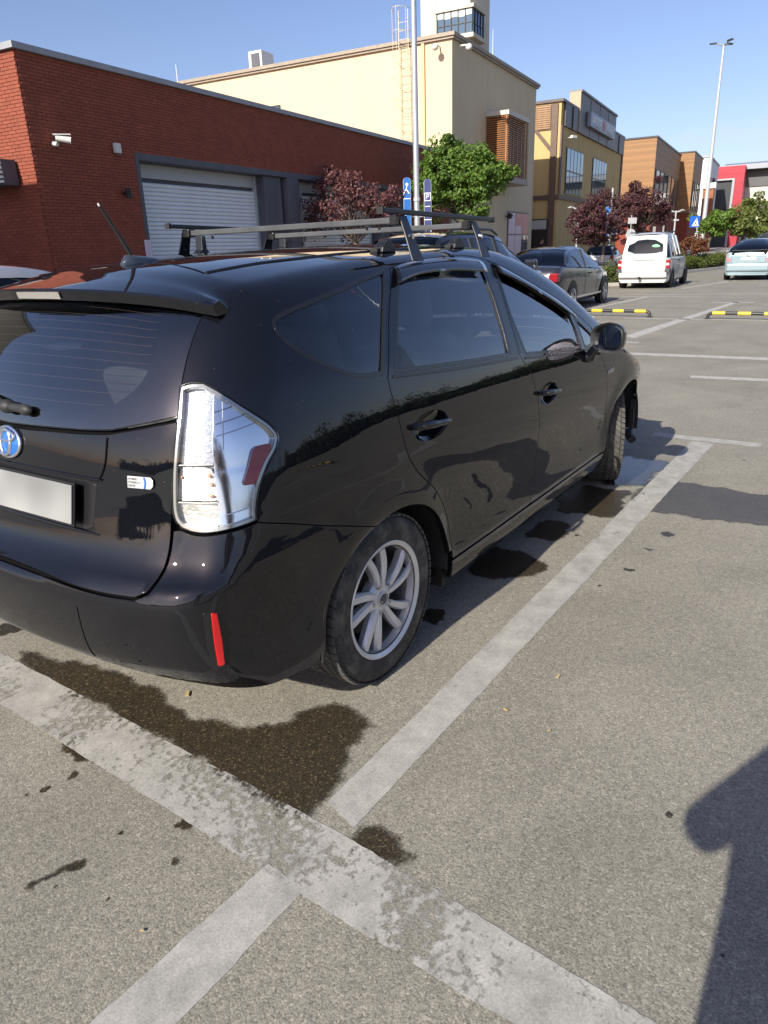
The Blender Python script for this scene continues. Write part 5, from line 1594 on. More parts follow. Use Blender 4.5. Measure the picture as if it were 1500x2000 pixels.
def make_wheel(loc, flip, steer, roll, parent):
    w = empty('wheel', loc, steer + (math.pi if flip else 0))
    w.parent = parent
    w.rotation_euler = (0, roll, steer + (math.pi if flip else 0))
    for nm, me in (('tyre', tyre_me), ('tread', tread_me), ('rim', rim_me), ('barrel', barrel_me), ('hub', hub_me), ('brake_disc', disc_me), ('hub_cap', cap_me), ('cap_emblem', capem_me), ('valve', valve_me)): link(nm, me, w)
    for k in range(10): link('spoke', spoke_me, w, rot=(0, -2 * math.pi * ((k // 2) / 5 + (-.036 if k % 2 else .036)), 0))
    for k in range(5):
        a = 2 * math.pi * (k + .25) / 5
        link('wheel_nut', nut_me, w, loc=(.056 * math.cos(a), 0, .056 * math.sin(a)))
    return w


for x, st in ((XR, 0), (XF, RAD(24))):
    for s in (-1, 1):
        make_wheel((x, s * .772 if st == 0 else s * .765, .3215), s > 0, st, RAD(-20 + 13 * x), car)
# wheel wells and floor
for uc, xc in ((AC_R, XR + .035), (AC_F, XF + .04)):
    for s in (-1, 1):
        m_ = MB(); n = 20; vs = []
        for k in range(n + 1):
            a = -.12 + (math.pi + .24) * k / n
            for y in (.885, .52): vs.append((xc + (ARX + .012) * math.cos(a), s * (y if y < .8 else .872), .305 + (ARZ + .014) * math.sin(a)))
        m_.add(vs, [(2 * k, 2 * k + 1, 2 * k + 3, 2 * k + 2) for k in range(n)])
        m_.add([(xc + (ARX + .02) * math.cos(a), s * .52, .305 + (ARZ + .02) * math.sin(a)) for a in np.linspace(-.12, math.pi + .12, 24)], [tuple(range(24))])
        m_.build('wheel_well', M_PLAS, car, 60)
fl = MB().b2((-.55, -.66, .27), (3.3, .70, .30)).b2((.5, -.80, .20), (2.4, .80, .27))
fl.build('underbody', M_PLAS, car)
MB().b2((2.45, -.70, .32), (3.35, .70, .80)).build('engine_block', M_GAP, car)
MB().tube([(3.30, -.80, .22), (3.24, -.83, .20), (3.20, -.86, .19)], .03, 8).build('air_deflector', M_PLAS, car)
for s in (-1, 1):
    MB().b2((.50, s * .80 - .03, .16), (.53, s * .80 + .05, .33)).build('mud_flap', M_RUB, car)
    MB().add([(UF - YI - AL + XI + .36 + .03 * k, s * (.855 - .03 * j), .26 + .22 * i) for k in (0, 1) for j in (0, 1) for i in (0, 1)], [(0, 1, 3, 2), (4, 6, 7, 5), (0, 4, 5, 1), (2, 3, 7, 6), (0, 2, 6, 4), (1, 5, 7, 3)]).build('arch_liner', M_PLAS, car)

# ---- door mirrors
def mirror_housing(s):
    cx, cy, cz = 2.03, -1.005 * s, 1.045
    h = MB(); nu, nv = 28, 12; vs = []
    def sup(t, e): c = math.cos(t); return math.copysign(abs(c) ** e, c)
    for j in range(nv + 1):
        q = j / nv                                   # 0 rear rim ... 1 front
        k = (1 - q ** 2.4) ** .5 if q < 1 else 0
        x = cx - .055 + .135 * q
        for i in range(nu):
            t = 2 * math.pi * i / nu
            yy_ = sup(t, .72) * .098 * k; zz_ = sup(t - math.pi / 2, .72) * .080 * k
            zz_ *= 1 - .22 * (yy_ * -s < 0) * abs(yy_) / .098 if zz_ > 0 else 1
            vs.append((x + (.02 * -(-s * yy_) / .1), cy + yy_, cz + zz_ + .10 * -s * yy_ * .0))
    fs = [(j * nu + i, j * nu + (i + 1) % nu, (j + 1) * nu + (i + 1) % nu, (j + 1) * nu + i) for j in range(nv) for i in range(nu)]
    h.add(vs, fs)
    o = h.build('door_mirror', M_PAINT, car, 60)
    # recessed rim and glass
    rim_v = [vs[i] for i in range(nu)]; c = Vector((sum(v[0] for v in rim_v) / nu, cy, cz))
    r1 = [c + (Vector(v) - c) * .90 + Vector((.006, 0, 0)) for v in rim_v]
    g_ = [c + (Vector(v) - c) * .82 + Vector((.016, 0, 0)) for v in rim_v]
    g_ = [v + Vector((.22 * (v.y - cy) * s * 1.0 + .10 * (v.z - cz), 0, 0)) for v in g_]
    MB().add([tuple(v) for v in rim_v] + [tuple(v) for v in r1] + [tuple(v) for v in g_], [(i, (i + 1) % nu, nu + (i + 1) % nu, nu + i) for i in range(nu)] + [(nu + i, nu + (i + 1) % nu, 2 * nu + (i + 1) % nu, 2 * nu + i) for i in range(nu)]).build('mirror_rim', M_PLAS, o)
    MB().add([tuple(v) for v in g_], [tuple(range(nu))]).build('mirror_glass', mat('mirror_silver', (.55, .58, .60), .02, 1.0), o)
    MB().tube([(cx - .035, cy + s * .06, cz - .055), (cx - .03, cy + s * .085, cz - .085), (cx - .02, -.915 * s, cz - .105), (cx - .02, -.89 * s, cz - .11)], [.026, .026, .030, .036], 12).build('mirror_foot', M_PAINT, o, 60)
for s in (1, -1): mirror_housing(s)

# ---- aerial
an = MB()
nn = 12
vs = []
for k in range(9):
    t = k / 8; x = -.245 + .165 * t; w = .006 + .024 * math.sqrt(max(0, 1 - ((t - .35) / .65) ** 2)) if t > .35 else .006 + .024 * math.sqrt(max(0, 1 - ((.35 - t) / .36) ** 2))
    h = .034 * (1 - t) ** .8 * min(1, .35 + t * 5) + .004; zb = float(T(np.array(x), np.array(0.0))) - .004
    for i in range(nn):
        a = math.pi * i / (nn - 1); vs.append((x, w * math.cos(a), zb + h * math.sin(a) ** .8))
an.add(vs, [(k * nn + i, k * nn + i + 1, (k + 1) * nn + i + 1, (k + 1) * nn + i) for k in range(8) for i in range(nn - 1)] + [tuple(range(nn))])
ao = an.build('aerial_base', mat('aerial_grey', (.03, .04, .055), .15, coat=.5), car, 50)
MB().tube([(-.205, 0, 1.535), (-.226, .0, 1.575), (-.300, .0, 1.69)], [.0085, .0068, .0050], 10).build('aerial_rod', M_PLAS, ao, 50)
MB().cyl((-.3, 0, 1.69), (-.304, 0, 1.697), .0042, .003, 8).build('aerial_tip', M_OFFW, ao)

# ---- cabin
M_SEAT = mat('seat_cloth', (.27, .265, .25), .9, var=.1, scale=8); M_CAB = mat('cabin_plastic', (.16, .155, .15), .7); M_LIN = mat('headlining', (.50, .49, .46), .9)
def soft_box(lo, hi, r=.05, parent=None, m=None, name='seat', tilt=0.0):
    o = MB().b2(lo, hi).build(name, m, parent)
    b = o.modifiers.new('b', 'BEVEL'); b.width = r; b.segments = 4
    if len(o.data.polygons): o.data.polygons.foreach_set('use_smooth', [True] * len(o.data.polygons))
    return o
for x, y in ((1.25, -.36), (1.25, .36)):
    st = soft_box((x, y - .24, .36), (x + .50, y + .24, .62), .06, car, M_SEAT, 'seat')
    bk = soft_box((-.07, -.23, 0), (.07, .23, .62), .06, st, M_SEAT, 'seat_back'); bk.location = (x - .02, y, .56); bk.rotation_euler = (0, RAD(-17), 0)
    hr = soft_box((-.045, -.13, 0), (.045, .13, .20), .045, st, M_SEAT, 'headrest'); hr.location = (x - .225, y, 1.18); hr.rotation_euler = (0, RAD(-12), 0)
rs = soft_box((.25, -.62, .40), (.72, .62, .62), .06, car, M_SEAT, 'rear_seat')
bk = soft_box((-.07, -.62, 0), (.07, .62, .60), .06, rs, M_SEAT, 'seat_back'); bk.location = (.20, 0, .56); bk.rotation_euler = (0, RAD(-20), 0)
for y in (-.38, 0, .38):
    hr = soft_box((-.04, -.12, 0), (.04, .12, .16), .04, rs, M_SEAT, 'headrest'); hr.location = (-.01, y, 1.11); hr.rotation_euler = (0, RAD(-15), 0)
soft_box((2.0, -.72, .70), (2.62, .72, .93), .06, car, M_CAB, 'dashboard')
MB().tube([(1.93 + .05 * math.sin(t), .36 + .18 * math.cos(t), .86 + .17 * math.sin(t)) for t in np.linspace(0, 2 * math.pi, 28, endpoint=False)], .014, 8, True).build('steering_wheel', M_CAB, car, 60)
soft_box((1.70, -.13, 1.375), (1.73, .13, 1.445), .012, car, mat('cabin_mirror', (.35, .36, .36), .25, .2), 'rear_view_mirror')
MB().b2((-.72, -.62, .40), (.20, .62, .46)).build('boot_floor', M_CAB, car)
panel('headlining', grow(roof_o, -.03), [], M_LIN, car, res=.12, mp='xy', inset=0, off=-.05, edge=False)
for s in (-1, 1):   # belts
    MB().add([(1.12, s * .62, 1.32), (1.17, s * .62, 1.32), (1.32, s * .50, .70), (1.27, s * .50, .70)], [(0, 1, 2, 3)]).build('seat_belt', M_CAB, car)
for mr in (False, True):  # door cards
    panel('door_card', loop([(1.70, 1.05), (2.6, 1.0), (3.70, .90)], [(3.8, .7), (3.85, .32)], [(3.8, .32), (2.1, .32)], [(2.1, .4), (1.9, .7), (1.70, 1.05)]), [], M_CAB, car, res=.1, inset=0, off=-.07, edge=False, mirror=mr)

# ---- roof rack: two cross bars on clamp feet, two side bars on top
rack = empty('roof_rack', (.9, 0, 1.53), 0, 'black steel bar roof rack clamped on the black car', 'roof rack')
def rk(mb_, name, m, **k):
    o = mb_.build(name, m, None, **k); o.parent = rack; o.matrix_parent_inverse = Matrix.Translation((-.9, 0, -1.53)); return o
M_BAR = mat('bar_steel', (.085, .088, .092), .45, .3, var=.2, scale=7)
M_BRK = mat('bracket_black', (.012, .013, .017), .38)
def bar(a, b, w, h):
    a = Vector(a); b = Vector(b); d = (b - a).normalized(); sd = d.cross(Vector((0, 0, 1))).normalized(); up_ = sd.cross(d)
    m_ = MB(); vs = []
    for p in (a, b):
        for i, j in ((-1, -1), (1, -1), (1, 1), (-1, 1)): vs.append(p + sd * w / 2 * i + up_ * h / 2 * j)
    return m_.add(vs, [(3, 2, 1, 0), (4, 5, 6, 7), (0, 1, 5, 4), (1, 2, 6, 5), (2, 3, 7, 6), (3, 0, 4, 7)])
for x, z in ((.60, 1.628), (1.185, 1.614)):
    rk(bar((x, .60, z), (x, -.615, z), .023, .024), 'crossbar', M_BAR, bevel=.004)
    for s in (-1, 1):
        y = s * .60
        ft = MB()
        # outer clamp strap down to the door frame
        ft.add([(x - .026, s * .612, z + .016), (x + .026, s * .612, z + .016), (x - .030, s * .640, 1.575), (x + .030, s * .640, 1.575), (x - .040, s * .678, 1.478), (x + .045, s * .678, 1.478),
                (x - .026, s * .606, z + .016), (x + .026, s * .606, z + .016), (x - .030, s * .632, 1.575), (x + .030, s * .632, 1.575), (x - .040, s * .670, 1.478), (x + .045, s * .670, 1.478)],
               [(0, 1, 3, 2), (2, 3, 5, 4), (7, 6, 8, 9), (9, 8, 10, 11), (0, 2, 8, 6), (2, 4, 10, 8), (1, 7, 9, 3), (3, 9, 11, 5), (0, 6, 7, 1), (4, 5, 11, 10)])
        rk(ft, 'foot_clamp', M_BRK, bevel=.003)
        fb = MB()
        zr = float(T(np.array(x), np.array(.52)))
        ph_ = z - zr - .012 if s > 0 else .046
        fb.prism([(-.05, 0), (.05, 0), (.045, .020), (.016, .040), (.012, ph_), (-.012, ph_), (-.016, .040), (-.045, .020)], (x, s * .50, zr - .002), (1, 0, 0), (0, 0, 1), (0, s * .045, 0))
        rk(fb, 'foot', M_BRK, bevel=.004)
        rk(MB().b2((x - .07, s * .485 - .012, zr - .004), (x + .05, s * .545 + .012, zr + .014)), 'foot_pad', M_RUB, bevel=.005)
        rk(MB().cyl((x + .002, s * .640, 1.568), (x + .002, s * .655, 1.566), .011, .009, 10), 'bolt', M_CHROME)
        rk(MB().b2((x - .024, s * .590 - .018, z - .018), (x + .020, s * .590 + .028, z + .018)), 'bar_clamp', M_TRIM, bevel=.004)
        for dy in (0, .06): rk(MB().cyl((x, s * (.50 - dy), z - .016), (x, s * (.50 - dy), z - .030), .007, .005, 8), 'clamp_nut', M_TRIM)
for s, x0, x1, z0, z1 in ((-1, .46, 1.375, 1.660, 1.640), (1, .49, 1.31, 1.660, 1.640)):
    rk(bar((x0, s * .605, z0), (x1, s * .605, z1), .024, .018), 'side_bar', M_BRK, bevel=.004)
    rk(MB().box((x0 - .004, s * .605, z0), (.010, .029, .025)).box((x1 + .004, s * .605, z1), (.010, .029, .025)), 'bar_end', M_RUB)
# ---------------------------------------------------------------- other cars on the lot
def plain_paint(name, c, metal=.4, rough=.22):
    return mat(name, c, rough, metal, var=.03, scale=2, coat=.7)


G_BG = glass_mat('car_glass', (.10, .12, .13), .0, 1.55)
M_BGIN = mat('car_interior', (.02, .02, .022), .8)
bg_tyre = MB().lathe([(.20, -.10), (.24, -.105), (.29, -.098), (.315, -.07), (.318, 0), (.315, .07), (.29, .098), (.2, .1)], 32).mesh('tyre', M_RUB, 50)
bg_rim_p = MB().lathe([(.215, -.10), (.205, -.104), (.195, -.085), (.19, .08)], 28)
for k in range(5):
    a = 2 * math.pi * k / 5
    for d in (-.16, .16):
        bg_rim_p.box((.115 * math.cos(a + d * .6), -.085, .115 * math.sin(a + d * .6)), (.19, .02, .026), m=Matrix.Rotation(-a - d * .5, 3, 'Y'))
bg_rim_p.lathe([(.001, -.098), (.045, -.098), (.05, -.07)], 16)
bg_rim = bg_rim_p.mesh('rim', mat('alloy_bright', (.62, .62, .64), .3, .7), 40)
bg_disc = MB().lathe([(.001, -.06), (.2, -.06)], 20).mesh('brake_disc', M_BLACK)


def interp(tab):
    return pchip([p[0] for p in tab], [p[1] for p in tab])


def bgcar(name, loc, rz, label, paint, Lc, W, top, roofp, glassx, belt_dz, axles, R=.318, wr=.60, plan=None, rear_w=.86, rails=False, roof_mat=None, zb=.20, group=None, rim=True):
    """x = 0 at the tail; top: line of bonnet/belt/boot, roofp: roof line, glassx: foot and head of the rear and front screens"""
    root = empty(name, (*loc, 0), rz, label, 'car', group)
    hw = W / 2
    tz = interp(top); rz_ = interp(roofp)
    pw = interp(plan or [(0, .80), (.10, .92), (.45, .985), (Lc * .35, 1.0), (Lc * .7, .99), (Lc - .6, .93), (Lc - .2, .82), (Lc, .66)])
    xs = np.unique(np.concatenate([[0, .02, .06, .12, .2], np.linspace(.3, Lc - .35, 34), [Lc - .22, Lc - .12, Lc - .05, Lc]]))
    sec = lambda w, zt: [(w * .90, zb), (w * .975, zb + .08), (w * .985, zb + .22), (w * 1.0, zb + .40), (w * .995, zb + (zt - zb) * .70), (w * .97, zt - .05), (w * .93, zt - .012), (w * .80, zt + .006), (w * .4, zt + .022), (0, zt + .028)]
    V = []; n = 19
    for x in xs:
        h = [(p[0], p[1]) for p in sec(hw * float(pw(x)), float(tz(x)))]
        full = [(-a, z) for a, z in h] + [(a, z) for a, z in h[::-1][1:]]
        V += [(x, a, z) for a, z in full]
    Fc = [(i * n + k, i * n + k + 1, (i + 1) * n + k + 1, (i + 1) * n + k) for i in range(len(xs) - 1) for k in range(n - 1)]
    Fc += [tuple(range(n)), tuple((len(xs) - 1) * n + k for k in range(n))]
    MB().add(V, Fc).build('body', paint, root, 35)
    # glasshouse: glass all round, then roof and pillars in paint just outside it
    x0, x1, x2, x3 = glassx                     # rear screen foot, rear head, front head, front screen foot
    gs = np.linspace(x0, x3, 40)
    def gsec(x, out=0.0):
        zt = float(tz(x)) - .02; zr = float(rz_(x))
        k = max(0.0, zr - zt)
        wb = hw * float(pw(x)) * .955; t_ = k / .5
        wtop = wb - (wb - hw * wr / .5 * .5) * min(1, t_) if k > 0 else wb
        pts = [(wb + out, zt), (wb + (wtop - wb) * .5 + .018 * min(1, t_) + out, zt + k * .5), (wtop + .008 + out, zt + k * .86), (wtop - .05 + out, zt + k * .965 + out), (wtop * .5, zt + k * 1.0 + .012 * min(1, t_) + out), (0, zt + k + .016 * min(1, t_) + out)]
        return pts
    V = []; m_ = 11
    for x in gs:
        h = gsec(x); full = [(-a, z) for a, z in h] + [(a, z) for a, z in h[::-1][1:]]
        V += [(x, a, z) for a, z in full]
    MB().add(V, [(i * m_ + k, i * m_ + k + 1, (i + 1) * m_ + k + 1, (i + 1) * m_ + k) for i in range(len(gs) - 1) for k in range(m_ - 1)]).build('windows', G_BG, root, 40)
    MB().b2((x0 + .45, -hw * .75, .35), (x3 - .5, hw * .75, float(tz((x0 + x3) / 2)) - .12)).build('cabin', M_BGIN, root)
    for sx_ in (x0 + (x3 - x0) * .55,):
        for y in (-.38, .38): soft_box((sx_ - .06, y - .22, .5), (sx_ + .08, y + .22, float(rz_(sx_)) - .30), .05, root, M_BGIN, 'seat')
    def strip(name, xa, xb, k0, k1, m, nn=14, o=.008, ys=(-1, 1), both_=True):
        for s in ys:
            V = []; xs_ = np.linspace(xa, xb, nn)
            for x in xs_:
                h = gsec(x, o); V += [(x, s * a, z) for a, z in h[k0:k1 + 1]]
            w_ = k1 - k0 + 1
            MB().add(V, [(i * w_ + k, i * w_ + k + 1, (i + 1) * w_ + k + 1, (i + 1) * w_ + k) for i in range(nn - 1) for k in range(w_ - 1)]).build(name, m, root, 40)
    rm = roof_mat or paint
    V = []; xs_ = np.linspace(x1 - .03, x2 + .03, 18)
    for x in xs_:
        h = gsec(x, .008)[2:]; full = [(-a, z) for a, z in h] + [(a, z) for a, z in h[::-1][1:]]; V += [(x, a, z) for a, z in full]
    MB().add(V, [(i * 7 + k, i * 7 + k + 1, (i + 1) * 7 + k + 1, (i + 1) * 7 + k) for i in range(17) for k in range(6)]).build('roof', rm, root, 40)
    strip('pillar', x2 - .02, x3 - .02, 2, 3, rm, 14)           # front pillars
    strip('pillar', x0 + .02, x1 + .04, 2, 3, rm, 14)           # rear pillars, upper edge
    return root, gsec, tz, pw, hw


def bg_wheels(root, axles, hw, R, Lc, rim=True):
    for x in axles:
        for s in (-1, 1):
            MB().lathe([(.001, 0), (R * 1.17, 0)], 28).build('wheel_arch', M_BLACK, root, loc=(x, s * (hw + .001), R + .02))
            w = empty('wheel', (x, s * (hw - .085), R), math.pi if s > 0 else 0)
            w.parent = root
            w.scale = (R / .318,) * 3
            link('tyre', bg_tyre, w)
            if rim: link('rim', bg_rim, w); link('brake_disc', bg_disc, w)


def plate(root, loc, body, m_w, rot):
    p = MB().box((0, 0, 0), (.52, .11, .012)).build('number_plate', mat('bg_plate', (.66, .66, .64), .4), root, loc=loc, rot=rot)
    if body: text(body, .085, 'plate_number', M_BLACK, p, (0, 0, .007), (0, 0, 0), .001)
    return p


RY = (RAD(90), 0, RAD(-90))       # plate standing up, facing backwards (-x)

# dark grey saloon
P_SED = plain_paint('grey_saloon_paint', (.046, .049, .058), .5, .25)
a_ = math.atan2(4.16 - 4.03, 18.05 - 15.3)
ux, uy = math.cos(a_), math.sin(a_)
sx, sy = 15.3 - 1.05 * ux - .91 * uy * -1, 4.03 - 1.05 * uy + .91 * ux
sed, gsec, tz, pw, hw = bgcar('saloon_car', (sx, sy), a_, 'dark grey saloon car parked left of the hedge', P_SED, 4.82, 1.82,
    [(0, .86), (.05, .98), (.35, 1.06), (.9, 1.05), (2.0, 1.0), (3.4, .93), (4.2, .84), (4.7, .70), (4.82, .55)],
    [(0, .9), (.55, 1.05), (1.15, 1.34), (1.7, 1.45), (2.3, 1.475), (2.7, 1.45), (3.2, 1.26), (3.75, .96), (4.8, .9)], (.60, 1.45, 2.55, 3.70), 0, None)
bg_wheels(sed, (1.05, 3.83), hw, .325, 4.82)
for s in (-1, 1):
    MB().b2((-.02, s * .86 - .20 if s > 0 else -.86, .72), (.22, .86 if s > 0 else -.86 + .20, .92)).build('tail_light', mat('bg_red_lens', (.26, .012, .02), .2), sed, bevel=.03)
    MB().b2((-.03, s * .60 - .06, .76), (.02, s * .60 + .06, .88)).build('reverse_light', M_OFFW, sed, bevel=.01)
    MB().box((3.05, s * (hw + .10), 1.05), (.13, .20, .14)).build('door_mirror', P_SED, sed, bevel=.04)
    for x in (2.45, 1.45): MB().box((x, s * (hw + .002), .84), (.19, .03, .03)).build('door_handle', M_BLACK, sed, bevel=.008)
    MB().box((1.90, s * (hw - .075), 1.20), (.07, .03, .46), m=Matrix.Rotation(s * RAD(22), 3, 'X')).build('pillar', M_BLACK, sed)
    for xx in (.98, 2.02, 3.1): MB().b2((xx, s * (hw + .0005) - .002, .36), (xx + .008, s * (hw + .0005) + .002, .95)).build('door_seam', M_BLACK, sed)
    MB().b2((1.0, s * (hw - .012), .30), (3.6, s * (hw + .006), .34)).build('sill_trim', M_CHROME, sed)
plate(sed, (-.025, 0, .80), None, None, RY)

# dark four-wheel drive close behind the roof rack
P_SUV = plain_paint('black_suv_paint', (.016, .018, .024), .3, .18)
suv, gsec, tz, pw, hw = bgcar('off_road_car', (7.80, 4.20), RAD(1.5), 'black off-road car with roof rails beyond the roof rack', P_SUV, 4.78, 1.88,
    [(0, .95), (.06, 1.08), (.4, 1.13), (3.2, 1.11), (3.7, 1.10), (4.5, 1.02), (4.72, .85), (4.78, .6)],
    [(0, 1.1), (.12, 1.30), (.42, 1.68), (.9, 1.755), (2.0, 1.765), (2.65, 1.70), (3.1, 1.45), (3.55, 1.13), (4.8, 1.0)], (.10, .5, 2.62, 3.52), 0, None, wr=.66, zb=.28)
bg_wheels(suv, (.95, 3.72), hw, .37, 4.78)
for s in (-1, 1):
    MB().tube([(.7, s * .60, 1.74), (.85, s * .60, 1.82), (2.3, s * .60, 1.815), (2.55, s * .60, 1.73)], .022, 8).build('roof_rail', M_TRIM, suv, 60)
    MB().box((3.02, s * (hw + .13), 1.20), (.16, .24, .20)).build('door_mirror', P_SUV, suv, bevel=.05)
    MB().box((2.97, s * (hw + .13), 1.17), (.06, .22, .06)).build('mirror_trim', M_CHROME, suv, bevel=.015)
    for xx in (1.15, 2.05): MB().box((xx, s * (hw - .09), 1.40), (.10, .03, .58), m=Matrix.Rotation(s * RAD(20), 3, 'X')).build('pillar', M_BLACK, suv)
    for x in (2.15, 1.15): MB().box((x, s * (hw + .004), .95), (.2, .03, .035)).build('door_handle', M_CHROME, suv, bevel=.008)
    MB().b2((-.02, s * .80 - .08, .85), (.12, s * .80 + .08, 1.25)).build('tail_light', MATS['bg_red_lens'], suv, bevel=.03)

# silver van seen from behind
P_VAN = plain_paint('silver_van_paint', (.50, .50, .49), .15, .35)
va = RAD(3.2)
van, gsec, tz, pw, hw = bgcar('delivery_van', (24.45, 4.86), va, 'silver delivery van with big rear window beside the hedge', P_VAN, 4.12, 1.72,
    [(0, .92), (.04, 1.02), (.4, 1.05), (2.9, 1.02), (3.3, .98), (3.8, .84), (4.05, .66), (4.12, .5)],
    [(0, 1.05), (.10, 1.40), (.28, 1.74), (.6, 1.80), (1.6, 1.81), (2.2, 1.76), (2.7, 1.50), (3.2, 1.02), (4.1, 1.0)], (.02, .30, 2.15, 3.15), 0, None, wr=.655,
    plan=[(0, .93), (.06, .97), (.3, 1.0), (2.6, 1.0), (3.5, .93), (3.95, .80), (4.12, .68)])
bg_wheels(van, (.68, 3.36), hw, .31, 4.12, False)
M_BUMPG = mat('van_bumper', (.36, .36, .36), .5); M_BUMPD = mat('van_bumper_dark', (.05, .052, .055), .6)
MB().b2((-.12, -.80, .36), (.10, .80, .54)).build('rear_bumper', P_VAN, van, bevel=.04)
# rear door: painted frame round the screen, lower panel, plate and handle
tgv = MB().b2((-.035, -.74, .54), (.02, .74, 1.08)).build('tailgate', P_VAN, van, bevel=.03)
fr_ = MB()
ql = [(-.73, 1.06), (-.64, 1.72), (.64, 1.72), (.73, 1.06)]; qi = [(-.61, 1.10), (-.55, 1.62), (.55, 1.62), (.61, 1.10)]
fx = lambda z: -.035 + max(0, z - 1.0) * .33
vs = [(fx(z), y, z) for y, z in ql] + [(fx(z), y, z) for y, z in qi]
fr_.add(vs + [(x + .05, y, z) for x, y, z in vs], [(0, 1, 5, 4), (1, 2, 6, 5), (2, 3, 7, 6), (3, 0, 4, 7), (0, 1, 9, 8), (1, 2, 10, 9), (2, 3, 11, 10)])
fr_.build('window_frame', P_VAN, van)
MB().add([(fx(z) + .012, y, z) for y, z in qi], [(0, 1, 2, 3)]).build('rear_window', mat('hazy_rear_glass', (.26, .31, .29), .15, .1, var=.25, scale=3), van)
MB().ell((.10, -.33, 1.30), (.02, .18, .14)).build('window_sticker', mat('green_sticker', (.16, .48, .24), .5), van, 60)
MB().b2((-.055, -.34, .93), (-.03, .34, .965)).build('plate_light_bar', M_BUMPG, van, bevel=.008)
plate(van, (-.05, .0, .845), 'JB 017 KJ', None, RY)
for s in (-1, 1):
    MB().b2((-.03, s * .79 - .075, .66), (.10, s * .79 + .075, .94)).build('tail_light', MATS['bg_red_lens'], van, bevel=.02)
    MB().b2((-.034, s * .79 - .05, .76), (-.02, s * .79 + .05, .83)).build('reverse_light', M_OFFW, van)
    MB().b2((-.10, s * .80 - .09, .50), (.18, s * .80 + .075, .66)).build('bumper_corner', M_BUMPD, van, bevel=.03)
    MB().box((3.0, s * (hw + .09), 1.10), (.12, .18, .2)).build('door_mirror', M_BLACK, van, bevel=.04)
    for xx in (.95, 1.55): MB().box((xx, s * (hw - .075), 1.40), (.12, .03, .66), m=Matrix.Rotation(s * RAD(19), 3, 'X')).build('pillar', P_VAN, van)
    MB().b2((.9, s * hw - .004, .55), (3.2, s * hw + .012, .60)).build('rub_strip', M_BUMPG, van)
    MB().box((1.7, s * (hw + .006), .9), (.2, .03, .03)).build('door_handle', M_BLACK, van)
    MB().cyl((.3, s * .58, 1.83), (1.9, s * .58, 1.84), .02, n=6).build('roof_rail', M_BLACK, van)
MB().ell((-.16, .08, .36), (.05, .05, .05)).cyl((-.16, .08, .36), (.0, .08, .32), .02, n=6).build('tow_ball', M_BLACK, van, 60)
MB().b2((.1, -.5, .22), (.5, .5, .36)).build('underbody', M_BLACK, van)

# pale blue hatchback seen from behind
P_HAT = plain_paint('pale_blue_paint', (.30, .40, .44), .35, .28)
ha = RAD(2.0)
hat, gsec, tz, pw, hw = bgcar('hatchback_car', (29.65, 2.36), ha, 'pale blue hatchback with split rear window parked at the right edge', P_HAT, 4.45, 1.725,
    [(0, .95), (.05, 1.03), (.3, 1.06), (1.2, 1.02), (2.4, .98), (3.3, .92), (4.0, .78), (4.35, .62), (4.45, .48)],
    [(0, 1.02), (.15, 1.10), (.7, 1.32), (1.4, 1.47), (2.0, 1.49), (2.5, 1.42), (3.0, 1.16), (3.4, .94), (4.4, .9)], (.06, 1.35, 2.3, 3.38), 0, None, wr=.60,
    plan=[(0, .84), (.06, .93), (.3, .985), (1.0, 1.0), (2.9, .99), (3.8, .90), (4.2, .80), (4.45, .62)])
bg_wheels(hat, (.85, 3.55), hw, .315, 4.45, False)
MB().b2((-.10, -.74, .34), (.12, .74, .62)).build('rear_bumper', P_HAT, hat, bevel=.06)
MB().b2((-.025, -.60, .64), (.02, .60, .93)).build('tailgate', P_HAT, hat, bevel=.03)
MB().add([(-.015, -.60, .93), (.06, -.60, 1.08), (.06, .60, 1.08), (-.015, .60, .93)], [(0, 1, 2, 3)]).build('lower_rear_window', mat('dark_rear_glass', (.012, .013, .015), .05), hat)
MB().b2((-.02, -.63, 1.075), (.20, .63, 1.11)).build('spoiler', M_BLACK, hat, bevel=.012)
plate(hat, (-.035, 0, .80), 'OD 010 OP', None, RY)
for s in (-1, 1):
    MB().add([(-.02, s * .60, .70), (-.02, s * .74, .70), (.06, s * .80, .95), (.14, s * .74, 1.10), (.03, s * .62, 1.0), (.12, s * .62, .7), (.12, s * .78, .72), (.2, s * .82, .95), (.24, s * .76, 1.1)], [(0, 1, 2, 3, 4), (1, 6, 7, 2), (2, 7, 8, 3), (0, 5, 6, 1)]).build('tail_light', mat('pale_red_lens', (.50, .16, .17), .15), hat)
    MB().box((2.85, s * (hw + .09), 1.03), (.12, .18, .13)).build('door_mirror', P_HAT, hat, bevel=.04)
MB().ell((-.03, 0, .90), (.012, .06, .04)).build('emblem', M_CHROME, hat, 60)
MB().b2((.1, -.5, .20), (.6, .5, .36)).build('underbody', M_BLACK, hat)

# small white car with a black roof beyond the trees
P_MIN = plain_paint('white_small_paint', (.62, .63, .64), .1, .3)
mini, gsec, tz, pw, hw = bgcar('small_car', (37.2, 10.65), RAD(8), 'small white car with dark roof half hidden behind tree trunks', P_MIN, 3.7, 1.68,
    [(0, .85), (.05, .92), (.4, .96), (2.3, .95), (3.0, .90), (3.5, .78), (3.7, .55)],
    [(0, .96), (.12, 1.15), (.35, 1.36), (.8, 1.40), (1.7, 1.41), (2.0, 1.36), (2.6, .95), (3.6, .9)], (.05, .35, 1.9, 2.55), 0, None, wr=.60, roof_mat=M_BLACK)
bg_wheels(mini, (.62, 3.09), hw, .30, 3.7)
for s in (-1, 1):
    MB().b2((-.02, s * .70 - .09, .66), (.1, s * .70 + .09, .92)).build('tail_light', MATS['bg_red_lens'], mini, bevel=.03)
plate(mini, (-.03, 0, .62), None, None, RY)

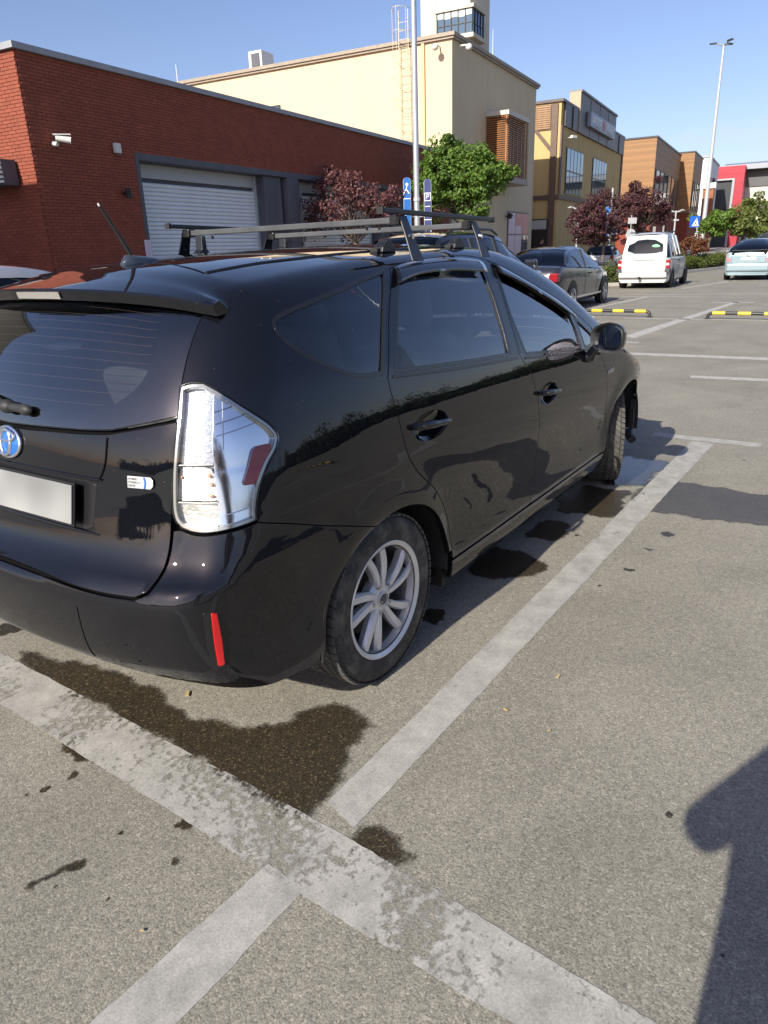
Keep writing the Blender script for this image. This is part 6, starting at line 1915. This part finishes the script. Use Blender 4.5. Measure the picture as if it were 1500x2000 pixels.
# silver car in the bay to the left: only its roof edge reaches the frame
P_LEFT = plain_paint('silver_paint', (.42, .43, .45), .5, .25)
lcar, gsec, tz, pw, hw = bgcar('parked_hatchback', (-.70, 3.85), 0, 'silver hatchback just showing at the left edge', P_LEFT, 4.2, 1.75,
    [(0, .88), (.05, .98), (.4, 1.02), (2.3, .98), (3.2, .92), (3.9, .78), (4.2, .5)],
    [(0, .98), (.15, 1.1), (.5, 1.40), (1.0, 1.49), (1.9, 1.50), (2.4, 1.44), (3.2, .96), (4.1, .9)], (.06, .55, 2.25, 3.15), 0, None)
bg_wheels(lcar, (.8, 3.4), hw, .31, 4.2)
# ---------------------------------------------------------------- trees, hedges
def leaf_mat(name, c1, c2, trans=.35):
    m = bpy.data.materials.new(name); m.use_nodes = True
    n = m.node_tree.nodes; l = m.node_tree.links.new; n.clear()
    out = n.new('ShaderNodeOutputMaterial'); ge = n.new('ShaderNodeNewGeometry')
    mx = n.new('ShaderNodeMix'); mx.data_type = 'RGBA'; mx.inputs[6].default_value = (*c1, 1); mx.inputs[7].default_value = (*c2, 1)
    l(ge.outputs['Random Per Island'], mx.inputs[0])
    p = n.new('ShaderNodeBsdfPrincipled'); p.inputs['Roughness'].default_value = .5; p.inputs['Specular IOR Level'].default_value = .35
    t = n.new('ShaderNodeBsdfTranslucent'); ms = n.new('ShaderNodeMixShader'); ms.inputs['Fac'].default_value = trans
    l(mx.outputs[2], p.inputs['Base Color']); l(mx.outputs[2], t.inputs['Color'])
    l(p.outputs['BSDF'], ms.inputs[1]); l(t.outputs['BSDF'], ms.inputs[2]); l(ms.outputs['Shader'], out.inputs['Surface'])
    return m


M_BARK = mat('bark', (.13, .10, .075), .9, var=.3, scale=9, bump=.4, bscale=30)
L_GREEN = leaf_mat('green_leaf', (.060, .125, .020), (.17, .27, .045))
L_GREEN2 = leaf_mat('olive_leaf', (.095, .135, .035), (.21, .24, .06))
L_PURP = leaf_mat('purple_leaf', (.065, .022, .026), (.22, .095, .090), .3)
L_PURP2 = leaf_mat('dark_purple_leaf', (.035, .015, .022), (.15, .060, .062), .3)
L_RUST = leaf_mat('rust_leaf', (.08, .05, .02), (.22, .07, .035), .3)
L_HEDGE = leaf_mat('hedge_leaf', (.055, .085, .014), (.14, .17, .03))
L_FAR = leaf_mat('far_leaf', (.030, .050, .018), (.060, .080, .028), .2)


def leaves(mb, c, rad, n, size, r, flat=.0, shell=.55):
    """leaf-sized folded faces through the volume of one clump"""
    for _ in range(n):
        while True:
            d = Vector((r.gauss(0, 1), r.gauss(0, 1), r.gauss(0, 1)))
            if d.length > 1e-3: break
        d.normalize()
        q = shell + (1 - shell) * r.random() ** .6
        p = Vector((c[0] + d.x * rad[0] * q, c[1] + d.y * rad[1] * q, c[2] + d.z * rad[2] * q))
        nrm = (d + Vector((r.gauss(0, .6), r.gauss(0, .6), r.gauss(0, .6) + .35))).normalized()
        a = nrm.orthogonal().normalized(); a = Matrix.Rotation(r.uniform(0, 6.28), 3, nrm) @ a; b = nrm.cross(a)
        s = size * r.uniform(.55, 1.25); w = s * .42
        mb.add([p - a * s * .5, p - b * w + nrm * .10 * s, p + a * s * .5 - nrm * .15 * s, p + b * w + nrm * .10 * s], [(0, 1, 2), (0, 2, 3)])


def ragged_tips(r, cc, cr_, n):
    """clump centres: a few boughs that push out past the rest give an uneven outline"""
    boughs = []
    for _ in range(max(7, n // 8)):
        d = Vector((r.gauss(0, 1), r.gauss(0, 1), r.gauss(0, .8))).normalized()
        boughs.append((d, r.uniform(.72, 1.12)))
    out = []
    while len(out) < n:
        d, L_ = r.choice(boughs)
        e = (d + Vector((r.gauss(0, .36), r.gauss(0, .36), r.gauss(0, .30)))).normalized() * (L_ * r.uniform(.35, 1.0) ** .7)
        out.append(Vector((cc.x + e.x * cr_[0], cc.y + e.y * cr_[1], cc.z + e.z * cr_[2])))
    return out


def tree(name, base, trunk_h, crown_c, crown_r, label, m, seed, clumps=40, per=190, leaf=.11, cr_=.42, trunk_r=.07, lean=(0, 0), group=None, cut=None):
    r = random.Random(seed)
    t = empty(name, (base[0], base[1], base[2] if len(base) > 2 else 0), 0, label, 'tree', group)
    cc = Vector(crown_c) - Vector((base[0], base[1], base[2] if len(base) > 2 else 0))
    tips = []
    tips = ragged_tips(r, cc, crown_r, clumps)
    fork = Vector((lean[0] * trunk_h, lean[1] * trunk_h, trunk_h))
    tk = MB().tube([(0, 0, -.05), (lean[0] * trunk_h * .4, lean[1] * trunk_h * .4, trunk_h * .5), fork, fork + (cc - fork) * .55], [trunk_r * 1.25, trunk_r, trunk_r * .8, trunk_r * .4], 9)
    limbs = MB()
    for i, p in enumerate(tips):
        if i % 2 == 0:
            st = fork + (cc - fork) * r.uniform(0, .5)
            mid = st + (p - st) * .5 + Vector((r.uniform(-.1, .1), r.uniform(-.1, .1), r.uniform(.05, .25)))
            limbs.tube([st, mid, p], [trunk_r * .35, trunk_r * .22, trunk_r * .08], 5)
    tk.build('trunk', M_BARK, t, 60); limbs.build('limbs', M_BARK, t, 60)
    cm = MB()
    for p in tips:
        rr = cr_ * r.uniform(.45, 1.25)
        leaves(cm, p, (rr, rr, rr * .75), int(per * r.uniform(.6, 1.3)), leaf, r)
    me = bpy.data.meshes.new('crown'); me.from_pydata(cm.v, [], cm.f); me.materials.append(m)
    link('crown', me, t)
    return t


tree('broadleaf_tree', (21.2, 10.1), 2.2, (21.2, 10.12, 3.72), (1.25, 1.85, 1.40), 'round green tree in front of the cream hall behind the roof rack', L_GREEN, 3, 150, 130, .115, .34, .08)
tree('plum_tree', (15.9, 10.75), 1.7, (15.75, 11.0, 2.75), (1.3, 2.05, 1.05), 'purple leaved tree in front of the second roller shutter', L_PURP, 5, 150, 55, .085, .25, .05)
tree('plum_tree', (33.95, 9.35), 1.7, (33.7, 9.65, 2.65), (1.5, 1.75, 1.45), 'dark purple leaved tree behind the dark grey saloon', L_PURP2, 8, 140, 90, .10, .29, .07)
tree('plum_tree', (41.3, 9.55), 1.9, (41.2, 9.5, 3.0), (1.5, 1.9, 1.65), 'taller purple leaved tree behind the silver van', L_PURP2, 9, 150, 90, .11, .31, .08)
tree('broadleaf_tree', (51.9, 8.1), 1.2, (51.9, 8.05, 2.55), (1.1, 1.25, 1.15), 'small bright green tree right of the tall mast', L_GREEN, 12, 60, 80, .18, .36, .06)
tree('broadleaf_tree', (53.3, 5.95), 1.5, (53.3, 5.9, 2.75), (1.3, 1.6, 1.45), 'olive green tree above the pale blue hatchback', L_GREEN2, 13, 80, 80, .18, .38, .07)
tree('broadleaf_tree', (56.0, 4.2), 1.5, (56.0, 4.2, 2.8), (1.3, 1.6, 1.4), 'olive green tree cut by the right edge of the picture', L_GREEN2, 14, 70, 80, .18, .38, .07)
tree('maple_shrub', (40.6, 6.8), .5, (40.6, 6.78, 1.25), (.55, .75, .78), 'small rust leaved tree behind the silver van bonnet', L_RUST, 15, 30, 110, .11, .28, .035)


def hedge(name, pts, w, h, label, seed, m=L_HEDGE):
    r = random.Random(seed)
    t = empty(name, (pts[0][0], pts[0][1], 0), 0, label, 'hedge')
    cm = MB(); core = MB()
    tot = 0
    for (a, b) in zip(pts[:-1], pts[1:]):
        a = Vector(a); b = Vector(b); L_ = (b - a).length; k = int(L_ / .34)
        for i in range(k + 1):
            for q in range(3):
                p = a + (b - a) * (i / max(1, k)); nr = Vector((-(b - a).y, (b - a).x)) / L_
                p = p + nr * (r.uniform(-.5, .5) * w)
                z = r.uniform(.3, .72) * h
                leaves(cm, (p.x - pts[0][0], p.y - pts[0][1], z), (.34, .34, h * .36), 190, .075, r, shell=.35)
        m0 = (a + b) / 2
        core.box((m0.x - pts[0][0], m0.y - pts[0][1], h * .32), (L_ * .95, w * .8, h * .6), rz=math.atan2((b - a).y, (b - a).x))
    me = bpy.data.meshes.new('foliage'); me.from_pydata(cm.v, [], cm.f); me.materials.append(m)
    link('foliage', me, t)
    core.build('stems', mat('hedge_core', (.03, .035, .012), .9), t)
    return t


hedge('juniper_hedge', [(25.9, 7.4), (27.2, 5.9), (28.4, 5.5)], .9, .95, 'low juniper hedge between the saloon and the silver van', 21)
hedge('juniper_hedge', [(37.5, 7.0), (42.5, 6.2), (46.5, 5.45)], 1.1, .85, 'low juniper hedge right of the silver van', 22)
kb = MB()
for a, b in (((25.3, 7.2), (26.9, 5.35)), ((26.9, 5.35), (29.4, 4.9)), ((36.6, 6.45), (47.0, 4.75))):
    a = Vector(a); b = Vector(b); m0 = (a + b) / 2
    kb.box((m0.x, m0.y, .065), ((b - a).length, .15, .13), rz=math.atan2((b - a).y, (b - a).x))
ko = kb.build('kerb', mat('kerb_stone', (.38, .36, .33), .8, var=.12, scale=3), bevel=.015)
tag(ko, 'pale concrete kerbs of the planting beds', 'kerb', kind='structure')

# trees and sheds across the car park, seen only mirrored in the black paint
ft = MB(); r_ = random.Random(31)
for i in range(150):
    x = -70 + 2.4 * i + r_.uniform(-1, 1); y = -58 + r_.uniform(-4, 4)
    h = r_.uniform(4.5, 8.5)
    leaves(ft, (x, y, h * .5), (2.6, 2.0, h * .52), 300, .55, r_, shell=.3)
for i in range(40):
    y = -60 + 2.6 * i; x = -75 + r_.uniform(-4, 4); h = r_.uniform(2.5, 5.5)
    leaves(ft, (x, y, h * .5), (2.0, 2.6, h * .52), 300, .55, r_, shell=.3)
for i in range(150):
    ft.ell((-70 + 2.4 * i, -58, 2.2), (2.2, 1.5, 3.0), 8, 6)
for i in range(40):
    ft.ell((-75, -60 + 2.6 * i, 1.4), (1.5, 2.2, 2.2), 8, 6)
me = bpy.data.meshes.new('tree_belt'); me.from_pydata(ft.v, [], ft.f); me.materials.append(L_FAR)
tag(link('tree_belt', me), 'far belt of trees across the car park', 'trees', kind='stuff')
# ---------------------------------------------------------------- posts, signs, wheel stops, people
M_GALV = mat('galvanised_steel', (.42, .44, .46), .45, .5, var=.08, scale=3)
M_PALE = mat('pale_steel', (.46, .47, .47), .45, .3)

lp = empty('lamp_post', (18.62, 10.36, 0), 0, 'tall grey lamp post rising out of the frame beside blue parking signs', 'lamp post')
MB().cyl((0, 0, 0), (0, 0, 9.2), .105, .075, 16).build('post', M_GALV, lp, 50)
MB().cyl((0, 0, 2.95), (0, 0, 3.05), .115, n=16).build('clamp', M_PALE, lp, 50)
MB().cyl((0, 0, 9.2), (-1.2, .3, 9.5), .04, n=8).build('arm', M_GALV, lp, 50)
MB().box((-1.5, .36, 9.52), (.7, .28, .1), rz=RAD(-14)).build('lamp_head', M_GALV, lp, bevel=.03)


def totem(name, base, z0, z1, w, side_dir, facing, parent_label, lab, colr, marks, group=None):
    o = empty(name, (base[0], base[1], 0), facing, lab, 'sign', group)
    pts = [(-w / 2, z0), (w / 2, z0), (w / 2, z1 - w / 2)] + [(w / 2 * math.cos(t), z1 - w / 2 + w / 2 * math.sin(t)) for t in np.linspace(.2, math.pi - .2, 9)] + [(-w / 2, z1 - w / 2)]
    MB().prism(pts, (0, -.03, 0), (1, 0, 0), (0, 0, 1), (0, .06, 0)).build('panel', colr, o)
    MB().prism([(p[0] * 1.07, p[1]) for p in pts], (0, -.024, 0), (1, 0, 0), (0, 0, 1), (0, .048, 0)).build('edge', M_WHITE, o)
    for (kind, x, z, s) in marks:
        if kind == 'bar': MB().b2((x - s, -.034, z - .012), (x + s, -.031, z + .012)).build('rule', M_LET, o)
        elif kind == 'arrow': MB().prism([(-s, 0), (-s * .3, s * .5), (-s * .3, s * .22), (s, s * .22), (s, -s * .22), (-s * .3, -s * .22), (-s * .3, -s * .5)], (x, -.034, z), (1, 0, 0), (0, 0, 1), (0, .003, 0)).build('arrow', M_LET, o)
        elif kind == 'box':
            MB().b2((x - s, -.034, z - s * 1.25), (x + s, -.031, z + s * 1.25)).build('frame', M_LET, o)
            MB().b2((x - s * .8, -.037, z - s * 1.0), (x + s * .8, -.0345, z + s * 1.0)).build('field', colr, o)
        elif kind == 'person':
            MB().ell((x, -.034, z + s * .7), (s * .22, .004, s * .22)).tube([(x, -.034, z + s * .45), (x - s * .1, -.034, z), (x + s * .35, -.034, z - s * .6)], s * .11, 5).tube([(x - s * .1, -.034, z), (x - s * .5, -.034, z - s * .55)], s * .11, 5).build('walking_figure', M_LET, o)
        else: text(kind, s, 'lettering', M_LET, o, (x, -.038, z), (RAD(90), 0, 0), .002)
    return o


M_SBLUE = mat('sign_blue', (.015, .12, .40), .4); M_SNAVY = mat('sign_navy', (.045, .055, .16), .4)
FC = math.atan2(18.62 - CAM[0], -(10.36 - CAM[1]))          # panels turned towards the lot
fx_ = RAD(-58)
vx, vy = .559, -.829                                       # sideways in the picture
for (nm, off_, colr, lab, marks) in (
        ('direction_sign', -.30, M_SBLUE, 'bright blue sign with walking figure and arrow left of the lamp post', [('person', 0, 3.28, .20), ('bar', 0, 3.02, .10), ('arrow', 0, 2.60, .13), ('bar', 0, 2.0, .08)]),
        ('parking_sign', .33, M_SNAVY, 'navy blue sign with P and number 12 right of the lamp post', [('box', 0, 3.05, .095), ('P', 0, 3.05, .2), ('bar', 0, 2.78, .08), ('bar', 0, 2.40, .11), ('12', 0, 2.02, .25)])):
    totem(nm, (18.50 + vx * off_, 10.28 + vy * off_, 0), 1.55, 3.62 if off_ < 0 else 3.56, .21, None, fx_, '', lab, colr, marks)
    MB().cyl((0, .035, 2.5), (-off_ * .9, .10, 2.5), .02, n=6).build('bracket', M_GALV, bpy.data.objects[nm])

sp2 = empty('sign_post', (41.05, 11.33, 0), 0, 'slim pale post with two blue signs among the purple trees', 'post')
MB().cyl((0, 0, 0), (0, 0, 4.4), .075, .055, 10).build('post', M_PALE, sp2, 50)
for (nm, off_, colr, lab) in (('direction_sign', -.22, M_SBLUE, 'bright blue sign on the slim post among the purple trees'), ('parking_sign', .24, M_SNAVY, 'navy blue sign on the slim post among the purple trees')):
    o = totem(nm, (40.9 + vx * off_, 11.25 + vy * off_, 0), 1.9, 3.45, .25, None, fx_ - .5, '', lab, colr, [('bar', 0, 3.1, .08), ('bar', 0, 2.75, .09), ('bar', 0, 2.3, .07)])

# tall floodlight mast
ms = empty('floodlight_mast', (72.9, 12.75, 0), 0, 'very tall pale mast with three floodlights above the street end', 'mast')
MB().cyl((0, 0, 0), (0, 0, 17.0), .22, .085, 14).build('mast', M_PALE, ms, 50)
for a in (-.4, 1.9, 3.9):
    MB().cyl((0, 0, 17.0), (.55 * math.cos(a), .55 * math.sin(a), 17.12), .06, n=6).build('arm', M_GALV, ms)
    MB().box((.85 * math.cos(a), .85 * math.sin(a), 17.2), (.55, .26, .10), rz=a).build('floodlight', M_FRAME, ms)

# gull-wing street lamps
def gull(base, h, label, z=.14, span=.55):
    o = empty('street_lamp', (base[0], base[1], z), RAD(-56), label, 'street lamp', 'gull-wing street lamps')
    MB().cyl((0, 0, 0), (0, 0, h), .06, .05, 10).build('post', M_PALE, o, 50)
    for s in (-1, 1):
        MB().tube([(s * .03, 0, h - .08), (s * span * .35, 0, h - .05), (s * span * .7, 0, h + .04), (s * span, 0, h + .0)], [.045, .05, .05, .02], 8).build('wing', M_PALE, o, 60)
        MB().box((s * .14, 0, h - .55), (.16, .12, .10)).build('spot_lamp', M_PALE, o, bevel=.02)
    MB().cyl((0, 0, h - .62), (0, 0, h - .45), .09, n=10).build('collar', M_PALE, o, 50)
    return o


gull((48.35, 9.55), 3.3, 'gull-wing street lamp standing clear behind the silver van roof', .0)
gull((36.5, 11.6), 3.3, 'gull-wing street lamp half hidden by the nearer purple tree', .0)
gull((44.2, 11.2), 3.5, 'gull-wing street lamp half hidden by the taller purple tree', .0)

# pedestrian crossing sign and round sign backs
pc = empty('crossing_sign', (45.9, 7.86, 0), RAD(-58), 'blue pedestrian crossing sign beside the mast', 'sign')
MB().cyl((.20, .06, 0), (.20, .06, 2.9), .035, n=8).build('post', M_GALV, pc, 50)
MB().box((0, 0, 2.55), (.56, .03, .62)).build('panel', mat('crossing_blue', (.01, .10, .55), .35), pc, bevel=.01)
MB().prism([(-.20, -.24), (.20, -.24), (0.05, .22)], (.04, -.020, 2.55), (1, 0, 0), (0, 0, 1), (0, .004, 0)).build('triangle', M_WHITE, pc)
MB().ell((.07, -.024, 2.66), (.03, .003, .03)).tube([(.07, -.024, 2.62), (.05, -.024, 2.5), (.12, -.024, 2.36)], .02, 5).tube([(.05, -.024, 2.5), (-.02, -.024, 2.37)], .02, 5).build('walking_figure', M_BLACK, pc)
for (x, y, lab) in ((39.6, 9.75, 'round white sign back with square plate among the purple trees'), (60.6, 7.1, 'round white sign back near the dark shop windows at right')):
    o = empty('round_sign', (x, y, 0), RAD(-57), lab, 'sign')
    MB().cyl((0, .03, 0), (0, .03, 2.9 if x < 50 else 2.4), .03, n=8).build('post', M_GALV, o, 50)
    z = 1.95 if x < 50 else 2.1
    MB().cyl((0, 0, z), (0, -.02, z), .27, n=24).build('disc', M_PALE, o, 40)
    if x < 50: MB().box((.04, -.01, 2.62), (.46, .02, .30)).build('plate', M_PALE, o)
# low railings at the far walk
for i in range(5):
    o = empty('bike_rail', (62 + i * 3.2, 8.6 - i * .35, .13), RAD(8), f'grey hoop rail on the far walk, {["nearest", "second", "third", "fourth", "farthest"][i]} of the five behind the small trees', 'rail', 'hoop rails on the far walk')
    MB().tube([(-.9, 0, 0), (-.9, 0, .55), (.9, 0, .55), (.9, 0, 0)], .04, 6).build('hoop', M_GALV, o)
st_ = empty('wooden_stake', (46.3, 6.0, 0), 0, 'leaning wooden stake in the right hedge', 'stake')
MB().cyl((0, 0, 0), (.12, -.15, 1.15), .05, .045, 7).build('stake', M_BARK, st_)

# wheel stops: bent steel tube in black and yellow
M_YB = mat('stop_yellow', (.72, .47, .03), .4, var=.12, scale=9); M_BB = mat('stop_black', (.03, .03, .03), .45, var=.2, scale=9)
def wheel_stop(x, y0, y1, label, slope=0.0):
    L_ = abs(y1 - y0)
    o = empty('wheel_stop', (x, y0, 0), slope, label, 'wheel stop', 'black and yellow wheel stops')
    n = 7
    seg = L_ - .16
    MB().tube([(0, 0, .0), (0, 0, .05), (0, -.02, .09), (0, -.06, .115), (0, -.09, .12)], .034, 10).build('end_bend', M_BB, o, 60)
    MB().tube([(0, -L_, .0), (0, -L_, .05), (0, -L_ + .02, .09), (0, -L_ + .06, .115), (0, -L_ + .09, .12)], .034, 10).build('end_bend', M_BB, o, 60)
    for k in range(n):
        a = -.085 - (seg - .01) * k / n; b = -.085 - (seg - .01) * (k + 1) / n
        MB().cyl((0, a, .12), (0, b, .12), .035, n=12).build('stripe', M_YB if k % 2 == 0 else M_BB, o, 50)
    for y in (0, -L_): MB().cyl((0, y, 0), (0, y, .012), .07, n=12).build('base_plate', M_BB, o)
    return o


wheel_stop(14.35, 3.75, 1.93, 'yellow and black wheel stop left of the dividing line ahead of the car')
wheel_stop(14.2, .74, -1.08, 'yellow and black wheel stop at the right edge ahead of the car')
wheel_stop(4.75, -6.6, -8.3, 'yellow and black wheel stop across the aisle in the first bay')
wheel_stop(4.75, -9.1, -10.8, 'yellow and black wheel stop across the aisle in the second bay')
wheel_stop(4.75, -11.6, -13.3, 'yellow and black wheel stop across the aisle in the third bay')

# ---- people
M_SKIN = mat('skin', (.42, .24, .16), .55); M_TEE = mat('black_cotton', (.014, .014, .015), .85); M_JEAN = mat('dark_jeans', (.03, .035, .05), .85); M_HAIR = mat('dark_hair', (.012, .009, .007), .7); M_SHOE = mat('shoe', (.03, .028, .026), .6)


def person(name, loc, rz, label, J, zshirt=(.93, 1.46), sleeves=True, slv=1.15):
    """J: joints in the person's own axes (x ahead, y left); one skinned mesh, then hair and face details"""
    root = empty(name, loc, rz, label, 'person')
    V = []; E = []; Rr = []; idx = {}
    def add(k, r):
        idx[k] = len(V); V.append(J[k]); Rr.append(r)
    for k, r in (('pelvis', .135), ('waist', .125), ('chest', .15), ('neck0', .075), ('neck', .052), ('chin', .062), ('head', .092), ('crown', .070)): add(k, r)
    for a, b in zip(('pelvis', 'waist', 'chest', 'neck0', 'neck', 'chin', 'head'), ('waist', 'chest', 'neck0', 'neck', 'chin', 'head', 'crown')): E.append((idx[a], idx[b]))
    for s in 'LR':
        for k, r in ((f'sh{s}', .068), (f'el{s}', J.get('elr', .043)), (f'wr{s}', J.get('wrr', .029)), (f'palm{s}', .036), (f'hip{s}', .095), (f'kn{s}', .058), (f'an{s}', .042), (f'toe{s}', .036)): add(k, r)
        E += [(idx['chest'], idx[f'sh{s}']), (idx[f'sh{s}'], idx[f'el{s}']), (idx[f'el{s}'], idx[f'wr{s}']), (idx[f'wr{s}'], idx[f'palm{s}']), (idx['pelvis'], idx[f'hip{s}']), (idx[f'hip{s}'], idx[f'kn{s}']), (idx[f'kn{s}'], idx[f'an{s}']), (idx[f'an{s}'], idx[f'toe{s}'])]
    me = bpy.data.meshes.new('body'); me.from_pydata(V, E, [])
    o = link('body', me, root)
    md = o.modifiers.new('skin', 'SKIN'); md.use_smooth_shade = True
    sk = me.skin_vertices[0].data if me.skin_vertices else None
    if sk is None:
        bm = bmesh.new(); bm.from_mesh(me); lay = bm.verts.layers.skin.verify(); bm.to_mesh(me); bm.free(); sk = me.skin_vertices[0].data
    for i, r in enumerate(Rr):
        q = 1.0
        sk[i].radius = (r, r * (1.35 if i in (idx['chest'], idx['waist'], idx['pelvis']) else 1.0))
    sk[idx['pelvis']].use_root = True
    o.modifiers.new('sub', 'SUBSURF').levels = 2; o.modifiers['sub'].render_levels = 2
    dg = bpy.context.evaluated_depsgraph_get(); dg.update()
    me2 = bpy.data.meshes.new_from_object(o.evaluated_get(dg))
    o.modifiers.clear(); o.data = me2
    me2.materials.clear()
    for m in (M_SKIN, M_TEE, M_JEAN, M_SHOE): me2.materials.append(m)
    wr = [Vector(J['wrL']), Vector(J['wrR'])]; el = [Vector(J['elL']), Vector(J['elR'])]
    for p in me2.polygons:
        c = p.center; k = 0
        da = min(min((c - (e + (w - e) * t)).length for t in (.15, .4, .7, 1.0, 1.25, 1.5)) for e, w in zip(el, wr))
        if da < .075: k = 0
        elif c.z > J['neck'][2] - .03: k = 0
        elif c.z > J['pelvis'][2] - .02: k = 1
        elif c.z > .09: k = 2
        else: k = 3
        p.material_index = k; p.use_smooth = True
    h = Vector(J['head'])
    MB().ell((h.x - .018, h.y, h.z + .035), (.105, .092, .100), 16, 10).build('hair', M_HAIR, root, 60)
    fc = MB().ell((h.x + .093, h.y, h.z - .012), (.022, .014, .022), 8, 6)
    fc.build('nose', M_SKIN, root, 60)
    for s in (-1, 1):
        MB().ell((h.x + .080, h.y + s * .033, h.z + .012), (.012, .014, .009), 8, 6).build('eye', M_BLACK, root, 60)
        MB().ell((h.x - .005, h.y + s * .094, h.z - .005), (.022, .010, .034), 8, 6).build('ear', M_SKIN, root, 60)
    MB().ell((h.x + .082, h.y, h.z - .055), (.010, .026, .006), 8, 6).build('mouth', mat('lips', (.30, .11, .09), .6), root, 60)
    for s in 'LR':      # five fingers each, bent at the knuckles
        pm = Vector(J[f'palm{s}']); w_ = Vector(J[f'wr{s}']); d = (pm - w_).normalized()
        side = Vector(J.get('fside' + s, (0, 1, 0))); side = (side - d * side.dot(d)).normalized(); cu = d.cross(side) * (1 if J.get('fcurl' + s, 1) > 0 else -1)
        for i, (o_, ln) in enumerate(((-.030, .062), (-.010, .074), (.010, .076), (.029, .066))):
            b0 = pm + side * o_ + d * .015
            MB().tube([b0, b0 + d * ln * .5 + cu * .006, b0 + d * ln * .8 + cu * ln * .35, b0 + d * ln * .85 + cu * ln * .7], [.010, .0092, .0085, .007], 8).build('finger', M_SKIN, root, 60)
        b0 = pm - side * .030 - d * .03
        MB().tube([b0, b0 - side * .028 + d * .025 + cu * .01, b0 - side * .030 + d * .058 + cu * .025], [.0115, .0105, .009], 8).build('thumb', M_SKIN, root, 60)
    return root


STAND = dict(pelvis=(0, 0, .95), waist=(0, 0, 1.10), chest=(.0, 0, 1.32), neck0=(0, 0, 1.46), neck=(.01, 0, 1.51), chin=(.02, 0, 1.56), head=(.02, 0, 1.65), crown=(.01, 0, 1.71),
             shL=(0, .19, 1.42), elL=(-.03, .25, 1.12), wrL=(.06, .24, .88), palmL=(.09, .23, .80), shR=(0, -.19, 1.42), elR=(-.03, -.25, 1.12), wrR=(.06, -.24, .88), palmR=(.09, -.23, .80),
             hipL=(0, .09, .88), knL=(.02, .10, .48), anL=(-.02, .10, .08), toeL=(.13, .12, .04), hipR=(0, -.09, .88), knR=(.04, -.10, .48), anR=(.03, -.10, .08), toeR=(.18, -.12, .04))
person('person', (34.6, 12.75, .14), RAD(-30), 'person in black T-shirt standing by the brewery entrance', STAND)

# the photographer, behind the camera: only the shadow on the ground is in the picture
PC = Vector((-2.21, -2.245, 0)); prz = math.atan2(.53, .77)
def to_local(p):
    v = Matrix.Rotation(-prz, 3, 'Z') @ (Vector(p) - PC); return (v.x, v.y, v.z)
HOLD = dict(STAND)
HOLD.update(elL=to_local((-2.13, -1.975, 1.17)), wrL=to_local((-2.03, -2.11, 1.385)), palmL=to_local((-1.985, -2.145, 1.445)), elR=to_local((-2.09, -2.50, 1.17)), wrR=to_local((-1.99, -2.34, 1.38)), palmR=to_local((-1.945, -2.30, 1.44)),
            head=(.05, 0, 1.66), crown=(.03, 0, 1.72), chin=(.05, 0, 1.57), fsideL=(1, 0, 0), fsideR=(1, 0, 0), elr=.070, wrr=.042, shL=(.02, .20, 1.42), shR=(.02, -.20, 1.42))
person('person', tuple(PC), prz, 'photographer holding up a phone, whose shadow falls at lower right', HOLD)
vd = Vector((.77147775, .53482872, -.34464521)); rt = Vector((.55923368, -.82832914, -.03359358)); upv = rt.cross(vd)
ph = bpy.data.objects.new('phone', MB().box((0, 0, 0), (.078, .162, .009)).mesh('phone', M_BLACK)); col.objects.link(ph)
ph.matrix_world = Matrix.Translation(Vector(CAM) - vd * .012 - upv * .055) @ Matrix(((rt.x, upv.x, -vd.x, 0), (rt.y, upv.y, -vd.y, 0), (rt.z, upv.z, -vd.z, 0), (0, 0, 0, 1)))
tag(ph, 'black phone held by the photographer', 'phone')
